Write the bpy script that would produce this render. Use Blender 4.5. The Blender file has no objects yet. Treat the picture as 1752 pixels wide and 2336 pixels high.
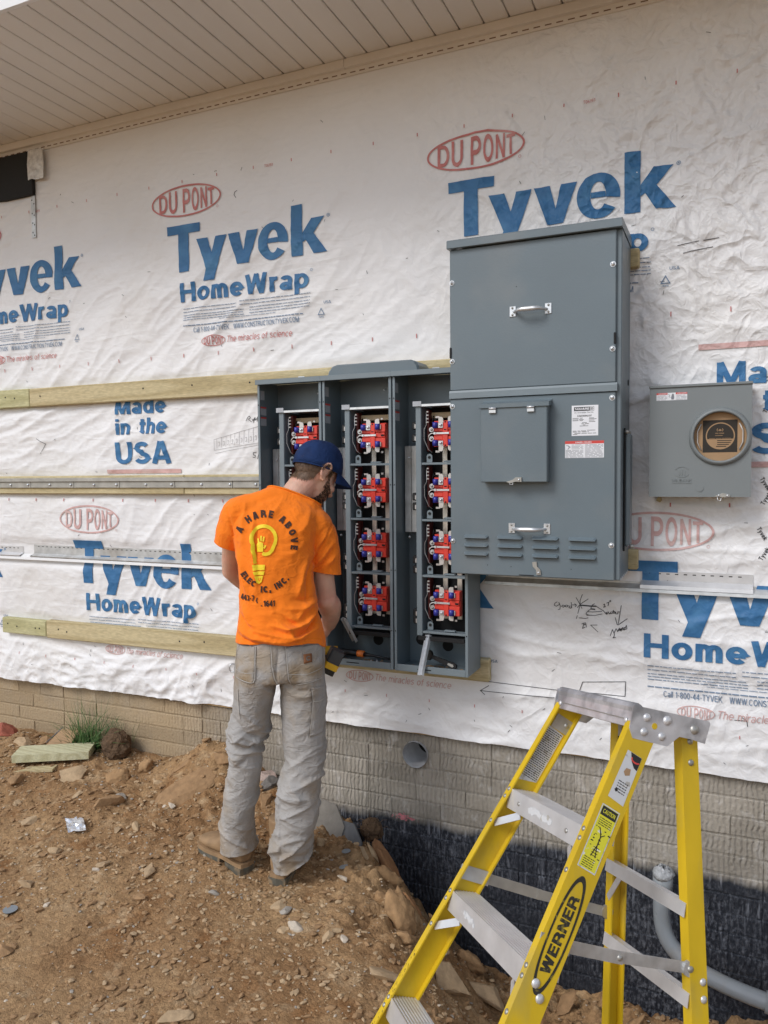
import bpy, bmesh, math, random
import numpy as np
from mathutils import Vector, Matrix
from mathutils.bvhtree import BVHTree

S = bpy.context.scene
COL = S.collection
rnd = random.Random(7)

# ------------------------------------------------------------------ camera
YAW, PITCH, ROLL = 0.416285, 0.0511708, -0.0088566
_f = Vector((-math.sin(YAW) * math.cos(PITCH), math.cos(YAW) * math.cos(PITCH), -math.sin(PITCH)))
_r0 = Vector((math.cos(YAW), math.sin(YAW), 0))
_u0 = _r0.cross(_f)
_r = math.cos(ROLL) * _r0 + math.sin(ROLL) * _u0
_u = -math.sin(ROLL) * _r0 + math.cos(ROLL) * _u0
cam_data = bpy.data.cameras.new("camera")
cam_data.sensor_fit = 'VERTICAL'
cam_data.sensor_height = 24.0
cam_data.lens = 1757.3 / 2336 * 24.0
cam_data.clip_start = 0.05
cam_data.clip_end = 2000
cam = bpy.data.objects.new("camera", cam_data)
COL.objects.link(cam)
CAMPOS = Vector((0, -3.10, 1.60))
m3 = Matrix((_r, _u, -_f)).transposed()
cam.matrix_world = Matrix.Translation(CAMPOS) @ m3.to_4x4()
S.camera = cam

# ------------------------------------------------------------------ daylight (overcast)
SUN_EL, SUN_AZ = math.radians(42), math.radians(208)   # azimuth measured clockwise from +Y
world = bpy.data.worlds.new("World")
S.world = world
world.use_nodes = True
wn = world.node_tree
wn.nodes.clear()
sky = wn.nodes.new('ShaderNodeTexSky')
sky.sky_type = 'NISHITA'
sky.sun_disc = False
sky.sun_elevation = SUN_EL
sky.sun_rotation = SUN_AZ
sky.air_density = 1.0
sky.dust_density = 1.2
sky.ozone_density = 1.0
hs = wn.nodes.new('ShaderNodeHueSaturation')
hs.inputs['Saturation'].default_value = 0.62
bg = wn.nodes.new('ShaderNodeBackground')
bg.inputs['Strength'].default_value = 0.145
wo = wn.nodes.new('ShaderNodeOutputWorld')
wn.links.new(sky.outputs[0], hs.inputs['Color'])
wn.links.new(hs.outputs[0], bg.inputs['Color'])
wn.links.new(bg.outputs[0], wo.inputs['Surface'])
sun_data = bpy.data.lights.new("sun", 'SUN')
sun_data.energy = 1.45
sun_data.angle = math.radians(22)
sun_data.color = (1.0, 0.99, 0.98)
sun = bpy.data.objects.new("sun", sun_data)
COL.objects.link(sun)
_sd = Vector((math.sin(SUN_AZ) * math.cos(SUN_EL), math.cos(SUN_AZ) * math.cos(SUN_EL), math.sin(SUN_EL)))
sun.rotation_euler = _sd.to_track_quat('Z', 'Y').to_euler()
S.view_settings.view_transform = 'Standard'
S.view_settings.look = 'None'
S.view_settings.exposure = 0.15
S.view_settings.gamma = 1.0
S.view_settings.use_curve_mapping = False

# ------------------------------------------------------------------ naming
def tag(o, label=None, cat=None, group=None, kind=None):
    if label: o['label'] = label
    if cat: o['category'] = cat
    if group: o['group'] = group
    if kind: o['kind'] = kind
    return o

def thing(name, label, cat, loc=(0, 0, 0), group=None):
    o = bpy.data.objects.new(name, None)
    o.empty_display_size = 0.05
    COL.objects.link(o)
    o.location = loc
    return tag(o, label, cat, group)

def wloc(o):
    v = Vector((0, 0, 0))
    while o is not None:
        v += o.location
        o = o.parent
    return v

def link_mesh(name, me, mats, parent=None):
    o = bpy.data.objects.new(name, me)
    COL.objects.link(o)
    if not isinstance(mats, (list, tuple)): mats = [mats]
    if len(me.materials) == 0:
        for m in mats: me.materials.append(m)
    if parent is not None: o.parent = parent
    return o

def copy_tree(o, dv=None, parent=None):
    c = o.copy()
    COL.objects.link(c)
    if parent is not None: c.parent = parent
    if dv is not None: c.location = Vector(o.location) + Vector(dv)
    for ch in list(o.children):
        copy_tree(ch, None, c)
    return c

# ------------------------------------------------------------------ mesh builder (world coordinates in, local mesh out)
class MB:
    def __init__(s):
        s.v, s.f, s.mi, s.sm = [], [], [], []
        s.m, s.smooth = 0, False
    def add(s, vs, fs):
        b = len(s.v)
        s.v += [tuple(x) for x in vs]
        for f in fs:
            s.f.append([b + i for i in f]); s.mi.append(s.m); s.sm.append(s.smooth)
        return s
    def box(s, x0, x1, y0, y1, z0, z1):
        vs = [(x, y, z) for z in (z0, z1) for y in (y0, y1) for x in (x0, x1)]
        return s.add(vs, [(0, 2, 3, 1), (4, 5, 7, 6), (0, 1, 5, 4), (2, 6, 7, 3), (0, 4, 6, 2), (1, 3, 7, 5)])
    def bbox(s, x0, x1, y0, y1, z0, z1, b=0.003):
        """box with chamfered edges"""
        X, Y, Z = (x0, x1), (y0, y1), (z0, z1)
        vs, idx = [], {}
        for i in (0, 1):
            for j in (0, 1):
                for k in (0, 1):
                    sx, sy, sz = (b, -b)[i], (b, -b)[j], (b, -b)[k]
                    for a in range(3):
                        p = [X[i] + sx, Y[j] + sy, Z[k] + sz]
                        p[a] = (X, Y, Z)[a][(i, j, k)[a]]
                        idx[(i, j, k, a)] = len(vs); vs.append(tuple(p))
        fs = []
        for a in range(3):
            b1, c1 = [q for q in range(3) if q != a]
            for e in (0, 1):
                q = []
                for (p, r) in ((0, 0), (1, 0), (1, 1), (0, 1)):
                    t = [0, 0, 0]; t[a] = e; t[b1] = p; t[c1] = r
                    q.append(idx[(t[0], t[1], t[2], a)])
                fs.append(q)
        for a in range(3):
            b1, c1 = [q for q in range(3) if q != a]
            for p in (0, 1):
                for r in (0, 1):
                    t0 = [0, 0, 0]; t1 = [0, 0, 0]
                    t0[a], t1[a] = 0, 1
                    t0[b1] = t1[b1] = p; t0[c1] = t1[c1] = r
                    fs.append([idx[(*t0, b1)], idx[(*t1, b1)], idx[(*t1, c1)], idx[(*t0, c1)]])
        for i in (0, 1):
            for j in (0, 1):
                for k in (0, 1):
                    fs.append([idx[(i, j, k, 0)], idx[(i, j, k, 1)], idx[(i, j, k, 2)]])
        return s.add(vs, fs)
    def obox(s, c, ax, ay, az, hx, hy, hz):
        c, ax, ay, az = Vector(c), Vector(ax), Vector(ay), Vector(az)
        vs = [c + ax * (hx * i) + ay * (hy * j) + az * (hz * k) for k in (-1, 1) for j in (-1, 1) for i in (-1, 1)]
        return s.add(vs, [(0, 2, 3, 1), (4, 5, 7, 6), (0, 1, 5, 4), (2, 6, 7, 3), (0, 4, 6, 2), (1, 3, 7, 5)])
    def tube(s, pts, r, n=8, cap=True):
        pts = [Vector(p) for p in pts]
        rs = r if isinstance(r, (list, tuple)) else [r] * len(pts)
        rings, prev = [], None
        for i, p in enumerate(pts):
            if i == 0: t = pts[1] - p
            elif i == len(pts) - 1: t = p - pts[i - 1]
            else: t = (pts[i + 1] - p).normalized() + (p - pts[i - 1]).normalized()
            t.normalize()
            if prev is None:
                a = t.cross(Vector((0, 0, 1)))
                if a.length < 0.1: a = t.cross(Vector((1, 0, 0)))
            else:
                a = prev - t * prev.dot(t)
            a.normalize(); prev = a
            b = t.cross(a)
            rings.append([p + (a * math.cos(2 * math.pi * k / n) + b * math.sin(2 * math.pi * k / n)) * rs[i] for k in range(n)])
        vs = [v for q in rings for v in q]
        fs = []
        for i in range(len(pts) - 1):
            for k in range(n):
                k2 = (k + 1) % n
                fs.append((i * n + k, i * n + k2, (i + 1) * n + k2, (i + 1) * n + k))
        if cap:
            fs.append(tuple(range(n - 1, -1, -1)))
            fs.append(tuple((len(pts) - 1) * n + k for k in range(n)))
        return s.add(vs, fs)
    def cyl(s, p0, p1, r, n=14): return s.tube([p0, p1], r, n)
    def prism(s, poly, a0, a1, o=(0, 0, 0), ux=(1, 0, 0), uy=(0, 0, 1), un=(0, 1, 0)):
        """2D polygon extruded from a0 to a1 along un"""
        o, ux, uy, un = Vector(o), Vector(ux), Vector(uy), Vector(un)
        n = len(poly)
        vs = [o + ux * p[0] + uy * p[1] + un * a0 for p in poly] + [o + ux * p[0] + uy * p[1] + un * a1 for p in poly]
        fs = [tuple(range(n)), tuple(range(2 * n - 1, n - 1, -1))]
        fs += [(i, n + i, n + (i + 1) % n, (i + 1) % n) for i in range(n)]
        return s.add(vs, fs)
    def ball(s, c, r, nu=10, nv=7, sc=(1, 1, 1), up=None):
        c = Vector(c)
        vs, fs = [], []
        for j in range(nv + 1):
            th = math.pi * j / nv
            for i in range(nu):
                ph = 2 * math.pi * i / nu
                vs.append(c + Vector((r * sc[0] * math.sin(th) * math.cos(ph), r * sc[1] * math.sin(th) * math.sin(ph), r * sc[2] * math.cos(th))))
        for j in range(nv):
            for i in range(nu):
                fs.append((j * nu + i, j * nu + (i + 1) % nu, (j + 1) * nu + (i + 1) % nu, (j + 1) * nu + i))
        return s.add(vs, fs)
    def build(s, name, mats, parent=None, recalc=True, origin=None):
        off = wloc(parent) if parent is not None else Vector(origin or (0, 0, 0))
        me = bpy.data.meshes.new(name)
        me.from_pydata([(a - off.x, b - off.y, c - off.z) for a, b, c in s.v], [], s.f)
        if not isinstance(mats, (list, tuple)): mats = [mats]
        for m in mats: me.materials.append(m)
        me.polygons.foreach_set('material_index', s.mi)
        me.polygons.foreach_set('use_smooth', s.sm)
        if recalc:
            bm = bmesh.new(); bm.from_mesh(me)
            bmesh.ops.remove_doubles(bm, verts=bm.verts, dist=1e-6)
            bmesh.ops.recalc_face_normals(bm, faces=bm.faces)
            bm.to_mesh(me); bm.free()
        me.update()
        o = bpy.data.objects.new(name, me)
        COL.objects.link(o)
        if parent is not None: o.parent = parent
        else: o.location = off
        return o

# ------------------------------------------------------------------ numpy noise
_rs = np.random.RandomState(3)
_perm = _rs.permutation(512)
_perm = np.concatenate([_perm, _perm, _perm])
_grad = _rs.normal(size=(512, 3)); _grad /= np.linalg.norm(_grad, axis=1)[:, None]
def pnoise(x, y, z=0.0, seed=0):
    x = np.asarray(x, float); y = np.asarray(y, float) + 0 * x; z = np.asarray(z, float) + 0 * x + seed * 17.31
    x = x + seed * 5.17
    xi, yi, zi = np.floor(x).astype(int), np.floor(y).astype(int), np.floor(z).astype(int)
    xf, yf, zf = x - xi, y - yi, z - zi
    u, v, w = [t * t * t * (t * (t * 6 - 15) + 10) for t in (xf, yf, zf)]
    def g(i, j, k):
        h = _perm[(_perm[(_perm[(xi + i) & 511] + yi + j) & 511] + zi + k) & 511]
        G = _grad[h]
        return G[..., 0] * (xf - i) + G[..., 1] * (yf - j) + G[..., 2] * (zf - k)
    l = lambda a, b, t: a + (b - a) * t
    return l(l(l(g(0, 0, 0), g(1, 0, 0), u), l(g(0, 1, 0), g(1, 1, 0), u), v),
             l(l(g(0, 0, 1), g(1, 0, 1), u), l(g(0, 1, 1), g(1, 1, 1), u), v), w) * 1.5
def fbm(x, y, z=0.0, seed=0, oct=4, gain=0.5):
    t, a, f = 0, 1.0, 1.0
    for o in range(oct):
        t = t + a * pnoise(np.asarray(x) * f, np.asarray(y) * f, np.asarray(z) * f, seed + o * 3)
        a *= gain; f *= 2.03
    return t
def sstep(a, b, x):
    t = np.clip((np.asarray(x, float) - a) / (b - a), 0, 1)
    return t * t * (3 - 2 * t)

# ------------------------------------------------------------------ materials
def nodes_of(m):
    return m.node_tree.nodes, m.node_tree.links
def mat(name, col, rough=0.6, metal=0.0, var=0.0, vscale=8.0, bump=0.0, bscale=60.0, spec=0.5, stretch=None,
        col2=None, c2scale=3.0, c2lo=0.5, c2hi=0.65, detail=4.0, rvar=0.0, coat=0.0, sheen=0.0, sss=0.0):
    """principled material: base colour, soft value mottling, optional second colour in noise patches, fine bump"""
    m = bpy.data.materials.new(name); m.use_nodes = True
    N, L = nodes_of(m)
    p = N['Principled BSDF']
    p.inputs['Roughness'].default_value = rough
    p.inputs['Metallic'].default_value = metal
    p.inputs['Specular IOR Level'].default_value = spec
    if coat: p.inputs['Coat Weight'].default_value = coat
    if sheen: p.inputs['Sheen Weight'].default_value = sheen
    if sss:
        p.inputs['Subsurface Weight'].default_value = sss
        p.inputs['Subsurface Radius'].default_value = (0.012, 0.005, 0.003)
        p.inputs['Subsurface Scale'].default_value = 1.0
    p.inputs['Base Color'].default_value = (*col, 1)
    geo = N.new('ShaderNodeNewGeometry')
    vec = geo.outputs['Position']
    if stretch:
        mp = N.new('ShaderNodeMapping'); mp.inputs['Scale'].default_value = stretch
        L.new(vec, mp.inputs['Vector']); vec = mp.outputs['Vector']
    colsock = None
    def noise(scale, det, v=None):
        n = N.new('ShaderNodeTexNoise'); n.inputs['Scale'].default_value = scale; n.inputs['Detail'].default_value = det
        L.new(v or vec, n.inputs['Vector']); return n
    if col2 is not None:
        n = noise(c2scale, 6)
        r = N.new('ShaderNodeMapRange'); r.inputs[1].default_value = c2lo; r.inputs[2].default_value = c2hi
        L.new(n.outputs['Fac'], r.inputs[0])
        mx = N.new('ShaderNodeMix'); mx.data_type = 'RGBA'
        mx.inputs[6].default_value = (*col, 1); mx.inputs[7].default_value = (*col2, 1)
        L.new(r.outputs[0], mx.inputs[0]); colsock = mx.outputs[2]
    if var:
        n = noise(vscale, detail)
        r = N.new('ShaderNodeMapRange'); r.inputs[1].default_value = 0.25; r.inputs[2].default_value = 0.75
        r.inputs[3].default_value = 1 - var; r.inputs[4].default_value = 1 + var
        L.new(n.outputs['Fac'], r.inputs[0])
        h = N.new('ShaderNodeHueSaturation')
        h.inputs['Color'].default_value = (*col, 1)
        if colsock: L.new(colsock, h.inputs['Color'])
        L.new(r.outputs[0], h.inputs['Value']); colsock = h.outputs[0]
    if colsock: L.new(colsock, p.inputs['Base Color'])
    if rvar:
        n = noise(vscale * 1.7, 4)
        r = N.new('ShaderNodeMapRange'); r.inputs[3].default_value = max(0.02, rough - rvar); r.inputs[4].default_value = min(1, rough + rvar)
        L.new(n.outputs['Fac'], r.inputs[0]); L.new(r.outputs[0], p.inputs['Roughness'])
    if bump:
        n = noise(bscale, 5)
        b = N.new('ShaderNodeBump'); b.inputs['Strength'].default_value = 1.0; b.inputs['Distance'].default_value = bump
        L.new(n.outputs['Fac'], b.inputs['Height']); L.new(b.outputs[0], p.inputs['Normal'])
    return m

# ------------------------------------------------------------------ lettering: a plain grotesque built from strokes, as flat meshes
def _arc(cx, cy, rx, ry, a0, a1, n=10):
    return [(cx + rx * math.cos(math.radians(a0 + (a1 - a0) * i / n)), cy + ry * math.sin(math.radians(a0 + (a1 - a0) * i / n))) for i in range(n + 1)]
def _glyph(c, w):
    """centre lines of one letter; cap height 1, x height .73"""
    h = w / 2; T = 1 - h; X = .73; XT = X - h; k = .30
    def o(W, top, bot=0):           # full round
        return _arc(W / 2, (top + bot) / 2, W / 2 - h, (top - bot) / 2 - h, 90, 450, 24)
    def bowl(x0, x1, b, t):         # D shaped bowl, opening left
        r = (t - b) / 2; xr = min(r, x1 - x0)
        return [(x0, t)] + _arc(x1 - xr, (t + b) / 2, xr, r, 90, -90, 12) + [(x0, b)]
    if c == 'A': return [[(h * .95, 0), (.37 - h * .3, 1)], [(.74 - h * .95, 0), (.37 + h * .3, 1)], [(.16, .27), (.58, .27)]], .74
    if c == 'B': return [[(h, 0), (h, 1)], bowl(h, .64 - h, .5, T), bowl(h, .68 - h, h, .5)], .68
    if c == 'C': return [_arc(.37, .5, .37 - h, .5 - h, 42, 318, 20)], .72
    if c == 'D': return [[(h, 0), (h, 1)], [(h, T)] + _arc(.34, .5, .36 - h, .5 - h, 90, -90, 16) + [(h, h)]], .71
    if c == 'E': return [[(h, 0), (h, 1)], [(h, T), (.6, T)], [(h, .52), (.56, .52)], [(h, h), (.61, h)]], .62
    if c == 'G': return [_arc(.38, .5, .38 - h, .5 - h, 44, 342, 20), [(.42, .46), (.74, .46)], [(.74 - h, .46), (.74 - h, .0)]], .76
    if c == 'F': return [[(h, 0), (h, 1)], [(h, T), (.58, T)], [(h, .5), (.52, .5)]], .59
    if c == 'H': return [[(h, 0), (h, 1)], [(.7 - h, 0), (.7 - h, 1)], [(h, .52), (.7 - h, .52)]], .7
    if c == 'I': return [[(h, 0), (h, 1)]], w
    if c == 'K': return [[(h, 0), (h, 1)], [(h, .34), (.66 - h * .6, 1)], [(.27, .56), (.70 - h, 0)]], .70
    if c == 'L': return [[(h, 0), (h, 1)], [(h, h), (.56, h)]], .57
    if c == 'M': return [[(h, 0), (h, 1)], [(.84 - h, 0), (.84 - h, 1)], [(h * 1.1, 1), (.42, .0 + h * .3)], [(.84 - h * 1.1, 1), (.42, .0 + h * .3)]], .84
    if c == 'N': return [[(h, 0), (h, 1)], [(.7 - h, 0), (.7 - h, 1)], [(h * 1.1, .98), (.7 - h * 1.1, .02)]], .7
    if c == 'O' or c == 'Q': return [o(.76, 1)] + ([[(.46, .26), (.70, .02)]] if c == 'Q' else []), .76
    if c == 'P': return [[(h, 0), (h, 1)], bowl(h, .65 - h, .42, T)], .66
    if c == 'R': return [[(h, 0), (h, 1)], bowl(h, .66 - h, .46, T), [(.38, .46), (.56, .38), (.60, .25), (.62, 0)]], .70
    if c == 'S': return [_arc(.33, .735, .33 - h - .02, .265 - h, 25, 180, 10) + _arc(.33, .735, .33 - h - .02, .25 - h * .8, 180, 262, 5) + _arc(.33, .27, .33 - h, .255 - h * .9, 82, 0, 7) + _arc(.33, .27, .33 - h, .27 - h, 0, -158, 10)], .66
    if c == 'T': return [[(.31, 0), (.31, 1)], [(0, T), (.62, T)]], .62
    if c == 'U': return [[(h, 1), (h, .34)] + _arc(.34, .34, .34 - h, .34 - h, 180, 360, 14) + [(.68 - h, 1)]], .68
    if c == 'V': return [[(h * .95, 1), (.35 - h * .2, 0)], [(.70 - h * .95, 1), (.35 + h * .2, 0)]], .70
    if c == 'W': return [[(h * .95, 1), (.27, 0)], [(.27, 0), (.49, 1)], [(.49, 1), (.71, 0)], [(.98 - h * .95, 1), (.71, 0)]], .98
    if c == 'Y': return [[(h * .9, 1), (.33, .42)], [(.66 - h * .9, 1), (.33, .42)], [(.33, .46), (.33, 0)]], .66
    if c == 'Z': return [[(.03, T), (.60, T)], [(.02, h), (.62, h)], [(.56, T), (.06, h)]], .62
    if c == 'a': return [_arc(.27, .5, .25 - h, .23 - h, 160, 20, 8) + [(.52 - h, .5), (.52 - h, 0)], _arc(.25, .21, .25 - h, .21 - h, 20, 340, 16)], .54
    if c in 'bp':
        y1, y0 = (1, 0) if c == 'b' else (X, -.27)
        return [[(h, y0), (h, y1)], o(.58, X)], .58
    if c in 'dq': return [[(.58 - h, 0 if c == 'd' else -.27), (.58 - h, 1 if c == 'd' else X)], o(.58, X)], .58
    if c == 'c': return [_arc(.29, X / 2, .29 - h, X / 2 - h, 48, 312, 16)], .54
    if c == 'e': return [_arc(.29, X / 2, .29 - h, X / 2 - h, -6, 0, 1) + _arc(.29, X / 2, .29 - h, X / 2 - h, 0, 318, 18), [(h, X / 2 - .01), (.58 - h * .6, X / 2 - .01)]], .58
    if c == 'f': return [[(.17, 0), (.17, .82)] + _arc(.17 + .14, .82, .14, .18 - h, 180, 90, 6), [(0, XT), (.32, XT)]], .33
    if c in 'hnmr':
        L = [[(h, 0), (h, 1 if c == 'h' else X)]]
        if c == 'r': return L + [_arc(.28, .42, .28 - h, X - h - .42, 180, 75, 8)], .33
        r = .26 - h if c != 'm' else .23 - h
        L.append(_arc(h + r, .42, r, XT - .42, 180, 0, 12) + [(h + 2 * r, 0)])
        if c == 'm': L.append(_arc(h + 3 * r, .42, r, XT - .42, 180, 0, 12) + [(h + 4 * r, 0)]); return L, w + 4 * r
        return L, w + 2 * r
    if c == 'i': return [[(h, 0), (h, X)], [(h, .84), (h, 1)]], w
    if c == 'k': return [[(h, 0), (h, 1)], [(h, .24), (.50 - h * .6, X)], [(.22, .44), (.54 - h, 0)]], .54
    if c == 'l': return [[(h, 0), (h, 1)]], w
    if c == 'o': return [o(.58, X)], .58
    if c == 's': return [_arc(.25, .545, .24 - h, .185 - h * .8, 25, 262, 12) + _arc(.25, .205, .25 - h, .18 - h * .6, 82, -155, 13)], .50
    if c == 't': return [[(.15, .92), (.15, .18)] + _arc(.15 + .16, .18, .16, .18 - h, 180, 270, 5), [(0, XT), (.32, XT)]], .33
    if c == 'u': return [[(h, X), (h, .26)] + _arc(.27, .26, .27 - h, .26 - h, 180, 360, 10), [(.54 - h, 0), (.54 - h, X)]], .54
    if c == 'v': return [[(h * .9, X), (.27, 0)], [(.54 - h * .9, X), (.27, 0)]], .54
    if c == 'w': return [[(h * .9, X), (.21, 0)], [(.21, 0), (.39, X)], [(.39, X), (.57, 0)], [(.78 - h * .9, X), (.57, 0)]], .78
    if c == 'y': return [[(h * .9, X), (.28, .02)], [(.56 - h * .9, X), (.17, -.27)]], .56
    if c == '0': return [_arc(.28, .5, .28 - h, .5 - h, 90, 450, 22)], .56
    if c == '1': return [[(.26, 0), (.26, 1)], [(.26, .92), (.05, .74)]], .26 + h
    if c == '3': return [_arc(.27, .74, .24 - h, .26 - h, 160, -90, 12), _arc(.27, .27, .27 - h, .27 - h, 90, -160, 14)], .54
    if c == '4': return [[(.40, 0), (.40, 1)], [(.40, .95), (.04, .28)], [(.02, .27), (.56, .27)]], .57
    if c == '6': return [_arc(.28, .32, .28 - h, .32 - h, 90, 450, 18), _arc(.34, .46, .34 - h, .54 - h, 180, 70, 10)], .56
    if c == '7': return [[(.02, T), (.52, T)], [(.50, T), (.20, 0)]], .54
    if c == '8': return [_arc(.28, .74, .24 - h, .26 - h, 90, 450, 16), _arc(.28, .27, .28 - h, .27 - h, 90, 450, 18)], .56
    if c == '9': return [_arc(.28, .68, .28 - h, .32 - h, 90, 450, 18), _arc(.22, .54, .34 - h, .54 - h, 0, -110, 10)], .56
    if c == '-': return [[(.04, .40), (.30, .40)]], .34
    if c == '.': return [[(h, 0), (h, w)]], w
    if c == ',': return [[(h, w), (h, -.02), (h * .4, -.16)]], w
    if c == '/': return [[(.0, 0), (.30, 1)]], .32
    return [], .30
def text2d(body, size=1.0, bold=0.0, width=1.0, shear=0.0, space=1.0, align='LEFT'):
    w = .088 + bold * 3.6
    vs, fs, x, lay = [], [], 0.0, 0
    for ch in body:
        strokes, adv = _glyph(ch, w)
        for s in strokes:
            q, f = strip2(s, w); b = len(vs)
            vs += [(x + a, z, lay) for a, z in q]; fs += [tuple(b + i for i in t) for t in f]; lay = (lay + 1) % 24
        x += adv + (.135 - .30 * w if w > .15 else .10)
    V = np.array(vs, float)
    V[:, 0] += V[:, 1] * shear; V[:, :2] *= size
    return V, fs
def strip2(pts, w):
    """joined ribbon without overlaps (mitred)"""
    n = len(pts); vs = []; closed = n > 3 and math.hypot(pts[0][0] - pts[-1][0], pts[0][1] - pts[-1][1]) < 1e-6
    for i, p in enumerate(pts):
        a = pts[i - 1] if i else (pts[-2] if closed else pts[0]); b = pts[i + 1] if i < n - 1 else (pts[1] if closed else pts[-1])
        dx, dz = b[0] - a[0], b[1] - a[1]; l = math.hypot(dx, dz) or 1e-6
        ww = w[i] if isinstance(w, (list, tuple)) else w
        if 0 < i < n - 1:
            ex, ez = p[0] - a[0], p[1] - a[1]; el = math.hypot(ex, ez) or 1e-6
            cosh = abs((ex * dx + ez * dz) / (el * l)); ww = ww / max(cosh, .55)
        vs += [(p[0] - dz / l * ww / 2, p[1] + dx / l * ww / 2), (p[0] + dz / l * ww / 2, p[1] - dx / l * ww / 2)]
    return vs, [(2 * i, 2 * i + 1, 2 * i + 3, 2 * i + 2) for i in range(n - 1)]
LAY = 2.5e-5
def fit(tv, x0, x1, zb, h=None, cap=None):
    """scale text so it spans x0..x1; optional cap height from baseline"""
    vs, fs = tv
    a, b = vs[:, 0].min(), vs[:, 0].max()
    sx = (x1 - x0) / (b - a); sz = sx if cap is None else cap
    q = vs.copy(); q[:, 0] = (vs[:, 0] - a) * sx + x0; q[:, 1] = vs[:, 1] * sz + zb
    return q, fs
class P2:
    """collects flat 2D shapes; l is a tiny stacking order"""
    def __init__(s): s.v, s.f, s.l = [], [], []
    def add(s, t):
        vs, fs = t; b = len(s.v)
        s.v += [(float(q[0]), float(q[1])) for q in vs]; s.l += [float(q[2]) if len(q) > 2 else 0.0 for q in vs]
        s.f += [tuple(b + i for i in f) for f in fs]; return s
    def poly(s, pts): return s.add((pts, [tuple(range(len(pts)))]))
    def rect(s, x0, x1, z0, z1): return s.poly([(x0, z0), (x1, z0), (x1, z1), (x0, z1)])
    def ring(s, cx, cz, rx, rz, w, a0=0, a1=360, n=64):
        vs, fs = [], []
        closed = abs(a1 - a0) >= 359.9
        m = n if closed else n + 1
        for i in range(m):
            a = math.radians(a0 + (a1 - a0) * i / n)
            vs += [(cx + rx * math.cos(a), cz + rz * math.sin(a)), (cx + (rx - w) * math.cos(a), cz + (rz - w) * math.sin(a))]
        for i in range(n):
            j = (i + 1) % m
            fs.append((2 * i, 2 * i + 1, 2 * j + 1, 2 * j))
        return s.add((vs, fs))
    def stroke(s, pts, w):
        for (a, b) in zip(pts[:-1], pts[1:]):
            dx, dz = b[0] - a[0], b[1] - a[1]; l = math.hypot(dx, dz) or 1e-6
            nx, nz = -dz / l * w / 2, dx / l * w / 2; ex, ez = dx / l * w * .35, dz / l * w * .35
            s.poly([(a[0] + nx - ex, a[1] + nz - ez), (a[0] - nx - ex, a[1] - nz - ez), (b[0] - nx + ex, b[1] - nz + ez), (b[0] + nx + ex, b[1] + nz + ez)])
        return s
    def moved(s, dx, dz, k=1.0):
        q = P2(); q.v = [(x * k + dx, z * k + dz) for x, z in s.v]; q.f = list(s.f); q.l = list(s.l); return q
def flat_print(name, p2, mats, parent, x, y, z, thick_y=0.0):
    """2D shapes standing in the x-z plane at depth y (facing -y)"""
    mb = MB(); mb.add([(a + x, y - l * 1e-5, b + z) for (a, b), l in zip(p2.v, p2.l)], p2.f)
    return mb.build(name, mats, parent, recalc=False)
M = {}
M['paint'] = mat('grey_enamel', (0.134, 0.172, 0.195), 0.40, var=0.07, vscale=4, bump=0.00035, bscale=160, rvar=0.12, col2=(0.165, 0.192, 0.205), c2scale=5, c2lo=.48, c2hi=.75)
M['paint_in'] = mat('grey_enamel_inside', (0.12, 0.155, 0.168), 0.5, var=0.08, vscale=9)
M['paint_edge'] = mat('grey_enamel_flange', (0.185, 0.225, 0.247), 0.4, var=0.06, vscale=12)
M['meter_paint'] = mat('light_grey_enamel', (0.195, 0.215, 0.22), 0.45, var=0.04, vscale=5, bump=0.0002, bscale=200)
M['zinc'] = mat('zinc_plate', (0.66, 0.68, 0.70), 0.32, metal=0.6, var=0.12, vscale=30, rvar=0.12)
M['galv'] = mat('galvanised', (0.56, 0.57, 0.57), 0.42, metal=0.5, var=0.2, vscale=25, rvar=0.12, col2=(0.38, 0.36, 0.33), c2scale=6, c2lo=.5, c2hi=.7)
M['alu'] = mat('aluminium', (0.66, 0.66, 0.67), 0.38, metal=0.45, var=0.14, vscale=14, rvar=0.12, bump=0.0002, bscale=90, stretch=(1, 1, 1))
M['alu_cap'] = mat('scuffed_aluminium', (0.62, 0.62, 0.65), 0.34, metal=0.5, var=0.25, vscale=20, rvar=0.14, bump=0.0004, bscale=60, col2=(0.36, 0.36, 0.38), c2scale=14, c2lo=.52, c2hi=.66)
M['steel_dark'] = mat('weathered_steel', (0.42, 0.41, 0.38), 0.45, metal=0.7, var=0.2, vscale=18)
M['tin'] = mat('tinned_bar', (0.72, 0.68, 0.6), 0.4, metal=0.4, var=0.12, vscale=40)
M['clip_white'] = mat('plated_clip', (0.60, 0.57, 0.54), 0.35, metal=0.25, var=0.08, vscale=60)
M['red_plastic'] = mat('red_moulding', (0.72, 0.055, 0.035), 0.4, var=0.08, vscale=60)
M['red_dark'] = mat('maroon_strip', (0.10, 0.012, 0.01), 0.5)
M['blue_plastic'] = mat('blue_moulding', (0.035, 0.04, 0.30), 0.32, var=0.1, vscale=60)
M['black'] = mat('black_plastic', (0.012, 0.012, 0.013), 0.4)
M['black_matt'] = mat('black_matt', (0.008, 0.008, 0.009), 0.75)
M['fiber'] = mat('brown_fibre', (0.2, 0.12, 0.07), 0.7, var=0.2, vscale=50)
M['wire_white'] = mat('white_wire', (0.75, 0.73, 0.7), 0.4)
M['sticker'] = mat('sticker_paper', (0.78, 0.79, 0.82), 0.45, var=0.03, vscale=30)
M['sticker_dim'] = mat('grey_sticker_paper', (0.42, 0.44, 0.47), 0.5, var=0.1, vscale=40)  # sticker paper in a darker grey
M['ink'] = mat('black_ink', (0.02, 0.02, 0.022), 0.6)
M['ink_soft'] = mat('grey_ink', (0.2, 0.21, 0.24), 0.6)
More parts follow.
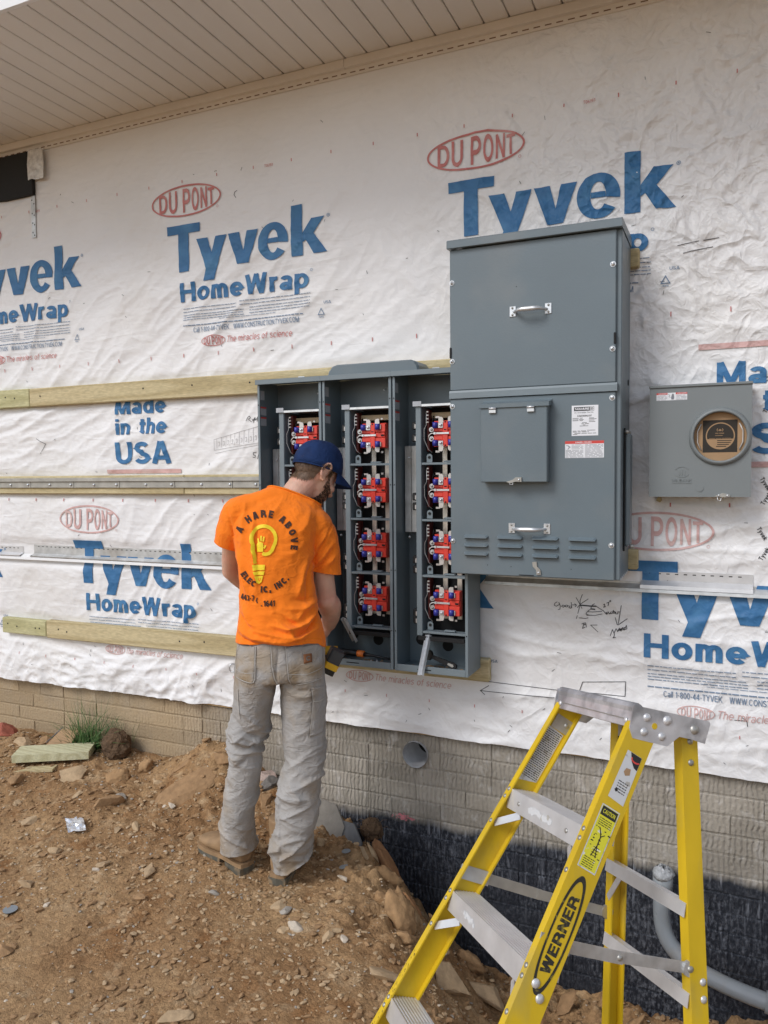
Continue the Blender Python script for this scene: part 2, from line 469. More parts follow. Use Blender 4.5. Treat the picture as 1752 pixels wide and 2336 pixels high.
M['red_print'] = mat('red_print', (0.62, 0.06, 0.05), 0.5)
M['tan_bar'] = mat('tan_insulator', (0.6, 0.52, 0.33), 0.55, var=0.1, vscale=40)
M['card'] = mat('cardboard', (0.38, 0.24, 0.13), 0.85, var=0.06, vscale=30)
M['card_ink'] = mat('cardboard_ink', (0.03, 0.024, 0.018), 0.8, var=0.15, vscale=60)
M['soffit'] = mat('soffit_vinyl', (0.76, 0.74, 0.71), 0.5, var=0.05, vscale=2.5, bump=0.0003, bscale=70, stretch=(1, .15, 1))
M['trim'] = mat('soffit_trim', (0.76, 0.72, 0.665), 0.45, var=0.05, vscale=3)
M['white_trim'] = mat('white_fascia', (0.8, 0.8, 0.8), 0.4, var=0.03)
M['tape'] = mat('foil_tape', (0.68, 0.67, 0.65), 0.33, metal=0.45, var=0.25, vscale=40, bump=0.003, bscale=50)
M['pvc'] = mat('grey_conduit', (0.26, 0.28, 0.295), 0.3, var=0.12, vscale=9, rvar=0.1, col2=(0.27, 0.26, 0.24), c2scale=7, c2lo=.52, c2hi=.7)
M['hole_dark'] = mat('dark_recess', (0.006, 0.006, 0.006), 0.8)

def wood(name, c1, c2, sx, knots=True):
    m = bpy.data.materials.new(name); m.use_nodes = True
    N, L = nodes_of(m); p = N['Principled BSDF']; p.inputs['Roughness'].default_value = 0.72
    p.inputs['Specular IOR Level'].default_value = 0.25
    g = N.new('ShaderNodeTexCoord')
    mp = N.new('ShaderNodeMapping'); mp.inputs['Scale'].default_value = sx
    L.new(g.outputs['Object'], mp.inputs['Vector'])
    n0 = N.new('ShaderNodeTexNoise'); n0.inputs['Scale'].default_value = 1.3; n0.inputs['Detail'].default_value = 3
    L.new(mp.outputs[0], n0.inputs['Vector'])
    w = N.new('ShaderNodeTexWave'); w.wave_type = 'RINGS'; w.rings_direction = 'X'
    w.inputs['Scale'].default_value = 1.1; w.inputs['Distortion'].default_value = 9; w.inputs['Detail'].default_value = 2; w.inputs['Detail Scale'].default_value = 0.9
    L.new(mp.outputs[0], w.inputs['Vector'])
    r = N.new('ShaderNodeValToRGB')
    r.color_ramp.elements[0].position = 0.15; r.color_ramp.elements[0].color = (*c1, 1)
    r.color_ramp.elements[1].position = 0.95; r.color_ramp.elements[1].color = (*c2, 1)
    L.new(w.outputs['Fac'], r.inputs[0])
    n = N.new('ShaderNodeTexNoise'); n.inputs['Scale'].default_value = 22; n.inputs['Detail'].default_value = 5
    L.new(mp.outputs[0], n.inputs['Vector'])
    rr = N.new('ShaderNodeMapRange'); rr.inputs[1].default_value = .3; rr.inputs[2].default_value = .7; rr.inputs[3].default_value = .82; rr.inputs[4].default_value = 1.12
    L.new(n.outputs['Fac'], rr.inputs[0])
    h = N.new('ShaderNodeHueSaturation'); L.new(r.outputs[0], h.inputs['Color']); L.new(rr.outputs[0], h.inputs['Value'])
    src = h.outputs[0]
    if knots:
        vo = N.new('ShaderNodeTexVoronoi'); vo.inputs['Scale'].default_value = 0.85; vo.inputs['Randomness'].default_value = 1
        L.new(mp.outputs[0], vo.inputs['Vector'])
        kr = N.new('ShaderNodeMapRange'); kr.inputs[1].default_value = .06; kr.inputs[2].default_value = .17; kr.inputs[3].default_value = .85; kr.inputs[4].default_value = 0
        L.new(vo.outputs['Distance'], kr.inputs[0])
        mx = N.new('ShaderNodeMix'); mx.data_type = 'RGBA'; mx.inputs[7].default_value = (0.17, 0.095, 0.04, 1)
        L.new(kr.outputs[0], mx.inputs[0]); L.new(src, mx.inputs[6]); src = mx.outputs[2]
    L.new(src, p.inputs['Base Color'])
    b = N.new('ShaderNodeBump'); b.inputs['Distance'].default_value = 0.0008; L.new(n.outputs['Fac'], b.inputs['Height']); L.new(b.outputs[0], p.inputs['Normal'])
    return m
M['wood'] = wood('treated_pine', (0.58, 0.49, 0.295), (0.47, 0.385, 0.215), (1.6, 9, 9))
M['wood_green'] = wood('green_treated_pine', (0.55, 0.52, 0.30), (0.46, 0.43, 0.23), (1.6, 9, 9), False)
M['wood_pale'] = wood('pale_treated_pine', (0.62, 0.6, 0.40), (0.52, 0.49, 0.30), (2, 10, 10), False)

# house wrap fabric: crumpled film; creases are stronger towards the upper right and the lower edge
def crumple(m):
    N, L = nodes_of(m); p = N['Principled BSDF']
    g = N.new('ShaderNodeNewGeometry'); sp = N.new('ShaderNodeSeparateXYZ'); L.new(g.outputs['Position'], sp.inputs[0])
    def mth(op, a, b=0.0):
        x = N.new('ShaderNodeMath'); x.operation = op
        for i, q in enumerate((a, b)):
            if isinstance(q, (int, float)): x.inputs[i].default_value = q
            else: L.new(q, x.inputs[i])
        return x.outputs[0]
    def rng(s, a, b, c=0., d=1.):
        r = N.new('ShaderNodeMapRange'); r.interpolation_type = 'SMOOTHSTEP'
        for i, q in enumerate((a, b, c, d)): r.inputs[i + 1].default_value = q
        L.new(s, r.inputs[0]); return r.outputs[0]
    def ridge(scale, det, dist, st=None):
        n = N.new('ShaderNodeTexNoise'); n.inputs['Scale'].default_value = scale; n.inputs['Detail'].default_value = det; n.inputs['Distortion'].default_value = dist
        v = g.outputs['Position']
        if st:
            mp = N.new('ShaderNodeMapping'); mp.inputs['Scale'].default_value = st[0]; mp.inputs['Rotation'].default_value = (0, st[1], 0); L.new(v, mp.inputs[0]); v = mp.outputs[0]
        L.new(v, n.inputs['Vector'])
        a = mth('ABSOLUTE', mth('SUBTRACT', n.outputs['Fac'], .5))
        return mth('SUBTRACT', 1.0, mth('MINIMUM', mth('MULTIPLY', a, 7.0), 1.0))
    right = mth('MULTIPLY', rng(sp.outputs['X'], -1.6, -.2), rng(sp.outputs['Z'], 1.4, 2.7, .45, 1))
    low = rng(sp.outputs['Z'], .80, .55, 0, .42)
    amp = mth('MAXIMUM', mth('MAXIMUM', right, low), .12)
    h = mth('MULTIPLY', mth('ADD', mth('MULTIPLY', ridge(5.5, 2, .7), 1.3), mth('ADD', mth('MULTIPLY', ridge(12, 2, .6), .6), mth('MULTIPLY', ridge(27, 2, .5), .22))), amp)
    lf = mth('MULTIPLY', rng(sp.outputs['X'], -1.0, -1.8), .26)
    h = mth('ADD', h, mth('MULTIPLY', mth('ADD', ridge(7, 2, .5, ((.35, 1, 1.3), .65)), mth('MULTIPLY', ridge(17, 2, .5, ((.35, 1, 1.3), .5)), .4)), lf))
    n = N.new('ShaderNodeTexNoise'); n.inputs['Scale'].default_value = 40; n.inputs['Detail'].default_value = 6; L.new(g.outputs['Position'], n.inputs['Vector'])
    h = mth('ADD', h, mth('MULTIPLY', n.outputs['Fac'], .10))
    b = N.new('ShaderNodeBump'); b.inputs['Distance'].default_value = 0.010; b.inputs['Strength'].default_value = .62
    L.new(h, b.inputs['Height']); L.new(b.outputs[0], p.inputs['Normal'])
    return m
def wrap_mat():
    return crumple(mat('house_wrap_fabric', (0.81, 0.805, 0.81), 0.46, var=0.03, vscale=2.2, spec=0.4, col2=(0.775, 0.76, 0.745), c2scale=1.6, c2lo=.5, c2hi=.72))
M['wrap'] = wrap_mat()
def inkmat(name, c, c2):
    return crumple(mat(name, c, 0.5, var=0.1, vscale=14, spec=.3, col2=c2, c2scale=9, c2lo=.5, c2hi=.75))
M['blue_ink'] = inkmat('blue_ink', (0.045, 0.16, 0.34), (0.085, 0.24, 0.43))
M['red_ink'] = inkmat('faded_red_ink', (0.56, 0.20, 0.19), (0.64, 0.34, 0.32))
M['pink_ink'] = inkmat('very_faded_red_ink', (0.63, 0.40, 0.38), (0.66, 0.5, 0.47))
M['blue_fine'] = inkmat('fine_blue_print', (0.16, 0.24, 0.36), (0.25, 0.33, 0.44))
M['marker'] = mat('marker_ink', (0.025, 0.025, 0.03), 0.6)
M['pencil'] = mat('pencil_mark', (0.38, 0.37, 0.37), 0.7)
# ------------------------------------------------------------------ ground
def gz(x, y, fine=True):
    x = np.asarray(x, float); y = np.asarray(y, float)
    yc = np.clip(y, -6, 0.1)
    b = 0.02 + 0.075 * sstep(-1.4, -3.0, x) * sstep(-1.3, -0.1, y) + 0.03 * sstep(-1.8, -0.4, yc)
    b = b + 0.17 * np.exp(-((x + 2.22) / 0.22) ** 2 - ((y + 0.05) / 0.2) ** 2)          # heap against the wall
    b = b + 0.05 * np.exp(-((x + 3.55) / 0.35) ** 2 - ((y + 0.25) / 0.3) ** 2)
    t = sstep(0, 1.02, x + 1.74 + 0.62 * yc + 0.13 * sstep(-.35, 0, y)) * sstep(-1.75, -0.55, y)
    b = b - 0.60 * t
    edge = np.exp(-((x + 1.50 + 0.62 * yc) / 0.2) ** 2) * sstep(-1.2, -0.5, y)
    b = b + 0.03 * edge
    rough = 0.35 + 1.2 * sstep(-1.0, -0.1, y) * sstep(-4, -1.9, x) + 1.6 * edge + 1.2 * t
    d = 0.022 * fbm(x * 1.7, y * 1.7, 0, 11, 3) + (edge + .8 * t) * 0.060 * fbm(x * 3.4, y * 3.4, 0, 12, 4)
    if fine:
        d = d + rough * (0.020 * np.abs(pnoise(x * 7, y * 7, 0, 21)) + 0.020 * np.abs(pnoise(x * 15, y * 15, 0, 22)) + .008 * np.abs(pnoise(x * 31, y * 31, 0, 24)))
        d = d + (0.5 + rough) * 0.005 * fbm(x * 38, y * 38, 0, 23, 2)
    far = sstep(6, 40, np.hypot(x, y + 2))
    return b * (1 - far) + d * (1 - far)

def axis(lo, hi, step, far):
    a = list(np.arange(lo, hi + 1e-9, step)); s = step; v = hi; up = []
    while v < far:
        s *= 1.35; v += s; up.append(v)
    s = step; v = lo; dn = []
    while v > -far:
        s *= 1.35; v -= s; dn.append(v)
    return np.array(dn[::-1] + a + up)
gx = axis(-4.0, 0.6, 0.0125, 300); gy = axis(-2.6, 0.06, 0.0125, 300)
GX, GY = np.meshgrid(gx, gy)
GZ = gz(GX, GY)
def grid_mesh(name, X, Y, Z):
    h, w = X.shape
    me = bpy.data.meshes.new(name)
    v = np.stack([X.ravel(), Y.ravel(), Z.ravel()], 1)
    i = np.arange(h * w).reshape(h, w)
    q = np.stack([i[:-1, :-1], i[:-1, 1:], i[1:, 1:], i[1:, :-1]], -1).reshape(-1, 4)
    me.vertices.add(len(v)); me.vertices.foreach_set('co', v.ravel())
    me.loops.add(q.size); me.loops.foreach_set('vertex_index', q.ravel().astype(np.int32))
    me.polygons.add(len(q)); me.polygons.foreach_set('loop_start', np.arange(0, q.size, 4).astype(np.int32))
    me.polygons.foreach_set('loop_total', np.full(len(q), 4, np.int32))
    me.update(calc_edges=True); me.validate()
    me.polygons.foreach_set('use_smooth', np.ones(len(me.polygons), bool))
    return me

def dirt_mat():
    m = bpy.data.materials.new('clay_dirt'); m.use_nodes = True
    N, L = nodes_of(m); p = N['Principled BSDF']; p.inputs['Roughness'].default_value = 0.9; p.inputs['Specular IOR Level'].default_value = 0.15
    g = N.new('ShaderNodeNewGeometry')
    def noise(s, d, r=.55):
        n = N.new('ShaderNodeTexNoise'); n.inputs['Scale'].default_value = s; n.inputs['Detail'].default_value = d; n.inputs['Roughness'].default_value = r
        L.new(g.outputs['Position'], n.inputs['Vector']); return n
    def mixc(f, a, b):
        x = N.new('ShaderNodeMix'); x.data_type = 'RGBA'
        L.new(f, x.inputs[0])
        for i, q in ((6, a), (7, b)):
            if isinstance(q, tuple): x.inputs[i].default_value = (*q, 1)
            else: L.new(q, x.inputs[i])
        return x.outputs[2]
    def rng(s, a, b, c=0, d=1):
        r = N.new('ShaderNodeMapRange'); r.inputs[1].default_value = a; r.inputs[2].default_value = b; r.inputs[3].default_value = c; r.inputs[4].default_value = d
        L.new(s, r.inputs[0]); return r.outputs[0]
    c = mixc(rng(noise(2.2, 6).outputs['Fac'], .38, .62), (0.40, 0.255, 0.132), (0.30, 0.172, 0.082))
    c = mixc(rng(noise(5.5, 5).outputs['Fac'], .56, .68), c, (0.27, 0.14, 0.06))
    c = mixc(rng(noise(13, 6).outputs['Fac'], .55, .72), c, (0.50, 0.35, 0.205))
    v = N.new('ShaderNodeTexVoronoi'); v.inputs['Scale'].default_value = 95; L.new(g.outputs['Position'], v.inputs['Vector'])
    hv = N.new('ShaderNodeSeparateColor'); L.new(v.outputs['Color'], hv.inputs[0])
    h = N.new('ShaderNodeHueSaturation'); L.new(c, h.inputs['Color']); L.new(rng(hv.outputs[0], 0, 1, .80, 1.18), h.inputs['Value'])
    L.new(h.outputs[0], p.inputs['Base Color'])
    v2 = N.new('ShaderNodeTexVoronoi'); v2.inputs['Scale'].default_value = 210; L.new(g.outputs['Position'], v2.inputs['Vector'])
    def mth(op, a, b):
        x = N.new('ShaderNodeMath'); x.operation = op
        for i, q in enumerate((a, b)):
            if isinstance(q, (int, float)): x.inputs[i].default_value = q
            else: L.new(q, x.inputs[i])
        return x.outputs[0]
    hh = mth('ADD', mth('MULTIPLY', mth('MULTIPLY', v.outputs['Distance'], -.8), rng(noise(9, 4).outputs['Fac'], .45, .6)), mth('MULTIPLY', v2.outputs['Distance'], -.3))
    hh = mth('ADD', hh, mth('MULTIPLY', noise(38, 9, .68).outputs['Fac'], 2.6))
    b = N.new('ShaderNodeBump'); b.inputs['Distance'].default_value = 0.006; b.inputs['Strength'].default_value = .8
    L.new(hh, b.inputs['Height']); L.new(b.outputs[0], p.inputs['Normal'])
    return m
M['dirt'] = dirt_mat()
ground = link_mesh('ground', grid_mesh('ground', GX, GY, GZ), M['dirt'])
tag(ground, 'trodden brown clay dirt with a trench dropping towards the foundation', 'ground', kind='structure')

# ------------------------------------------------------------------ building shell (wall core behind the wrap, foundation core)
M['osb'] = mat('sheathing', (0.42, 0.27, 0.12), 0.8, var=0.25, vscale=18, stretch=(1, 1, 3))
house = thing('house_wall', 'sheathed wall of the building under white printed wrap', 'wall', (-1.7, 0.02, 0))
mb = MB(); mb.box(-10, 7, 0.02, 0.18, 0.47, 3.9)
mb.build('sheathing', M['osb'], house)
mb = MB(); mb.box(-10, 7, 0.002, 0.0195, 0.452, 0.50)
mb.build('sill_edge', M['osb'], house)

# ------------------------------------------------------------------ foundation wall with brick pattern
def found_mat(name, tone):
    m = bpy.data.materials.new(name); m.use_nodes = True
    N, L = nodes_of(m); p = N['Principled BSDF']; p.inputs['Roughness'].default_value = 0.85; p.inputs['Specular IOR Level'].default_value = 0.25
    g = N.new('ShaderNodeNewGeometry'); sp = N.new('ShaderNodeSeparateXYZ'); L.new(g.outputs['Position'], sp.inputs[0])
    def noise(s, d, st=None, r=.55):
        n = N.new('ShaderNodeTexNoise'); n.inputs['Scale'].default_value = s; n.inputs['Detail'].default_value = d; n.inputs['Roughness'].default_value = r
        v = g.outputs['Position']
        if st:
            mp = N.new('ShaderNodeMapping'); mp.inputs['Scale'].default_value = st; L.new(v, mp.inputs[0]); v = mp.outputs[0]
        L.new(v, n.inputs['Vector']); return n.outputs['Fac']
    def rng(s, a, b, c=0., d=1.):
        r = N.new('ShaderNodeMapRange'); r.inputs[1].default_value = a; r.inputs[2].default_value = b; r.inputs[3].default_value = c; r.inputs[4].default_value = d
        L.new(s, r.inputs[0]); return r.outputs[0]
    def mth(op, a, b):
        x = N.new('ShaderNodeMath'); x.operation = op
        for i, q in enumerate((a, b)):
            if isinstance(q, (int, float)): x.inputs[i].default_value = q
            else: L.new(q, x.inputs[i])
        return x.outputs[0]
    def mixc(f, a, b):
        x = N.new('ShaderNodeMix'); x.data_type = 'RGBA'; L.new(f, x.inputs[0])
        for i, q in ((6, a), (7, b)):
            if isinstance(q, tuple): x.inputs[i].default_value = (*q, 1)
            else: L.new(q, x.inputs[i])
        return x.outputs[2]
    k = tone
    c = mixc(rng(noise(4, 6), .4, .65), (0.36 * k, 0.325 * k, 0.275 * k), (0.27 * k, 0.242 * k, 0.20 * k))
    c = mixc(rng(noise(28, 6, (1, 1, .6)), .55, .72), c, (0.46 * k, 0.43 * k, 0.39 * k))
    # mud washed over the wall on the left
    mud = mth('MULTIPLY', rng(sp.outputs['X'], -1.9, -2.6), rng(noise(3, 5), .3, .5, .55, 1))
    c = mixc(mud, c, (0.39 * k, 0.295 * k, 0.185 * k))
    # tar coating with chalky wash, lower edge brushed
    edge = mth('ADD', sp.outputs['Z'], mth('MULTIPLY', mth('SUBTRACT', noise(9, 7, (1, 1, .5)), .5), 0.075))
    tar = mth('MULTIPLY', rng(edge, 0.070, 0.030), rng(sp.outputs['X'], -2.3, -2.1))
    chalk = mth('MULTIPLY', rng(noise(90, 7, (1, 1, .5), .72), .47, .72), rng(noise(2.2, 5), .36, .66, .1, .9))
    chalk = mth('MAXIMUM', chalk, mth('MULTIPLY', rng(noise(60, 5, (1, 1, .12)), .56, .68), rng(sp.outputs['Z'], -.35, .06, 0, .8)))
    tc = mixc(chalk, (0.024, 0.027, 0.035), (0.25, 0.265, 0.30))
    c = mixc(tar, c, tc)
    L.new(c, p.inputs['Base Color'])
    L.new(rng(tar, 0, 1, .88, .62), p.inputs['Roughness'])
    # wire cut ribs
    w = N.new('ShaderNodeTexWave'); w.wave_type = 'BANDS'; w.bands_direction = 'X'; w.inputs['Scale'].default_value = 16
    w.inputs['Distortion'].default_value = 5; w.inputs['Detail'].default_value = 3; w.inputs['Detail Scale'].default_value = 1.3
    L.new(g.outputs['Position'], w.inputs['Vector'])
    amp = mth('MULTIPLY', rng(sp.outputs['X'], -2.7, -2.2, .25, 1), rng(noise(5, 3), .35, .6, .35, 1))
    hgt = mth('ADD', mth('MULTIPLY', w.outputs['Fac'], amp), mth('MULTIPLY', noise(70, 6), 1.1))
    b = N.new('ShaderNodeBump'); b.inputs['Distance'].default_value = 0.0075; b.inputs['Strength'].default_value = .7
    L.new(hgt, b.inputs['Height']); L.new(b.outputs[0], p.inputs['Normal'])
    return m
FM = [found_mat('cast_brick_%s' % n, k) for n, k in (('mid', 1.0), ('light', 1.1), ('dark', 0.9))]
M['mortar'] = found_mat('cast_joint', 0.92)
foundation = thing('foundation_wall', 'concrete foundation wall cast in a brick pattern with black tar coating below', 'wall', (-1.7, 0.02, -0.2))
HX, HZ, HR = -1.235, 0.355, 0.0585
def circ(n=40, r=HR): return [(HX + r * math.cos(2 * math.pi * i / n), HZ + r * math.sin(2 * math.pi * i / n)) for i in range(n)]
def boolean_hole(o, r=HR):
    c = MB(); c.prism(circ(40, r), -0.2, 0.6); co = c.build('cutter', M['mortar'])
    md = o.modifiers.new('b', 'BOOLEAN'); md.operation = 'DIFFERENCE'; md.object = co; md.solver = 'EXACT'
    dg = bpy.context.evaluated_depsgraph_get(); dg.update()
    ne = bpy.data.meshes.new_from_object(o.evaluated_get(dg))
    o.modifiers.clear(); o.data = ne
    bpy.data.objects.remove(co)
mb = MB(); mb.box(-10, 7, 0.022, 0.24, -1.4, 0.4515)
fc = mb.build('concrete_core', M['mortar'], foundation)
boolean_hole(fc)
rb = random.Random(4)
brick_cache = {}
ZT, CH = 0.4475, 0.0757
for k in range(14):
    z1 = ZT - k * CH - 0.0035; z0 = ZT - (k + 1) * CH + 0.0035
    x = -4.15 + (0.118 if k % 2 else 0.0) - 0.012
    x = -1.467 - 0.2313 * 12 + (0.1157 if k % 2 else 0)
    while x < 0.45:
        w = 0.2313
        if rb.random() < (0.75 if x < -2.2 else 0.35): w *= (2.5 if x < -2.2 else 1.5)
        xa, xb = x, x + w
        x += w
        # straight form joints
        cuts = [xa] + [j for j in (-3.322, -2.389, -1.467, -0.545, 0.38) if xa + 0.02 < j < xb - 0.02] + [xb]
        for a, b_ in zip(cuts[:-1], cuts[1:]):
            cxm = (a + b_) / 2
            if z1 < float(gz(cxm, 0.0, False)) - 0.12: continue
            if rb.random() < 0.07 and b_ - a > 0.2:     # a brick cast in two halves
                sub = [(a, (a + b_) / 2), ((a + b_) / 2, b_)]
            else: sub = [(a, b_)]
            for (p0, p1) in sub:
                j = 0.0010
                hw = round((p1 - p0) / 2 - j, 3); var = rb.randint(0, 2)
                cx, cz = (p0 + p1) / 2, (z0 + z1) / 2
                near = abs(cx - HX) < hw + HR and abs(cz - HZ) < CH / 2 + HR
                key = (hw, var)
                if key not in brick_cache:
                    q = MB(); q.bbox(-hw, hw, 0.0, 0.016, -(z1 - z0) / 2, (z1 - z0) / 2, 0.003)
                    rr = random.Random(var * 7 + int(hw * 1000))
                    q.v = [(a_ + rr.uniform(-.0015, .0015), b2 + rr.uniform(-.001, .001), c_ + rr.uniform(-.0015, .0015)) for a_, b2, c_ in q.v]
                    tmp = q.build('brick', FM[var]); brick_cache[key] = tmp.data; bpy.data.objects.remove(tmp)
                o = link_mesh('brick', brick_cache[key].copy() if near else brick_cache[key], FM[var], foundation)
                o.location = Vector((cx, 0.0178 + rb.uniform(-0.0018, 0.0018), cz)) - foundation.location
                if near: boolean_hole(o)
# sleeve through the wall
sl = thing('pipe_sleeve', 'round grey sleeve hole through the foundation wall below the meter cabinets', 'pipe sleeve', (HX, 0.02, HZ))
mb = MB(); mb.smooth = True
n = 40
for (r0, y0, r1, y1) in ((HR - .0005, 0.004, HR - .0005, 0.30), (HR - .0005, 0.30, 0.0, 0.30)):
    vs = [(HX + r0 * math.cos(2 * math.pi * i / n), y0, HZ + r0 * math.sin(2 * math.pi * i / n)) for i in range(n)] + \
         [(HX + max(r1, 1e-4) * math.cos(2 * math.pi * i / n), y1, HZ + max(r1, 1e-4) * math.sin(2 * math.pi * i / n)) for i in range(n)]
    mb.add(vs, [(i, (i + 1) % n, n + (i + 1) % n, n + i) for i in range(n)])
M['sleeve'] = mat('cement_sleeve', (0.50, 0.50, 0.505), 0.8, var=0.15, vscale=25, bump=0.002, bscale=50)
mb.build('sleeve_liner', M['sleeve'], sl)
# pink marking paint sprayed on the wall
M['pink_spray'] = mat('pink_spray_paint', (0.50, 0.17, 0.19), 0.8, var=0.25, vscale=70)
mb = MB()
for i in range(60):
    a = rb.gauss(-1.29, 0.022); c = 0.066 + rb.gauss(0, 0.006); r = rb.uniform(.001, .0045)
    mb.add([(a + r * 1.6 * math.cos(t * 1.047), 0.0035 - i * 1e-5, c + r * math.sin(t * 1.047)) for t in range(6)], [tuple(range(6))])
sp_ = mb.build('spray_mark', M['pink_spray'], foundation, recalc=False); sp_['kind'] = 'stuff'

# ------------------------------------------------------------------ house wrap
def wy(X, Z):
    """outward bulge of the wrap (metres towards the viewer)"""
    X = np.asarray(X, float); Z = np.asarray(Z, float)
    wx = 0.10 * pnoise(X * 1.6, Z * 1.6, 0, 41); wz = 0.10 * pnoise(X * 1.6, Z * 1.6, 0, 42)
    x, z = X + wx, Z + wz
    d = 0.010 * (pnoise(x * 1.1, z * 1.1, 0, 43) + .3)
    # crumpled paper-like creases, upper right
    mr = sstep(-1.7, -0.3, X) * (0.35 + 0.65 * sstep(1.6, 2.7, Z))
    r1 = 1 - np.abs(pnoise(x * 4.2, z * 3.4, 0, 44)) * 2.2
    r2 = 1 - np.abs(pnoise(x * 9.5, z * 8.0, 0, 45)) * 2.2
    r3 = 1 - np.abs(pnoise(x * 19, z * 19, 0, 55)) * 2.2
    d = d + mr * (0.011 * np.maximum(r1, 0) ** 2 + 0.0085 * np.maximum(r2, 0) ** 2 + .0036 * np.maximum(r3, 0) ** 2)
    # tension folds rising to the right, left part
    ml = sstep(-0.9, -1.9, X) * (0.3 + 0.7 * sstep(3.1, 2.3, Z))
    a = 0.62 + 0.35 * pnoise(X * .8, Z * .8, 0, 46)
    s = -x * np.sin(a) + z * np.cos(a); t = x * np.cos(a) + z * np.sin(a)
    f1 = 1 - np.abs(pnoise(s * 5.5, t * 1.3, 0, 47)) * 2.0
    f2 = 1 - np.abs(pnoise(s * 13, t * 2.4, 0, 48)) * 2.0
    d = d + ml * (0.012 * np.maximum(f1, 0) ** 2 + 0.005 * np.maximum(f2, 0) ** 2 + .002 * np.maximum(r3, 0) ** 2)
    # horizontal sagging ripples on the right and the lower band
    lo = np.maximum(sstep(-1.6, -.6, X) * sstep(2.4, 2.0, Z), sstep(.80, .62, Z))
    g1 = 1 - np.abs(pnoise(x * 2.6, z * 11, 0, 49)) * 2.0
    d = d + lo * 0.007 * np.maximum(g1, 0) ** 2
    d = d + sstep(.72, .5, Z) * sstep(-2.0, -2.4, X) * (0.018 * np.maximum(r1, 0) ** 2 + 0.01 * np.maximum(r2, 0) ** 2)
    # held flat where things are fixed over it
    for (za, zb) in ((1.97, 2.07), (1.50, 1.60), (0.72, 0.82), (1.14, 1.22)):
        d = d * (1 - 0.85 * sstep(.09, .03, np.abs(Z - (za + zb) / 2)))
    d = d * sstep(3.36, 3.22, Z) + 0.0
    return np.clip(d, 0, 0.034)
def wrap_bottom(X):
    X = np.asarray(X, float)
    b = np.interp(X, [-6, -3.8, -3.2, -2.7, -2.2, -1.2, -0.6, 0.16, 3], [.455, .456, .456, .463, .461, .459, .459, .455, .455])
    return b + 0.004 * pnoise(X * 6, X * 0, 0, 51) + 0.002 * pnoise(X * 20, X * 0, 0, 52)
wrX = np.concatenate([np.linspace(-9.5, -4.3, 40)[:-1], np.arange(-4.3, 0.7, 0.0085), np.linspace(.7, 6, 40)])
wrT = np.linspace(0, 1, 350)
WX, WT = np.meshgrid(wrX, wrT)
ZB = wrap_bottom(WX)
WZ = ZB + (3.375 - ZB) * WT
WB = wy(WX, WZ) + 0.006 * (1 - sstep(0, .015, WT)) * (0.5 + pnoise(WX * 3, WX * 0, 0, 53))
wrap = thing('house_wrap', 'white building wrap with blue and red print stapled over the wall', 'house wrap', (-1.7, 0, 1.9))
wme = grid_mesh('wrap_sheet', WX + 1.7, -WB - 0.0015, WZ - 1.9)
wrap_sheet = link_mesh('wrap_sheet', wme, M['wrap'], wrap)

def wall_print(name, p2, m, off=0.0036, step=0.014, parent=wrap):
    """print on the wrap: the flat shape is cut finely and laid on the wrinkled sheet"""
    bm = bmesh.new()
    vs = [bm.verts.new((a, l, b)) for (a, b), l in zip(p2.v, p2.l)]
    for f in p2.f:
        try: bm.faces.new([vs[i] for i in f])
        except ValueError: pass
    xs = [a for a, b in p2.v]; zs = [b for a, b in p2.v]
    if step:
        for lo, hi, no in ((min(xs), max(xs), (1, 0, 0)), (min(zs), max(zs), (0, 0, 1))):
            c = lo + step
            while c < hi:
                bmesh.ops.bisect_plane(bm, geom=bm.verts[:] + bm.edges[:] + bm.faces[:], plane_co=(c, 0, c), plane_no=no)
                c += step
    bmesh.ops.triangulate(bm, faces=[f for f in bm.faces if len(f.verts) > 4])
    me = bpy.data.meshes.new(name); 
    co = np.array([v.co[:] for v in bm.verts])
    bm.to_mesh(me); bm.free()
    X, Z = co[:, 0], co[:, 2]
    e = 0.004
    y = -wy(X, Z) - 0.0015 - off - co[:, 1] * LAY
    nx = -(wy(X + e, Z) - wy(X - e, Z)) / (2 * e); nz = -(wy(X, Z + e) - wy(X, Z - e)) / (2 * e)
    pl = wloc(parent)
    me.vertices.foreach_set('co', np.stack([X - pl.x, y - pl.y, Z - pl.z], 1).ravel())
    me.polygons.foreach_set('use_smooth', np.ones(len(me.polygons), bool))
    me.update()
    # all faces must look outwards
    bm = bmesh.new(); bm.from_mesh(me)
    for f in bm.faces:
        if f.normal.y > 0: f.normal_flip()
    bm.to_mesh(me); bm.free()
    nn = np.stack([nx, -np.ones_like(nx), nz], 1); nn /= np.linalg.norm(nn, axis=1)[:, None]
    me.normals_split_custom_set_from_vertices([tuple(q) for q in nn])
    return link_mesh(name, me, m, parent)

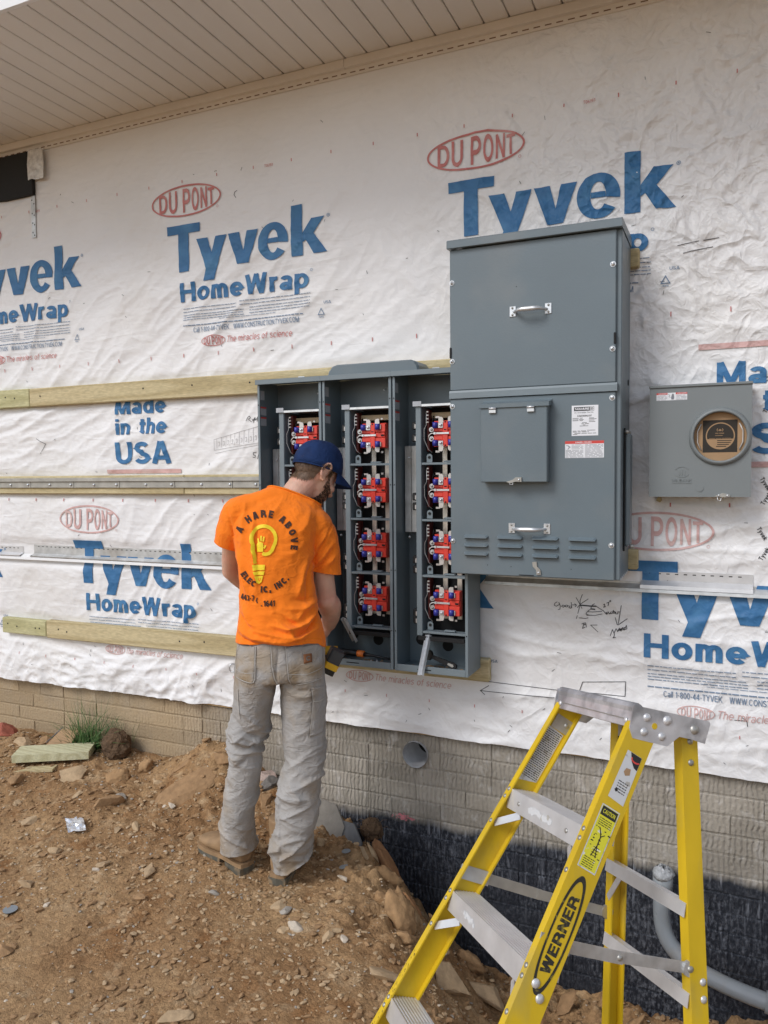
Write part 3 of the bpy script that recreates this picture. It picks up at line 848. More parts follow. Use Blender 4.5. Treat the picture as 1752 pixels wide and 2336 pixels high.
def p2_word():
    p = P2()
    p.poly([(0, 0), (0, -.043), (.067, -.043), (.067, -.226), (.128, -.226), (.128, -.043), (.195, -.043), (.195, 0)])
    p.poly([(.173, -.078), (.238, -.078), (.263, -.152), (.286, -.078), (.349, -.078), (.276, -.282), (.213, -.282), (.233, -.226)])
    p.poly([(.358, -.078), (.422, -.078), (.443, -.166), (.466, -.078), (.527, -.078), (.474, -.226), (.411, -.226)])
    # e
    cx, cz, ro, zo, ri, zi = .607, -.144, .081, .086, .029, .052
    vs, fs = [], []
    a0, a1, n = -9, 322, 44
    for i in range(n + 1):
        a = math.radians(a0 + (a1 - a0) * i / n)
        vs += [(cx + ro * math.cos(a), cz + zo * math.sin(a)), (cx + ri * math.cos(a), cz + zi * math.sin(a))]
    fs = [(2 * i, 2 * i + 1, 2 * i + 3, 2 * i + 2) for i in range(n)]
    p.add((vs, fs))
    zt, zb = cz + .014, cz - .0081
    xr = lambda z: ri * math.sqrt(max(0, 1 - ((z - cz) / zi) ** 2)) - .0008
    p.poly([(cx - xr(zt), zt), (cx - xr(zb), zb), (cx + xr(zb), zb), (cx + xr(zt), zt)])
    p.poly([(.703, 0), (.703, -.226), (.761, -.226), (.761, 0)])
    p.poly([(.7615, -.128), (.7615, -.168), (.778, -.160), (.817, -.224), (.887, -.224), (.818, -.134), (.877, -.068), (.808, -.068)])
    return p
def p2_small(p): return p
WORD = p2_word()
rp_ = random.Random(12)
def fine_lines(p, x0, x1, z1, z0, rows, hgt):
    for i in range(rows):
        z = z1 - (z1 - z0) * i / max(1, rows - 1)
        x = x0
        while x < x1 - .004:
            w = rp_.uniform(.008, .03); xe = min(x + w, x1)
            p.rect(x, xe, z - hgt / 2, z + hgt / 2); x = xe + rp_.uniform(.0022, .0042)
def oval(p, cx, cz, hw, hh, t):
    p.ring(cx, cz, hw, hh, t, n=64)
    s = [('D', -.160, -.110, .088), ('U', -.100, -.050, .106), ('P', -.016, .028, .112), ('O', .036, .078, .110), ('N', .088, .126, .100), ('T', .132, .168, .080)]
    for ch, a, b, h in s:
        h *= hh / .0745 * 1.0
        tv = text2d(ch, 1, bold=.020)
        vs, fs = tv
        q = vs.copy()
        q[:, 0] = (vs[:, 0] - vs[:, 0].min()) / (vs[:, 0].max() - vs[:, 0].min()) * (b - a) * hw / .207 + a * hw / .207 + cx
        q[:, 1] = (vs[:, 1] - vs[:, 1].min()) / (vs[:, 1].max() - vs[:, 1].min()) * h - h / 2 + cz
        p.add((q, fs))
T_HOME = text2d('HomeWrap', 1, bold=.028); T_CALL = text2d('Call 1-800-44-TYVEK   WWW.CONSTRUCTION.TYVEK.COM', 1, bold=.010)
T_MIR = text2d('The miracles of science', 1, shear=.2, bold=.004); T_USA = text2d('USA', 1, bold=.015); T_R = text2d('R', 1, bold=.02)
T_HDPE = text2d('HDPE', 1, bold=.02)
def clip_x(p, x1):
    return p
def instance(x0, z0, red, keep_right=None, blue=None):
    blue = blue or M['blue_ink']
    p = WORD.moved(x0, z0); p.ring(x0 + .894, z0 - .066, .0075, .0075, .0016, n=14)
    p.add(fit(T_R, x0 + .8915, x0 + .897, z0 - .0695, cap=.007))
    p.add(fit(T_HOME, x0 + .076, x0 + .79, z0 - .372, cap=.092)); p.ring(x0 + .805, z0 - .295, .006, .006, .0014, n=12)
    wall_print('brand_lettering', p, blue)
    r = P2(); oval(r, x0 + .114, z0 + .113, .207, .0745, .0085); r.ring(x0 + .30, z0 + .06, .006, .006, .0014, n=12)
    wall_print('oval_logo', r, red)
    b = P2()
    fine_lines(b, x0 + .09, x0 + .40, z0 - .405, z0 - .421, 2, .0028); fine_lines(b, x0 + .42, x0 + .80, z0 - .398, z0 - .414, 2, .0028)
    fine_lines(b, x0 + .09, x0 + .44, z0 - .437, z0 - .459, 3, .0028); fine_lines(b, x0 + .47, x0 + .80, z0 - .43, z0 - .456, 3, .0028)
    fine_lines(b, x0 + .30, x0 + .62, z0 - .468, z0 - .468, 1, .0022)
    fine_lines(b, x0 + .09, x0 + .76, z0 - .487, z0 - .487, 1, .0042)
    b.add(fit(T_USA, x0 + .866, x0 + .901, z0 - .452, cap=.0125))
    tcx, tcz = x0 + .852, z0 - .49
    for i in range(3):
        a, c = math.radians(90 + 120 * i), math.radians(210 + 120 * i)
        b.poly([(tcx + .021 * math.cos(a), tcz + .021 * math.sin(a)), (tcx + .0145 * math.cos(a), tcz + .0145 * math.sin(a)), (tcx + .0145 * math.cos(c), tcz + .0145 * math.sin(c)), (tcx + .021 * math.cos(c), tcz + .021 * math.sin(c))])
    b.add(fit(T_HDPE, x0 + .84, x0 + .864, z0 - .512, cap=.006))
    b.add(fit(T_CALL, x0 + .148, x0 + .738, z0 - .522, cap=.0235))
    wall_print('small_lettering', b, M['blue_fine'] if blue is M['blue_ink'] else blue, step=.05)['kind'] = 'stuff'
    s = P2(); oval(s, x0 + .264, z0 - .569, .067, .026, .0035); s.add(fit(T_MIR, x0 + .342, x0 + .70, z0 - .582, cap=.030))
    wall_print('small_oval_logo', s, red, step=.05)
for x0 in (-3.967, -2.515, -1.063): instance(x0, 2.809 if x0 < -2 else 2.795, M['red_ink'])
for x0 in (-3.177, -1.757, -0.352): instance(x0, 1.255, M['pink_ink'])
instance(-4.6, 1.255, M['pink_ink'])
T_MADE = [text2d(t, 1, bold=.028) for t in ('Made', 'in', 'the', 'USA')]
def made(x0):
    p = P2()
    p.add(fit(T_MADE[0], x0, x0 + .325, 1.909, cap=.082)); p.add(fit(T_MADE[1], x0, x0 + .092, 1.806, cap=.080)); p.add(fit(T_MADE[2], x0 + .152, x0 + .335, 1.806, cap=.082))
    p.add(fit(T_MADE[3], x0 - .004, x0 + .346, 1.655, cap=.112))
    wall_print('origin_lettering', p, M['blue_ink'])
    q = P2(); q.rect(x0 - .063, x0 + .404, 1.607, 1.6275); q.rect(x0 - .063, x0 + .404, 2.04, 2.0605)
    wall_print('red_rule', q, M['pink_ink'])
made(-2.87); made(-0.031)
# registration ticks, lot code
q = P2()
for i in range(22): 
    x = -3.64 + i * .2035; q.rect(x - .002, x + .002, 3.008, 3.022)
for i in range(22):
    x = -3.65 + i * .2035; q.rect(x - .002, x + .002, 2.171, 2.189)
for i in range(22):
    x = -3.645 + i * .2035; q.rect(x - .0025, x + .0025, 1.462, 1.477)
for i in range(22):
    x = -3.6 + i * .2035; q.rect(x - .0015, x + .0015, .605, .618)
for x in (-3.403, -1.951, -.514): q.add(fit(text2d('T06193', 1, bold=.01), x, x + .046, 3.004, cap=.013))
wall_print('print_tick', q, M['red_ink'], step=.3)['kind'] = 'stuff'
# staples left in the sheet (dark specks and bits of wire)
st = MB()
for i in range(120):
    x = rp_.uniform(-3.8, .15); z = rp_.uniform(.5, 3.2) if i % 3 else rp_.uniform(.5, .8)
    a = rp_.uniform(0, 3.14); l = rp_.uniform(.004, .009); y = -float(wy(x, z)) - .003
    dx, dz = math.cos(a) * l, math.sin(a) * l
    st.tube([(x - dx, y, z - dz), (x, y - .001, z), (x + dx, y, z + dz)], .0009, 4)
so = st.build('staple', M['black'], wrap); tag(so, kind='stuff')
# hand writing on the wrap
PEN = [[(-0.609, 1.075), (-0.618, 1.069), (-0.621, 1.061), (-0.612, 1.057), (-0.600, 1.065), (-0.602, 1.074), (-0.596, 1.059), (-0.598, 1.046), (-0.605, 1.044)],
 [(-0.586, 1.064), (-0.591, 1.058), (-0.584, 1.055), (-0.578, 1.061), (-0.584, 1.064)], [(-0.574, 1.064), (-0.577, 1.058), (-0.570, 1.057), (-0.564, 1.062), (-0.571, 1.065)],
 [(-0.557, 1.063), (-0.562, 1.055), (-0.555, 1.053), (-0.551, 1.062), (-0.553, 1.077), (-0.550, 1.054)], [(-0.548, 1.067), (-0.532, 1.068)], [(-0.539, 1.072), (-0.532, 1.067), (-0.537, 1.060)],
 [(-0.534, 1.097), (-0.518, 1.071), (-0.510, 1.056)], [(-0.510, 1.110), (-0.518, 1.087), (-0.518, 1.068), (-0.531, 1.014)], [(-0.487, 1.094), (-0.518, 1.071), (-0.528, 1.058)],
 [(-0.456, 1.068), (-0.428, 1.051), (-0.417, 1.039)], [(-0.462, 1.077), (-0.470, 1.072), (-0.476, 1.058), (-0.464, 1.055), (-0.472, 1.056), (-0.481, 1.052), (-0.492, 1.040), (-0.494, 1.034), (-0.480, 1.031), (-0.468, 1.031)],
 [(-0.488, 1.044), (-0.470, 1.044), (-0.434, 1.048)], [(-0.491, 1.030), (-0.460, 1.031), (-0.433, 1.038)], [(-0.520, 1.018), (-0.497, 1.017), (-0.486, 1.020)],
 [(-0.428, 1.075), (-0.423, 1.079), (-0.423, 1.072), (-0.427, 1.065), (-0.419, 1.069)], [(-0.415, 1.083), (-0.407, 1.087), (-0.410, 1.073)], [(-0.403, 1.094), (-0.404, 1.088)], [(-0.400, 1.095), (-0.400, 1.089)],
 [(-0.417, 1.037), (-0.417, 1.047), (-0.413, 1.039), (-0.410, 1.049), (-0.406, 1.040), (-0.401, 1.045), (-0.398, 1.050), (-0.402, 1.042), (-0.395, 1.042), (-0.390, 1.056), (-0.389, 1.043)],
 [(-0.392, 1.050), (-0.385, 1.052), (-0.385, 1.044), (-0.381, 1.050), (-0.381, 1.042), (-0.373, 1.043), (-0.373, 1.051), (-0.366, 1.051)],
 [(-0.360, 1.077), (-0.366, 1.038), (-0.371, 1.005)], [(-0.383, 1.027), (-0.375, 1.000), (-0.371, 1.000), (-0.338, 1.026)],
 [(-0.510, 0.994), (-0.504, 0.997), (-0.503, 0.991), (-0.508, 0.976), (-0.497, 0.982)], [(-0.501, 1.000), (-0.500, 0.991), (-0.494, 0.994), (-0.496, 1.001), (-0.492, 0.983)], [(-0.451, 0.994), (-0.476, 0.992), (-0.448, 0.967)],
 [(-0.401, 0.955), (-0.393, 0.980), (-0.387, 0.966), (-0.379, 0.985), (-0.373, 0.973), (-0.367, 0.988), (-0.361, 0.976), (-0.355, 0.991), (-0.349, 0.981), (-0.341, 1.000), (-0.339, 0.986), (-0.373, 0.977), (-0.345, 0.992), (-0.371, 0.982)],
 [(-0.385, 0.964), (-0.387, 0.953), (-0.391, 0.947), (-0.381, 0.950)],
 [(-0.619, 0.684), (-0.741, 0.682), (-0.930, 0.680)], [(-0.893, 0.704), (-0.929, 0.680), (-0.909, 0.666)], [(-0.926, 0.721), (-0.585, 0.714)],
 [(-0.508, 0.758), (-0.343, 0.776), (-0.345, 0.718), (-0.521, 0.718), (-0.508, 0.758)], [(0.045, 0.674), (0.085, 0.676)], [(0.072, 0.685), (0.086, 0.676), (0.089, 0.656)],
 [(-2.074, 1.850), (-2.066, 1.866), (-2.055, 1.872), (-2.050, 1.864), (-2.062, 1.857), (-2.044, 1.844)], [(-2.040, 1.858), (-2.037, 1.848), (-2.029, 1.861), (-2.032, 1.840), (-2.025, 1.865), (-2.022, 1.851), (-2.015, 1.857), (-2.007, 1.868), (-2.012, 1.845)],
 [(-2.022, 1.701), (-2.037, 1.699), (-2.037, 1.689), (-2.027, 1.685), (-2.030, 1.677), (-2.041, 1.678)], [(-2.007, 1.704), (-2.018, 1.669)], [(-2.105, 2.925), (-2.118, 2.920), (-2.121, 2.906), (-2.111, 2.893)],
 [(-3.42, 1.80), (-3.36, 1.77), (-3.40, 1.72)], [(-0.17, 2.43), (-0.03, 2.44)], [(-0.15, 2.40), (-0.05, 2.41)]]
def pen(name, strokes, w, m):
    mb = MB(); k = 0
    for s in strokes:
        pts = []
        for a, b in zip(s[:-1], s[1:]):
            n = max(1, int(math.hypot(b[0] - a[0], b[1] - a[1]) / .03))
            pts += [(a[0] + (b[0] - a[0]) * i / n, a[1] + (b[1] - a[1]) * i / n) for i in range(n)]
        pts.append(s[-1])
        for a, b in zip(pts[:-1], pts[1:]):
            p = P2().stroke([a, b], w); k += 1
            mb.add([(x, -float(wy(x, z)) - .0032 - (k % 20) * 3e-5, z) for x, z in p.v], p.f)
    return mb.build(name, m, wrap, recalc=False)
pen('marker_note', PEN, 0.0024, M['marker'])['kind'] = 'stuff'
pen('marker_scribble', [[(-.514, 1.068), (-.477, 1.067), (-.456, 1.068)], [(-.474, 1.056), (-.461, 1.055)]], .005, M['marker'])
pg = [[(-2.266, 1.767), (-2.003, 1.822)], [(-2.003, 1.822), (-2.004, 1.745), (-2.265, 1.715), (-2.266, 1.767)], [(-2.26, 1.70), (-2.004, 1.735)]]
for i in range(9):
    x = -2.25 + i * .027; z = 1.725 + i * .003
    pg.append([(x, z + .0), (x + .001, z + .045 + i * .003)])
    pg.append([(x + .008, z + .01), (x + .016, z + .012), (x + .016, z + .03), (x + .008, z + .028)])
pen('pencil_note', pg, 0.0016, M['pencil'])['kind'] = 'stuff'

# ------------------------------------------------------------------ soffit
soffit = thing('soffit', 'cream vinyl soffit of grooved boards over the wall', 'soffit', (-1.7, -0.43, 3.39))
mb = None
x = -3.388 - 0.1035 * 22; bcache = None
ncount = 0
while x < 1.6:
    w = 0.1035
    if bcache is None:
        q = MB()
        # board with a rolled V groove along one side; profile in x,z extruded in y
        prof = [(0.004, .012), (0.004, .004), (.008, 0), (w - .006, 0), (w - .0015, .003), (w - .0015, .012)]
        q.prism(prof, -0.874, -0.012)
        t_ = q.build('soffit_board', M['soffit'], recalc=True); bcache = t_.data; bpy.data.objects.remove(t_)
    o = link_mesh('soffit_board', bcache, M['soffit'], soffit)
    o.location = Vector((x, 0, 3.389 + (0.0012 if ncount % 5 == 2 else 0))) - soffit.location
    x += w; ncount += 1
mb = MB(); mb.box(-10, 7, -0.874, 0.0, 3.4015, 3.43)
mb.build('backing', M['soffit'], soffit)
mb = MB(); mb.box(-10, 7, -0.892, -0.875, 3.389, 3.62)
mb.build('fascia', M['white_trim'], soffit)
# J trim along the wall with nailing flange
trim = thing('soffit_trim', 'tan channel trim where the soffit meets the wall', 'trim', (-1.7, -0.02, 3.37))
mb = MB()
for a, b in ((-10, -1.53), (-1.5285, 7)):
    mb.bbox(a, b, -0.030, -0.004, 3.352, 3.3885, .002)
mb.build('channel', M['trim'], trim)
mb = MB(); mb.box(-10, 7, -0.0105, -0.004, 3.322, 3.3525)
mb.build('nailing_flange', M['trim'], trim)
mb = MB(); x = -4
while x < 1:
    mb.box(x, x + .026, -.0112, -.0106, 3.332, 3.3365); x += .0445
mb.build('slot', M['fiber'], trim)
roof_blocker = thing('roof_blocker', 'unseen slab above the soffit, added to block light', 'roof_blocker', (-1.7, 1, 3.8))
mb = MB(); mb.box(-10, 7, -0.845, 6.0, 3.62, 3.70); mb.build('light_block_slab', M['fiber'], roof_blocker)  # unseen slab, put in to block light from above and behind
mb = MB(); mb.box(-10, 7, 0.19, 6.0, -1.3, 3.6); mb.build('rear_light_block', M['hole_dark'], house)  # unseen dark block filling the house, stops light leaking from behind
# ------------------------------------------------------------------ boards fixed over the wrap
def board(name, label, x0, x1, z0, z1, m, y0=-0.0055, y1=-0.043, tilt=0.0, nails=(), marks=None, group='boards fixed across the wrapped wall'):
    cx, cz = (x0 + x1) / 2, (z0 + z1) / 2
    t = thing(name, label, 'board', (cx, y0, cz), group)
    q = MB(); q.bbox(x0, x1, y1, y0, z0, z1, .004)
    q.v = [(a, b, c + (a - cx) * tilt) for a, b, c in q.v]
    q.build('plank', m, t)
    for (nx, nz) in nails:
        n = MB(); n.cyl((nx, y1 + .001, nz + (nx - cx) * tilt), (nx, y1 - .0012, nz + (nx - cx) * tilt), .0045, 8); n.build('nail_head', M['black_matt'], t)
    return t
board('timber_board', 'short greenish treated board at the left end of the upper row', -5.0, -3.442, 1.972, 2.070, M['wood_green'], nails=((-3.62, 2.03), (-3.55, 2.022)))
board('timber_board', 'long knotty treated board running behind the top of the meter cabinets', -3.440, -0.965, 1.972, 2.069, M['wood'], nails=((-3.36, 2.025), (-2.66, 2.03), (-2.36, 2.03), (-2.03, 2.025)))
board('timber_board', 'treated board behind the bolted steel rail, left length', -5.0, -2.422, 1.502, 1.598, M['wood'], nails=())
board('timber_board', 'treated board behind the bolted steel rail, next to the meter cabinets', -2.420, -1.87, 1.502, 1.598, M['wood'])
board('timber_board', 'short pale green board at the left end of the lowest row', -3.705, -3.372, .722, .808, M['wood_green'], nails=((-3.66, .775), (-3.59, .764), (-3.45, .764), (-3.42, .765)))
board('timber_board', 'long treated board of the lowest row, running behind the worker', -3.370, -0.883, .722, .818, M['wood'], tilt=.004, nails=((-3.22, .765), (-3.28, .775), (-2.47, .772), (-2.32, .78), (-1.0, .76)))
board('timber_board', 'board end peeking out above the top right corner of the large grey panel', -0.93, -0.302, 2.36, 2.43, M['wood'])
board('timber_board', 'board end peeking out under the bottom right corner of the large grey panel', -0.88, -0.298, 1.222, 1.30, M['wood'])

# bolted steel rail
rail = thing('steel_rail', 'galvanised steel rail bolted along the middle board', 'rail', (-2.8, -.044, 1.56))
q = MB(); q.bbox(-5, -1.885, -.062, -.0432, 1.566, 1.586, .002); q.build('upper_lip', M['steel_dark'], rail)
xs = [-5, -4.2, -3.44, -3.13, -2.82, -2.47, -2.13, -1.885]
for a, b in zip(xs[:-1], xs[1:]):
    q = MB(); q.bbox(a + .001, b - .001, -.052, -.0432, 1.534, 1.5655, .0015); q.build('flange_plate', M['steel_dark'], rail)
for i, a in enumerate([-3.59, -3.46, -3.3, -3.15, -2.99, -2.84, -2.65, -2.49, -2.31, -2.145, -2.0, -1.93]):
    q = MB(); q.smooth = True; q.ball((a, -.053, 1.55), .0075, sc=(1, .8, 1)); q.build('bolt_head', M['zinc'], rail)

# drip flashing lengths
def flashing(label, x0, x1, top=1.218, lip=1.141, zc=1.168, m=None, slots=True, grp='metal drip flashing lengths along the wall', dz=0.0):
    t = thing('drip_flashing', label, 'flashing', ((x0 + x1) / 2, -.01, zc), grp)
    q = MB(); prof = [(-.0045, top + dz), (-.0060, top + dz), (-.0060, zc + .004 + dz), (-.034, zc - .012 + dz), (-.036, lip + dz), (-.0345, lip + dz), (-.0325, zc - .0135 + dz), (-.0045, zc + .0025 + dz)]
    q.prism(prof, x0, x1, ux=(0, 1, 0), uy=(0, 0, 1), un=(1, 0, 0)); q.build('sheet_metal', m or M['galv'], t)
    if slots:
        s = MB(); x = x0 + .03
        while x < x1 - .03:
            s.box(x, x + .012, -.0067, -.0061, top - .012 + dz, top - .0085 + dz); x += .031
        so = s.build('slot', M['hole_dark'], t); so['kind'] = 'stuff'
    return t
flashing('short end of drip flashing at the left edge of the wall', -4.6, -3.562, 1.208, 1.160, m=M['alu'])
flashing('long drip flashing with slotted flange ending behind the worker', -3.482, -1.95, 1.221, 1.160)
flashing('plain lower drip strip under the slotted flashing on the left', -4.6, -1.95, 1.165, 1.139, 1.1635, m=M['white_trim'], slots=False)
flashing('bright slotted flashing length right of the large panel', -0.290, 0.100, 1.216, 1.150, 1.176, m=M['alu'])
flashing('grey drip strip running right from under the large panel', -0.905, 1.6, 1.172, 1.136, 1.160, m=M['galv'], slots=False)

# black patch, foil tape and nail strip under the eave
bp = thing('black_membrane', 'black membrane patch at the left edge under the soffit', 'membrane', (-4, -.006, 3.2))
q = MB(); q.prism([(-5, 3.105), (-3.75, 3.104), (-3.60, 3.092), (-3.383, 3.094), (-3.384, 3.20), (-3.395, 3.321), (-5, 3.321)], -.0105, -.0315); q.build('sheet', M['black_matt'], bp)
ft = MB(); rr = random.Random(2)
pts = [(-3.405, 3.167), (-3.38, 3.172), (-3.35, 3.163), (-3.296, 3.164), (-3.292, 3.24), (-3.299, 3.316), (-3.34, 3.321), (-3.40, 3.321), (-3.409, 3.25)]
ft.prism(pts, -.0345, -.037)
fo = ft.build('foil_tape', M['tape']); tag(fo, 'crinkled silver foil tape on the edge of the black patch', 'tape')
ns = thing('nail_strip', 'narrow punched metal strip hanging below the black patch', 'metal strip', (-3.4, -.006, 2.98))
q = MB(); q.bbox(-3.414, -3.384, -.0150, -.0115, 2.872, 3.094, .001); q.build('strap', M['galv'], ns)
for i, (a, b) in enumerate([(-3.406, 3.07), (-3.392, 3.05), (-3.406, 3.0), (-3.392, 2.99), (-3.404, 2.95), (-3.392, 2.94), (-3.405, 2.90), (-3.393, 2.885)]):
    h = MB(); h.cyl((a, -.0148, b), (a, -.0155, b), .004, 8); h.build('nail_hole', M['hole_dark'], ns)

# ------------------------------------------------------------------ meter cabinets
CX0 = -1.556
YB, YF = -0.046, -0.212
ZB_, ZT_ = 0.786, 2.004
cab = thing('meter_cabinet', 'tall open grey meter cabinet, middle one of three, with four red sockets', 'electrical cabinet', (CX0, YB, ZB_), 'open meter cabinets')
W_ = 0.316
def cbox(q, x0, x1, y0, y1, z0, z1, b=.0012): return q.bbox(CX0 + x0, CX0 + x1, y0, y1, z0, z1, b)
q = MB(); cbox(q, 0, W_, YB - .003, YB, ZB_, ZT_); q.build('back_panel', M['paint'], cab)
q = MB(); cbox(q, 0, .003, YF, YB - .0032, ZB_, ZT_); q.build('side_wall', M['paint'], cab)
q = MB(); cbox(q, W_ - .003, W_, YF, YB - .0032, ZB_, ZT_); q.build('side_wall', M['paint'], cab)
q = MB(); cbox(q, .0032, W_ - .0032, YF, YB - .0032, ZB_, ZB_ + .003); q.build('floor_pan', M['paint'], cab)
q = MB(); cbox(q, -.004, W_ + .003, YF - .012, YB - .0032, ZT_ + .0005, ZT_ + .004); cbox(q, -.004, W_ + .003, YF - .014, YF - .0122, ZT_ - .017, ZT_ + .004); q.build('lid', M['paint_edge'], cab)
q = MB(); cbox(q, 0.0, .011, YF - .002, YF - .0002, ZB_, ZT_ - .018); q.build('front_flange', M['paint_edge'], cab)
q = MB(); cbox(q, W_ - .012, W_, YF - .002, YF - .0002, ZB_, ZT_ - .018); q.build('front_flange', M['paint_edge'], cab)
q = MB(); cbox(q, .0112, W_ - .0122, YF - .002, YF - .0002, ZB_, ZB_ + .028); q.build('front_flange', M['paint_edge'], cab)
for zz in (1.90, 1.55, 1.2, .95):
    for xx in (.0055, W_ - .006):
        h = MB(); h.cyl((CX0 + xx, YF - .0018, zz), (CX0 + xx, YF - .0028, zz), .0028, 8); h.build('screw_hole', M['hole_dark'], cab)
h = MB(); cbox(h, .10, .16, YF - .0028, YF - .0021, ZB_ + .012, ZB_ + .0155); h.build('slot', M['hole_dark'], cab)
# stickers on the left wall
for (y0, y1, z0, z1, red) in ((-.196, -.163, 1.925, 1.965, 0), (-.196, -.150, 1.858, 1.895, 1), (-.196, -.150, 1.812, 1.850, 1)):
    s = MB(); s.box(CX0 + .0032, CX0 + .0038, y0, y1, z0, z1); so = s.build('sticker', M['sticker_dim'], cab)
    if red:
        s = MB(); s.box(CX0 + .0039, CX0 + .0042, y0, y1, z1 - .007, z1); s.build('warning_band', M['red_print'], so)
# bus cover plate on the left and black breaker clips
q = MB(); cbox(q, .010, .038, -.112, -.108, 1.35, 1.71); cbox(q, .0385, .070, -.110, -.106, 1.35, 1.71); q.build('bus_cover', M['galv'], cab)
for zz in (1.79, 1.74, 1.50, 1.46, 1.24, 1.20, 1.02, .99):
    q = MB(); cbox(q, .060, .083, -.158, -.09, zz - .016, zz + .016, .004); q.build('breaker_clip', M['black'], cab)
    q = MB(); cbox(q, .074, .0795, -.162, -.1585, zz - .012, zz + .006, .001); q.build('clip_contact', M['clip_white'], cab)
for zz in (1.66, 1.33):
    q = MB(); q.smooth = True; q.ball((CX0 + .030, -.113, zz), .006); q.build('screw', M['zinc'], cab)
# meter trough: posts, header, backing
q = MB(); cbox(q, .084, .107, -.174, -.171, .930, 1.868); q.build('trough_post', M['paint_edge'], cab)
q = MB(); cbox(q, .1055, .1085, -.1708, -.052, .930, 1.868); q.build('trough_side', M['paint'], cab)
q = MB(); cbox(q, .084, .0865, -.1708, -.052, .930, 1.868); q.build('trough_side', M['paint'], cab)
q = MB(); cbox(q, .296, .2985, -.174, -.052, .930, 1.868); q.build('trough_side', M['paint'], cab)
q = MB(); cbox(q, .108, .300, -.180, -.052, 1.869, 1.8725); cbox(q, .108, .300, -.1815, -.1795, 1.864, 1.8745); q.build('trough_header', M['zinc'], cab)
q = MB(); cbox(q, .109, .2955, -.060, -.056, .935, 1.866); q.build('trough_backing', M['black_matt'], cab)
q = MB(); cbox(q, .109, .2955, -.10, -.061, 1.822, 1.845); q.build('header_bar', M['tan_bar'], cab)
s = MB(); cbox(s, .075, .112, -.183, -.1825, 1.866, 1.886, .0001); s.build('rating_label', M['sticker_dim'], cab)
q = MB(); cbox(q, .09, .290, -.18, -.052, .912, .929); q.build('trough_base', M['black_matt'], cab)
for xx, m_ in ((.178, 'tin'), (.240, 'tin'), (.284, 'galv')):
    q = MB(); cbox(q, xx - .0105, xx + .0105, -.086, -.080, .99 if xx < .28 else .94, 1.80); q.build('bus_bar', M[m_], cab)
for zz in (1.636, 1.407, 1.179, .948):
    q = MB(); cbox(q, .110, .2955, -.176, -.130, zz - .0015, zz + .0015); cbox(q, .110, .2955, -.178, -.1765, zz - .006, zz + .003)
    d = q.build('divider_shelf', M['paint_edge'], cab)
    q = MB(); tabp = [(CX0 + .122 + a, zz + .004 + b) for a, b in ((0, 0), (.024, 0), (.024, .026), (.020, .032), (.012, .035), (.004, .032), (0, .026))]
    q.prism(tabp, -.150, -.147); t_ = q.build('mounting_tab', M['paint_edge'], d)
    q = MB(); q.cyl((CX0 + .134, -.1505, zz + .024), (CX0 + .134, -.152, zz + .024), .0062, 12); q.build('tab_hole', M['hole_dark'], d)
    q = MB(); cbox(q, .20, .246, -.168, -.15, zz + .004, zz + .010); q.build('latch_clip', M['paint_edge'], d)
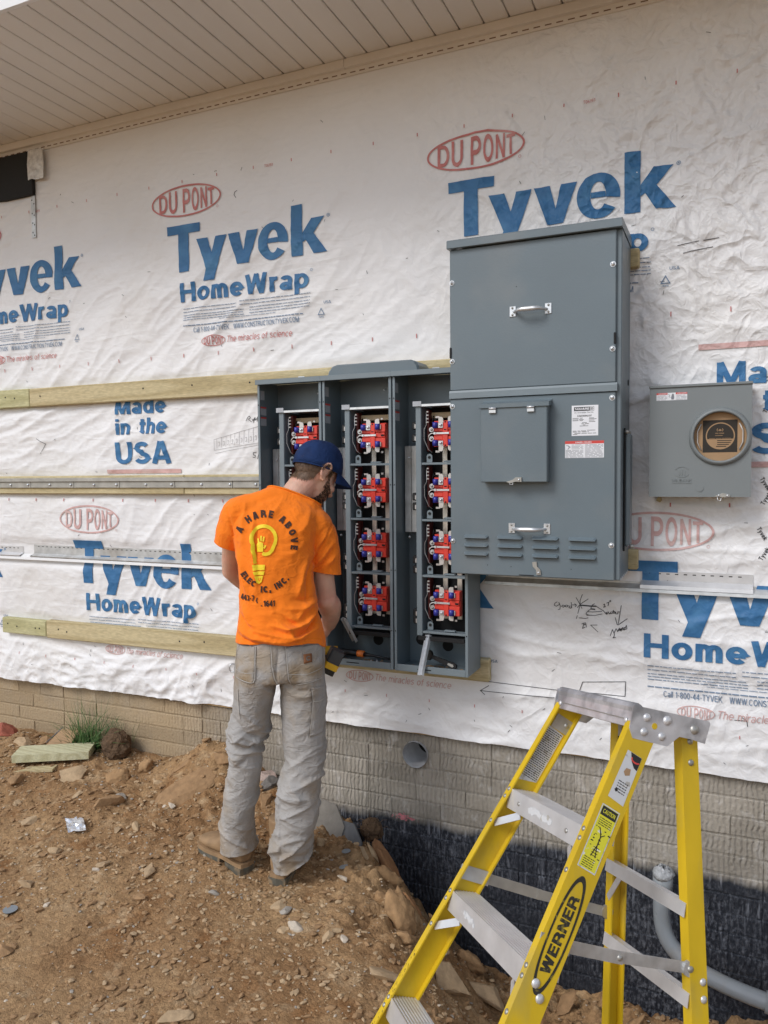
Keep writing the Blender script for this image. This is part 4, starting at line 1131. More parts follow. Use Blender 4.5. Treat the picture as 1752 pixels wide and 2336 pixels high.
# sockets
def make_socket(cz):
    cx = CX0 + .205; Y = -.150
    R = MB()
    def b(q, x0, x1, d0, d1, z0, z1, c=.001): q.bbox(cx + x0, cx + x1, Y - d1, Y - d0, cz + z0, cz + z1, c)
    b(R, -.054, .056, -.035, -.0105, -.052, .052)                      # body
    b(R, -.013, .010, -.0102, .004, -.052, .052, .002)                 # raised cross, upright
    b(R, .0102, .056, -.0102, .001, .014, .050, .002); b(R, .0102, .056, -.0102, .001, -.050, -.010, .002)
    b(R, -.052, -.0132, -.0102, 0.0, .010, .026, .002); b(R, -.052, -.0132, -.0102, 0.0, -.026, -.006, .002)
    b(R, .0102, .053, -.0102, -.001, -.0085, .0125, .002)
    b(R, -.040, -.0132, -.0102, -.002, -.052, -.0265, .002); b(R, -.040, -.0132, -.0102, -.002, .0265, .045, .002)
    so = R.build('meter_socket', M['red_plastic'], cab)
    q = MB(); b(q, .036, .050, -.001, .0015, -.003, .004, .0005); b(q, -.007, .004, .0042, .0048, .014, .018, .0003); b(q, -.004, .002, .0042, .0048, .044, .050, .0003); b(q, -.004, .002, .0042, .0048, -.050, -.044, .0003)
    q.build('recess', M['hole_dark'], so)
    for (jx, jz, top) in ((-.043, .034, 1), (.023, .036, 1), (-.043, -.038, 0), (.023, -.036, 0)):
        q = MB(); q.smooth = True
        q.tube([(cx + jx, Y - .008, cz + jz - .012), (cx + jx, Y - .008, cz + jz + .012)], .0105, 14)
        q.smooth = False; b(q, jx - .0095, jx + .0095, -.008, .010, jz - .0115, jz + .0115, .002)
        q.build('jaw', M['blue_plastic'], so)
        sgn = 1 if top else -1
        # white plated strap above / below the jaw
        x0 = jx + (.014 if jx < 0 else -.012)
        P = [(x0, jz + sgn * .010), (x0 + .021, jz + sgn * .010), (x0 + .019, jz + sgn * .027), (x0 + .014, jz + sgn * .033), (x0, jz + sgn * .033)]
        if jx > 0: P = [(x0, jz + sgn * .010), (x0 + .021, jz + sgn * .010), (x0 + .019, jz + sgn * .033), (x0 + .006, jz + sgn * .033), (x0, jz + sgn * .027)]
        q = MB(); q.prism([(cx + a, cz + c) for a, c in P], Y - .006, Y - .003)
        fx = (x0 - .018, x0 - .0002) if jx < 0 else (x0 + .0212, x0 + .031)
        b(q, fx[0], fx[1], -.010, -.007, jz + sgn * .0335 - .004, jz + sgn * .0335 + .004, .0005)
        q.build('strap', M['clip_white'], so)
        if jx < 0:
            q = MB(); b(q, jx + .0125, jx + .033, .0005, .0075, jz - .0115, jz + .0095, .001); cl = q.build('clamp', M['zinc'], so)
            q = MB(); q.smooth = True; q.ball((cx + jx + .024, Y - .010, cz + jz), .0062); q.build('screw', M['zinc'], so)
        else:
            q = MB(); b(q, jx + .0125, jx + .0155, .0012, .008, jz - .010, jz + .009, .0005); q.build('clamp', M['clip_white'], so)
    q = MB(); b(q, -.050, -.0395, .006, .010, -.0035, .0065, .001); b(q, -.039, .016, .0055, .0075, -.0025, .0055, .0008)
    q.build('test_lever', M['zinc'], so)
    q = MB(); q.smooth = True
    q.tube([(cx - .045, Y - .008, cz + .002), (cx - .060, Y - .008, cz + .001), (cx - .070, Y - .006, cz - .006), (cx - .073, Y - .004, cz - .018)], .0021, 6)
    q.build('lead_wire', M['wire_white'], so)
    for lz in (.017, -.020):
        q = MB(); q.smooth = False
        q.tube([(cx - .061, Y + .012, cz + lz), (cx - .061, Y - .003, cz + lz)], .0105, 8); q.build('lug', M['galv'], so)
        q = MB(); q.smooth = True; q.ball((cx - .060, Y - .004, cz + lz), .0055); q.build('screw', M['steel_dark'], so)
    # wire rails either side
    q = MB(); q.smooth = True
    q.tube([(cx - .077, -.168, cz + .085), (cx - .077, -.168, cz + .036), (cx - .0865, -.168, cz + .018), (cx - .0865, -.168, cz - .024), (cx - .076, -.168, cz - .046), (cx - .070, -.166, cz - .062), (cx - .055, -.162, cz - .076)], .0009, 6)
    q.build('wire_guard', M['galv'], so)
    q = MB(); q.smooth = True
    q.tube([(cx - .060, -.125, cz + .060), (cx - .045, -.12, cz + .055), (cx - .040, -.118, cz + .035)], .0028, 7)
    q.tube([(cx - .068, -.125, cz + .045), (cx - .062, -.12, cz + .075)], .003, 7)
    q.build('black_lead', M['black'], so)
    q = MB()
    for k in range(4):
        b(q, -.079, -.070, .006, .012, .044 + k * .014, .050 + k * .014, .001)
    q.build('terminal_row', M['clip_white'], so)
    q = MB(); b(q, -.090, -.078, -.06, -.02, -.07, .10, .002); q.build('mounting_strip', M['red_dark'], so)
    return so
sk = make_socket(1.755)
for zz in (1.526, 1.294, 1.065):
    c = copy_tree(sk, (0, 0, zz - 1.755), cab)
# bottom compartment
for xx, zz in ((.055, .885), (.175, .868)):
    q = MB(); q.cyl((CX0 + xx, YB - .0035, zz), (CX0 + xx, YB - .0042, zz), .024, 20); q.build('knockout_hole', M['hole_dark'], cab)
q = MB(); cbox(q, .150, .262, -.082, -.078, .893, .914); nb = q.build('neutral_bracket', M['paint_edge'], cab)
q = MB(); cbox(q, .172, .232, -.092, -.0825, .893, .912, .002); q.build('insulator', M['tan_bar'], nb)
for xx in (.158, .246, .256):
    q = MB(); q.cyl((CX0 + xx, -.082, .904), (CX0 + xx, -.0832, .904), .004, 8); q.build('screw_hole', M['hole_dark'], nb)
q = MB(); q.smooth = True; q.ball((CX0 + .215, YB - .005, 1.955), .005); q.build('screw', M['zinc'], cab)
q = MB(); cbox(q, .11, .142, -.0472, -.044, ZT_ + .0045, ZT_ + .033); br = q.build('mounting_bracket', M['zinc'], cab)
q = MB(); q.cyl((CX0 + .126, -.0475, ZT_ + .021), (CX0 + .126, -.051, ZT_ + .021), .007, 8); q.build('bolt', M['zinc'], br)
cabL = copy_tree(cab, (-.322, 0, 0)); cabL['label'] = 'tall open grey meter cabinet at the left end, half hidden behind the worker'
cabR = copy_tree(cab, (.322, 0, 0)); cabR['label'] = 'tall open grey meter cabinet at the right, partly covered by the large panel'
hood = thing('cable_hood', 'rounded grey cable hood on top of the meter cabinets', 'hood', (-1.335, -.12, 2.009))
q = MB(); q.smooth = False
prof = [(-1.545, 2.0095), (-1.538, 2.030), (-1.522, 2.048), (-1.500, 2.055), (-1.165, 2.055), (-1.143, 2.047), (-1.131, 2.030), (-1.127, 2.0095)]
ins = [(-1.537, 2.0095), (-1.53, 2.028), (-1.515, 2.043), (-1.498, 2.049), (-1.167, 2.049), (-1.149, 2.043), (-1.139, 2.028), (-1.135, 2.0095)]
n = len(prof)
vs = [(a, -.066, c) for a, c in prof] + [(a, -.183, c) for a, c in prof] + [(a, -.192, c) for a, c in ins]
fs = [tuple(range(n))] + [(i, n + i, n + i + 1, i + 1) for i in range(n - 1)] + [(n + i, 2 * n + i, 2 * n + i + 1, n + i + 1) for i in range(n - 1)] + [tuple(range(3 * n - 1, 2 * n - 1, -1))] + [(0, n - 1, 2 * n - 1, n), (n, 2 * n - 1, 3 * n - 1, 2 * n)]
q.add(vs, fs); q.build('hood_shell', M['paint'], hood)

# loose bits and tools lying in the cabinets
def cover_strip(label, p0, p1, w, m):
    t = thing('cover_strip', label, 'metal strip', p0)
    a, b_ = Vector(p0), Vector(p1); ax = (b_ - a); L = ax.length; ax.normalize()
    side = Vector((.86, -.5, 0)); side = (side - ax * side.dot(ax)).normalized(); nn = ax.cross(side)
    c = (a + b_) / 2
    q = MB(); q.obox(c, ax, side, nn, L / 2, w / 2, .0012); q.obox(c + side * w / 2 + nn * .005, ax, side, nn, L / 2, .0012, .006); q.obox(c - side * w / 2 + nn * .005, ax, side, nn, L / 2, .0012, .006)
    q.build('channel', m, t)
    q = MB(); q.obox(c + nn * -.0022, ax, side, nn, L / 2 - .004, w * .16, .001); q.build('rib', m, t)
    return t
cover_strip('bright metal cover strip hanging out of the right meter cabinet', (-1.112, -.245, .785), (-1.105, -.172, .935), .024, M['zinc'])
cover_strip('dull metal strip leaning in the middle meter cabinet near the hand', (-1.462, -.218, .988), (-1.437, -.16, .882), .024, M['galv'])
wr = thing('adjustable_wrench', 'black adjustable wrench lying in the bottom of the right cabinet', 'wrench', (-1.05, -.17, .80))
q = MB(); q.smooth = False
hd = [(-.022, -.012), (-.010, -.018), (.006, -.014), (.012, -.006), (.012, .008), (.004, .016), (-.006, .017), (-.004, .008), (-.012, .004), (-.016, .009), (-.024, .006)]
dirx = Vector((.93, -.30, -.20)).normalized(); upx = Vector((.20, .1, .96)); upx = (upx - dirx * upx.dot(dirx)).normalized(); nx_ = dirx.cross(upx)
wo_ = Vector((-1.105, -.150, .845))
q.prism([(a * 1.25, b * 1.25) for a, b in hd], -.006, .006, o=wo_, ux=dirx, uy=upx, un=nx_); q.build('wrench_head', M['black'], wr)
q = MB(); q.prism([(.012, -.006), (.125, -.012), (.138, -.009), (.142, 0), (.138, .009), (.125, .012), (.012, .006)], -.005, .005, o=wo_, ux=dirx, uy=upx, un=nx_); q.build('handle', M['black'], wr)
q = MB(); q.prism([(.10, -.004), (.125, -.006), (.13, 0), (.125, .006), (.10, .004)], -.0062, .0062, o=wo_, ux=dirx, uy=upx, un=nx_); q.build('handle_slot', M['steel_dark'], wr)
sd = thing('screwdriver', 'black screwdriver with orange band lying in the middle cabinet', 'screwdriver', (-1.4, -.18, .815))
M['orange_pl'] = mat('orange_plastic', (.75, .19, .03), .4)
q = MB(); q.smooth = True; q.tube([(-1.51, -.175, .832), (-1.49, -.176, .834), (-1.42, -.178, .832)], [.010, .014, .013], 10); q.build('grip', M['black'], sd)
q = MB(); q.smooth = True; q.tube([(-1.42, -.178, .832), (-1.39, -.179, .831)], .0145, 10); q.build('grip_band', M['orange_pl'], sd)
q = MB(); q.smooth = True; q.tube([(-1.39, -.179, .831), (-1.35, -.18, .829), (-1.27, -.182, .822)], [.010, .006, .004], 8); q.build('shaft', M['black'], sd)
rr = random.Random(5)
for i, (a, b_, c) in enumerate([(-1.36, -.19, .799), (-1.335, -.185, .80), (-1.33, -.196, .799)]):
    t = MB(); t.smooth = True; t.ball((a, b_, c), .0065, 8, 6); t.smooth = False; t.cyl((a, b_, c), (a + .008, b_ + .004, c + .012), .003, 6)
    o = t.build('loose_screw', M['zinc'], origin=(a, b_, c)); tag(o, ['loose zinc screw on the middle cabinet floor, the leftmost of three', 'loose zinc screw on the middle cabinet floor, the middle one of three', 'loose zinc screw on the middle cabinet floor, the one nearest the front'][i], 'screw', 'loose screws in the cabinet')
db = MB()
for i in range(150):
    a = rr.choice([rr.uniform(-1.53, -1.29), rr.uniform(-1.2, -.96)]); b_ = rr.uniform(-.205, -.1); s_ = rr.uniform(.001, .004)
    db.obox((a, b_, .7905 + s_ * .4), (1, 0, 0), (0, 1, 0), (0, 0, 1), s_ * 1.6, s_, s_ * .4)
o = db.build('debris', M['card']); tag(o, 'crumbs and chips scattered on the cabinet floors', 'debris', kind='stuff')
pb = MB(); pb.obox((-1.275, -.192, .802), Vector((1, .1, .2)).normalized(), (0, 1, 0), (-.2, 0, 1), .02, .014, .0008)
o = pb.build('plastic_bag', M['sticker_dim']); tag(o, 'small clear plastic bag on the middle cabinet floor', 'bag')

# ------------------------------------------------------------------ large main panel
PX0, PX1, PF = -0.955, -0.346, -0.310
BX1 = -0.332
pan = thing('main_panel', 'large grey main service panel with two pull handles, vents and hinged box', 'electrical panel', (-.65, -.045, 1.21))
q = MB(); q.bbox(-.913, BX1, -.297, -.045, 1.212, 2.432, .003); pb_ = q.build('cabinet_body', M['paint'], pan)
def cover(name, z0, z1, yf=PF):
    q = MB(); q.bbox(PX0, PX1 - .004, yf, -.228, z0, z1, .0035); return q.build(name, M['paint'], pan)
# cover front plates; they overhang the cabinet beside
def coverplate(name, z0, z1):
    q = MB(); q.bbox(PX0, PX1 - .004, PF, -.3015, z0, z1, .003); q.bbox(PX0, PX0 + .003, -.3013, -.226, z0, z1, .001)
    return q.build(name, M['paint'], pan)
uc = coverplate('upper_cover', 1.9065, 2.43)
lc = coverplate('lower_cover', 1.212, 1.8745)
q = MB(); q.prism([(-.3015, 1.876), (-.3165, 1.876), (-.3165, 1.8975), (-.3125, 1.9055), (-.3015, 1.9055)], PX0 - .002, PX1 + .002, ux=(0, 1, 0), uy=(0, 0, 1), un=(1, 0, 0)); q.build('cover_seam', M['paint_edge'], pan)
q = MB(); q.prism([(-.046, 2.433), (-.300, 2.433), (-.326, 2.431), (-.328, 2.433), (-.328, 2.458), (-.322, 2.463), (-.046, 2.470)], PX0 - .006, BX1 + .003, ux=(0, 1, 0), uy=(0, 0, 1), un=(1, 0, 0)); q.build('rain_lid', M['paint'], pan)
def screw(parent, x, y, z, r=.0085):
    q = MB(); q.smooth = True; q.ball((x, y - .002, z), r, 10, 7, (1, .7, 1)); q.smooth = False
    q.cyl((x, y + .001, z), (x, y - .002, z), r * 1.25, 12)
    o = q.build('screw', M['zinc'], parent)
    a = rr.uniform(0, 3.1)
    s = MB(); s.obox((x, y - .002 - r * .7, z), (math.cos(a), 0, math.sin(a)), (0, 1, 0), (-math.sin(a), 0, math.cos(a)), r * .7, .0006, r * .12)
    s.build('screw_slot', M['hole_dark'], parent if parent is not pan else o)
for x, z in ((-.946, 2.308), (-.361, 2.311), (-.946, 2.016), (-.361, 2.022), (-.946, 1.847), (-.361, 1.853), (-.946, 1.337), (-.361, 1.337)): screw(pan, x, PF, z, .0078)
for x, z in ((-.952, 2.048), (-.353, 2.058)):
    q = MB(); q.bbox(x - .004, x + .004, PF - .004, PF - .0005, z - .02, z + .02, .002); q.build('lift_slot', M['black_matt'], pan)
for x, z in ((-.70, 2.27), (-.81, 1.25), (-.50, 1.247), (-.72, 1.247)):
    q = MB(); q.cyl((x, PF - .0002, z), (x, PF - .0012, z), .0016, 7); q.build('dimple', M['hole_dark'], pan)
def pull_handle(x0, x1, z, rise):
    q = MB(); q.smooth = True; n = 12
    pts, rs = [], []
    for i in range(n + 1):
        t = i / n; s = math.sin(math.pi * t)
        pts.append((x0 + .016 + (x1 - x0 - .032) * t, PF - .004 - .034 * min(1, s * 1.5), z - .002 + rise * t)); rs.append(.0045 + .0045 * s)
    q.tube(pts, rs, 10); o = q.build('pull_handle', M['zinc'], pan)
    for a in (x0, x1 - .024):
        q = MB(); q.bbox(a, a + .024, PF - .0035, PF - .0005, z - .019, z + .019, .0015); q.build('handle_plate', M['zinc'], o)
    for a in (x0 + .011, x1 - .011):
        for dz in (-.012, .012):
            q = MB(); q.smooth = True; q.ball((a, PF - .0045, z + dz), .0042, 8, 6); q.build('rivet', M['steel_dark'], o)
pull_handle(-.725, -.572, 2.181, .0); pull_handle(-.729, -.575, 1.391, .0)
# vents
for (xa, xb) in ((-.903, -.806), (-.774, -.675), (-.643, -.544), (-.511, -.411)):
    for z in (1.357, 1.325, 1.293):
        q = MB(); h, k = .0068, 0
        base = [(xa, z - h * .3), (xa + .006, z - h), (xb - .006, z - h), (xb, z - h * .3), (xb, z + h * .3), (xb - .006, z + h), (xa + .006, z + h), (xa, z + h * .3)]
        top = [(xa + .004, z - h * .9), (xa + .008, z - h * .98), (xb - .008, z - h * .98), (xb - .004, z - h * .9), (xb - .005, z - h * .6), (xb - .012, z - h * .45), (xa + .012, z - h * .45), (xa + .005, z - h * .6)]
        vs = [(a, PF + .0005, c) for a, c in base] + [(a, PF - .016, c) for a, c in top]
        q.add(vs, [(i, (i + 1) % 8, 8 + (i + 1) % 8, 8 + i) for i in range(8)] + [tuple(range(8, 16))])
        v_ = q.build('louvre', M['paint'], pan)
        q = MB(); q.box(xa + .008, xb - .008, PF - .0135, PF - .0005, z - h - .0020, z - h - .0004); q.build('louvre_gap', M['hole_dark'], v_)
# hinged box
q = MB(); q.bbox(-.822, -.577, -.3585, PF - .0005, 1.5605, 1.836, .003); hb = q.build('hinged_box', M['paint'], pan)
q = MB(); q.prism([(PF - .0005, 1.837), (-.362, 1.830), (-.3645, 1.8315), (-.3645, 1.846), (-.325, 1.853), (PF - .0035, 1.858), (PF - .0005, 1.862)], -.826, -.570, ux=(0, 1, 0), uy=(0, 0, 1), un=(1, 0, 0)); q.build('box_lid', M['paint'], hb)
for a in (-.775, -.635):
    q = MB(); q.bbox(a - .013, a + .013, -.3675, -.3588, 1.812, 1.824, .001); q.smooth = True; q.tube([(a - .013, -.3655, 1.829), (a + .013, -.3655, 1.829)], .0042, 8); q.build('hinge', M['zinc'], hb)
q = MB(); q.prism([(-.725, 1.562), (-.700, 1.570), (-.690, 1.5785), (-.668, 1.5785), (-.668, 1.562), (-.690, 1.5635), (-.708, 1.5575)], -.3655, -.359); la = q.build('hasp', M['steel_dark'], hb)
q = MB(); q.smooth = True; q.ball((-.677, -.366, 1.5695), .004); q.tube([(-.712, -.362, 1.562), (-.712, -.362, 1.553), (-.70, -.362, 1.553), (-.70, -.362, 1.562)], .0016, 6); q.build('hasp_pin', M['zinc'], hb)
q = MB(); q.prism([(-.640, 1.268), (-.624, 1.270), (-.622, 1.252), (-.610, 1.240), (-.608, 1.222), (-.624, 1.222), (-.626, 1.240), (-.638, 1.252)], PF - .006, PF - .0008); la = q.build('hasp', M['steel_dark'], pan)
q = MB(); q.smooth = True; q.ball((-.617, PF - .0065, 1.230), .0042); q.build('hasp_pin', M['zinc'], la)
q = MB(); q.box(-.69, -.635, PF - .0015, PF - .0005, 1.2165, 1.2195); q.build('slot', M['hole_dark'], pan)
# adhesive labels
def label_plate(parent, x0, x1, z0, z1, y, m='sticker'):
    q = MB(); q.box(x0, x1, y - .0006, y - .0001, z0, z1); return q.build('label', M[m], parent)
lb = label_plate(pan, -.500, -.408, 1.724, 1.831, PF)
Yl = PF - .0009
p = P2(); p.rect(-.492, -.4365, 1.8115, 1.8255); flat_print('logo_block', p, M['ink'], lb, 0, Yl, 0)
p = P2().add(fit(text2d('SQUARE', 1, bold=.03), -.490, -.4385, 1.8150, cap=.0078)); flat_print('logo_lettering', p, M['sticker'], lb, 0, Yl - .0004, 0)
p = P2(); a, b_, c, d_ = -.4355, -.4225, 1.8115, 1.8255
for r_ in ((a, b_, c, c + .001), (a, b_, d_ - .001, d_), (a, a + .001, c + .001, d_ - .001), (b_ - .001, b_, c + .001, d_ - .001)): p.rect(*r_)
p.add(fit(text2d('D', 1, bold=.03), -.4325, -.4255, 1.8150, cap=.0078))
p.add(fit(text2d('by Schneider Electric', 1), -.490, -.424, 1.8035, cap=.005)); p.add(fit(text2d('EZM31000GCBT', 1, bold=.02), -.480, -.430, 1.791, cap=.0062))
for (xa, xb, zz) in ((-.497, -.462, 1.786), (-.497, -.458, 1.781), (-.497, -.461, 1.7775), (-.44, -.42, 1.786), (-.44, -.414, 1.7825), (-.44, -.421, 1.778), (-.44, -.418, 1.773), (-.464, -.447, 1.770), (-.466, -.440, 1.766), (-.461, -.450, 1.762), (-.472, -.437, 1.7585),
                     (-.496, -.45, 1.741), (-.446, -.412, 1.743), (-.496, -.44, 1.7375), (-.49, -.415, 1.7325), (-.496, -.48, 1.729)): fine_lines(p, xa, xb, zz, zz, 1, .0016)
flat_print('label_lettering', p, M['ink'], lb, 0, Yl, 0)
def warn_label(parent, x0, x1, z0, z1, y, split):
    l = label_plate(parent, x0, x1, z0, z1, y); w, h = x1 - x0, z1 - z0
    for (ra, rb_, rh) in ((x0, x1, .17),) if split is None else ((x0, x0 + w * .36, .24), (x0 + w * .63, x1, .24)):
        flat_print('red_band', P2().rect(ra, rb_, z1 - h * rh, z1), M['red_print'], l, 0, y - .0009, 0)
    return l
wl = warn_label(pan, -.523, -.388, 1.646, 1.706, PF, None)
p = P2().add(fit(text2d('DANGER / PELIGRO', 1, bold=.02), -.487, -.430, 1.6985, cap=.0048)); flat_print('warning_lettering', p, M['sticker'], wl, 0, PF - .0013, 0)
p = P2(); fine_lines(p, -.5, -.459, 1.692, 1.678, 4, .0014); fine_lines(p, -.521, -.459, 1.673, 1.649, 7, .0014); fine_lines(p, -.453, -.391, 1.692, 1.649, 12, .0014)
p.stroke([(-.518, 1.690), (-.511, 1.689), (-.508, 1.683), (-.513, 1.677)], .0022); p.stroke([(-.5105, 1.688), (-.504, 1.684)], .0018)
flat_print('warning_text', p, M['ink_soft'], wl, 0, PF - .0009, 0)
# operating lever on the right side
q = MB(); q.bbox(BX1 + .0005, BX1 + .022, -.225, -.135, 1.325, 1.735, .009); lv = q.build('side_lever', M['paint'], pan)
q = MB(); q.bbox(BX1 + .0005, BX1 + .007, -.231, -.2255, 1.31, 1.752, .002); q.build('lever_edge', M['black_matt'], lv)
q = MB(); q.smooth = True; q.tube([(BX1 + .012, -.245, 1.737), (BX1 + .012, -.14, 1.737)], .004, 8); q.ball((BX1 + .012, -.235, 1.737), .007); q.ball((BX1 + .012, -.16, 1.737), .007); q.build('lever_bolt', M['steel_dark'], lv)
q = MB(); q.smooth = True; q.tube([(BX1 + .02, -.20, 1.325), (BX1 + .036, -.20, 1.325)], .008, 8); q.build('lever_pivot', M['steel_dark'], lv)
q = MB(); q.cyl((BX1 - .0005, -.10, 1.925), (BX1 + .002, -.10, 1.925), .011, 12); q.build('knockout', M['hole_dark'], pan)
for i in range(6):
    q = MB(); q.bbox(BX1 - .0005, BX1 + .001, -.29 + i * .042, -.272 + i * .042, 1.2135, 1.2215, .0003); q.build('weld_tab', M['zinc'], pan)

# ------------------------------------------------------------------ single meter box on the right
mtr = thing('meter_box', 'square grey meter box with a round opening covered by brown card', 'meter box', (-.084, -.004, 1.5))
MX0, MX1, MF, MZ0, MZ1 = -.2525, .0845, -.130, 1.503, 1.8945
mcx, mcz = -.0165, 1.7165
bm = bmesh.new()
# front plate with a round hole
n = 48; ri = .0885
outer = [(MX0, MZ0), (MX1, MZ0), (MX1, MZ1), (MX0, MZ1)]
def ray_sq(a):
    dx, dz = math.cos(a), math.sin(a); t = 9
    for v, lo, hi, c in ((dx, MX0, MX1, mcx), (dz, MZ0, MZ1, mcz)):
        if v > 1e-9: t = min(t, (hi - c) / v)
        elif v < -1e-9: t = min(t, (lo - c) / v)
    return (mcx + dx * t, mcz + dz * t)
angs = sorted([2 * math.pi * i / n for i in range(n)] + [math.atan2(z - mcz, x - mcx) % (2 * math.pi) for x, z in outer])
q = MB()
vs = []
for a in angs:
    o_ = ray_sq(a); vs += [(mcx + ri * math.cos(a), MF, mcz + ri * math.sin(a)), (o_[0], MF, o_[1]), (mcx + ri * math.cos(a), MF + .02, mcz + ri * math.sin(a)), (o_[0], MF + .03, o_[1])]
N_ = len(angs); fs = []
for i in range(N_):
    j = (i + 1) % N_
    fs += [(4 * i, 4 * i + 1, 4 * j + 1, 4 * j), (4 * i, 4 * j, 4 * j + 2, 4 * i + 2), (4 * i + 1, 4 * i + 3, 4 * j + 3, 4 * j + 1)]
q.add(vs, fs); fp = q.build('front_cover', M['meter_paint'], mtr)
q = MB(); q.bbox(MX0 + .003, MX1 - .003, -.1, -.004, MZ0 + .003, MZ1 + .004, .003); q.build('box_body', M['meter_paint'], mtr)
q = MB(); q.bbox(MX0 - .002, MX1 + .002, -.1355, -.02, MZ1 + .0005, MZ1 + .0105, .002); q.build('top_lip', M['meter_paint'], mtr)
# raised ring around the opening
q = MB(); q.smooth = True
prof = [(.103, 0.0), (.1005, -.006), (.0985, -.010), (.094, -.0145), (.0895, -.0155), (.0865, -.0135), (.0855, -.008), (.0855, .012)]
vs, fs = [], []
for i in range(n):
    a = 2 * math.pi * i / n
    vs += [(mcx + r_ * math.cos(a), MF + d_, mcz + r_ * math.sin(a)) for r_, d_ in prof]
k = len(prof)
for i in range(n):
    j = (i + 1) % n
    fs += [(i * k + t, j * k + t, j * k + t + 1, i * k + t + 1) for t in range(k - 1)]
q.add(vs, fs); q.build('ring', M['meter_paint'], mtr)
q = MB(); q.cyl((mcx, -.118, mcz), (mcx, -.1165, mcz), .0868, 40); cd = q.build('card_disc', M['card'], mtr)
Yc = -.1184
p = P2(); sx0, sx1, sz0, sz1 = -.073, .0395, 1.661, 1.775
ccx, ccz, cr = (sx0 + sx1) / 2 + .001, (sz0 + sz1) / 2 + .001, .0475
# black square with a ring left in card colour
vs, fs = [], []
def raysq2(a):
    dx, dz = math.cos(a), math.sin(a); t = 9
    for v, lo, hi, c in ((dx, sx0, sx1, ccx), (dz, sz0, sz1, ccz)):
        if v > 1e-9: t = min(t, (hi - c) / v)
        elif v < -1e-9: t = min(t, (lo - c) / v)
    return (ccx + dx * t, ccz + dz * t)
angs = sorted([2 * math.pi * i / 48 for i in range(48)] + [math.atan2(z - ccz, x - ccx) % (2 * math.pi) for x, z in ((sx0, sz0), (sx1, sz0), (sx1, sz1), (sx0, sz1))])
for a in angs: vs += [raysq2(a), (ccx + cr * math.cos(a), ccz + cr * math.sin(a))]
N_ = len(angs); p.add((vs, [(2 * i, 2 * ((i + 1) % N_), 2 * ((i + 1) % N_) + 1, 2 * i + 1) for i in range(N_)]))
r2_ = cr - .004; zc_ = ccz - .012
arc = [(ccx + r2_ * math.cos(math.radians(t)), ccz + r2_ * math.sin(math.radians(t))) for t in range(-14, 195, 4)]
p.poly(arc)
for i, zz in enumerate((ccz - .0165, ccz - .0235, ccz - .0305, ccz - .0372)):
    hw = math.sqrt(max(0, r2_ ** 2 - (zz - ccz) ** 2)) - .003
    xa = ccx - .010 if i < 3 else ccx - hw + .006
    p.rect(xa, ccx + hw, zz - .0014, zz + .0014)
flat_print('card_print', p, M['card_ink'], cd, 0, Yc, 0)
p = P2(); ex, ez = ccx - .001, ccz + .021
p.rect(ex - .0015, ex + .0015, ez - .004, ez + .003); p.rect(ex - .0045, ex - .0025, ez - .004, ez + .001); p.rect(ex + .0025, ex + .0045, ez - .004, ez + .001)
p.ring(ex, ez, .0105, .0085, .0018, -40, 40, 8); p.ring(ex, ez, .0105, .0085, .0018, 140, 220, 8)
p.add(fit(text2d('MILBANK', 1, bold=.01), ex - .015, ex + .014, ez - .014, cap=.0042)); fine_lines(p, ex - .016, ex + .014, ez - .020, ez - .020, 1, .0014); fine_lines(p, ccx - .036, ccx + .04, ccz - .0085, ccz - .0085, 1, .001)
flat_print('card_emblem', p, M['card'], cd, 0, Yc - .0004, 0)
for s_ in (-1, 1):
    q = MB(); q.smooth = True
    q.tube([(mcx + s_ * .062, -.122, mcz + .046), (mcx + s_ * .0735, -.1225, mcz + .02), (mcx + s_ * .0735, -.1225, mcz - .02), (mcx + s_ * .062, -.122, mcz - .046)], .0022, 7); q.build('retaining_wire', M['clip_white'], mtr)
wl = warn_label(mtr, -.229, -.1255, 1.8505, 1.8775, MF, 1)
p = P2().add(fit(text2d('DANGER', 1, bold=.02), -.222, -.195, 1.8725, cap=.0036)); p.add(fit(text2d('PELIGRO', 1, bold=.02), -.158, -.128, 1.8725, cap=.0036)); flat_print('warning_lettering', p, M['sticker'], wl, 0, MF - .0013, 0)
p = P2(); fine_lines(p, -.227, -.193, 1.867, 1.853, 4, .0013); fine_lines(p, -.162, -.128, 1.867, 1.853, 4, .0013)
p.poly([(-.1785, 1.853), (-.1705, 1.853), (-.1690, 1.861), (-.1705, 1.872), (-.1735, 1.875), (-.1765, 1.872), (-.1795, 1.861)]); p.stroke([(-.188, 1.872), (-.184, 1.868), (-.187, 1.864), (-.182, 1.861)], .0012)
flat_print('warning_text', p, M['ink_soft'], wl, 0, MF - .0009, 0)
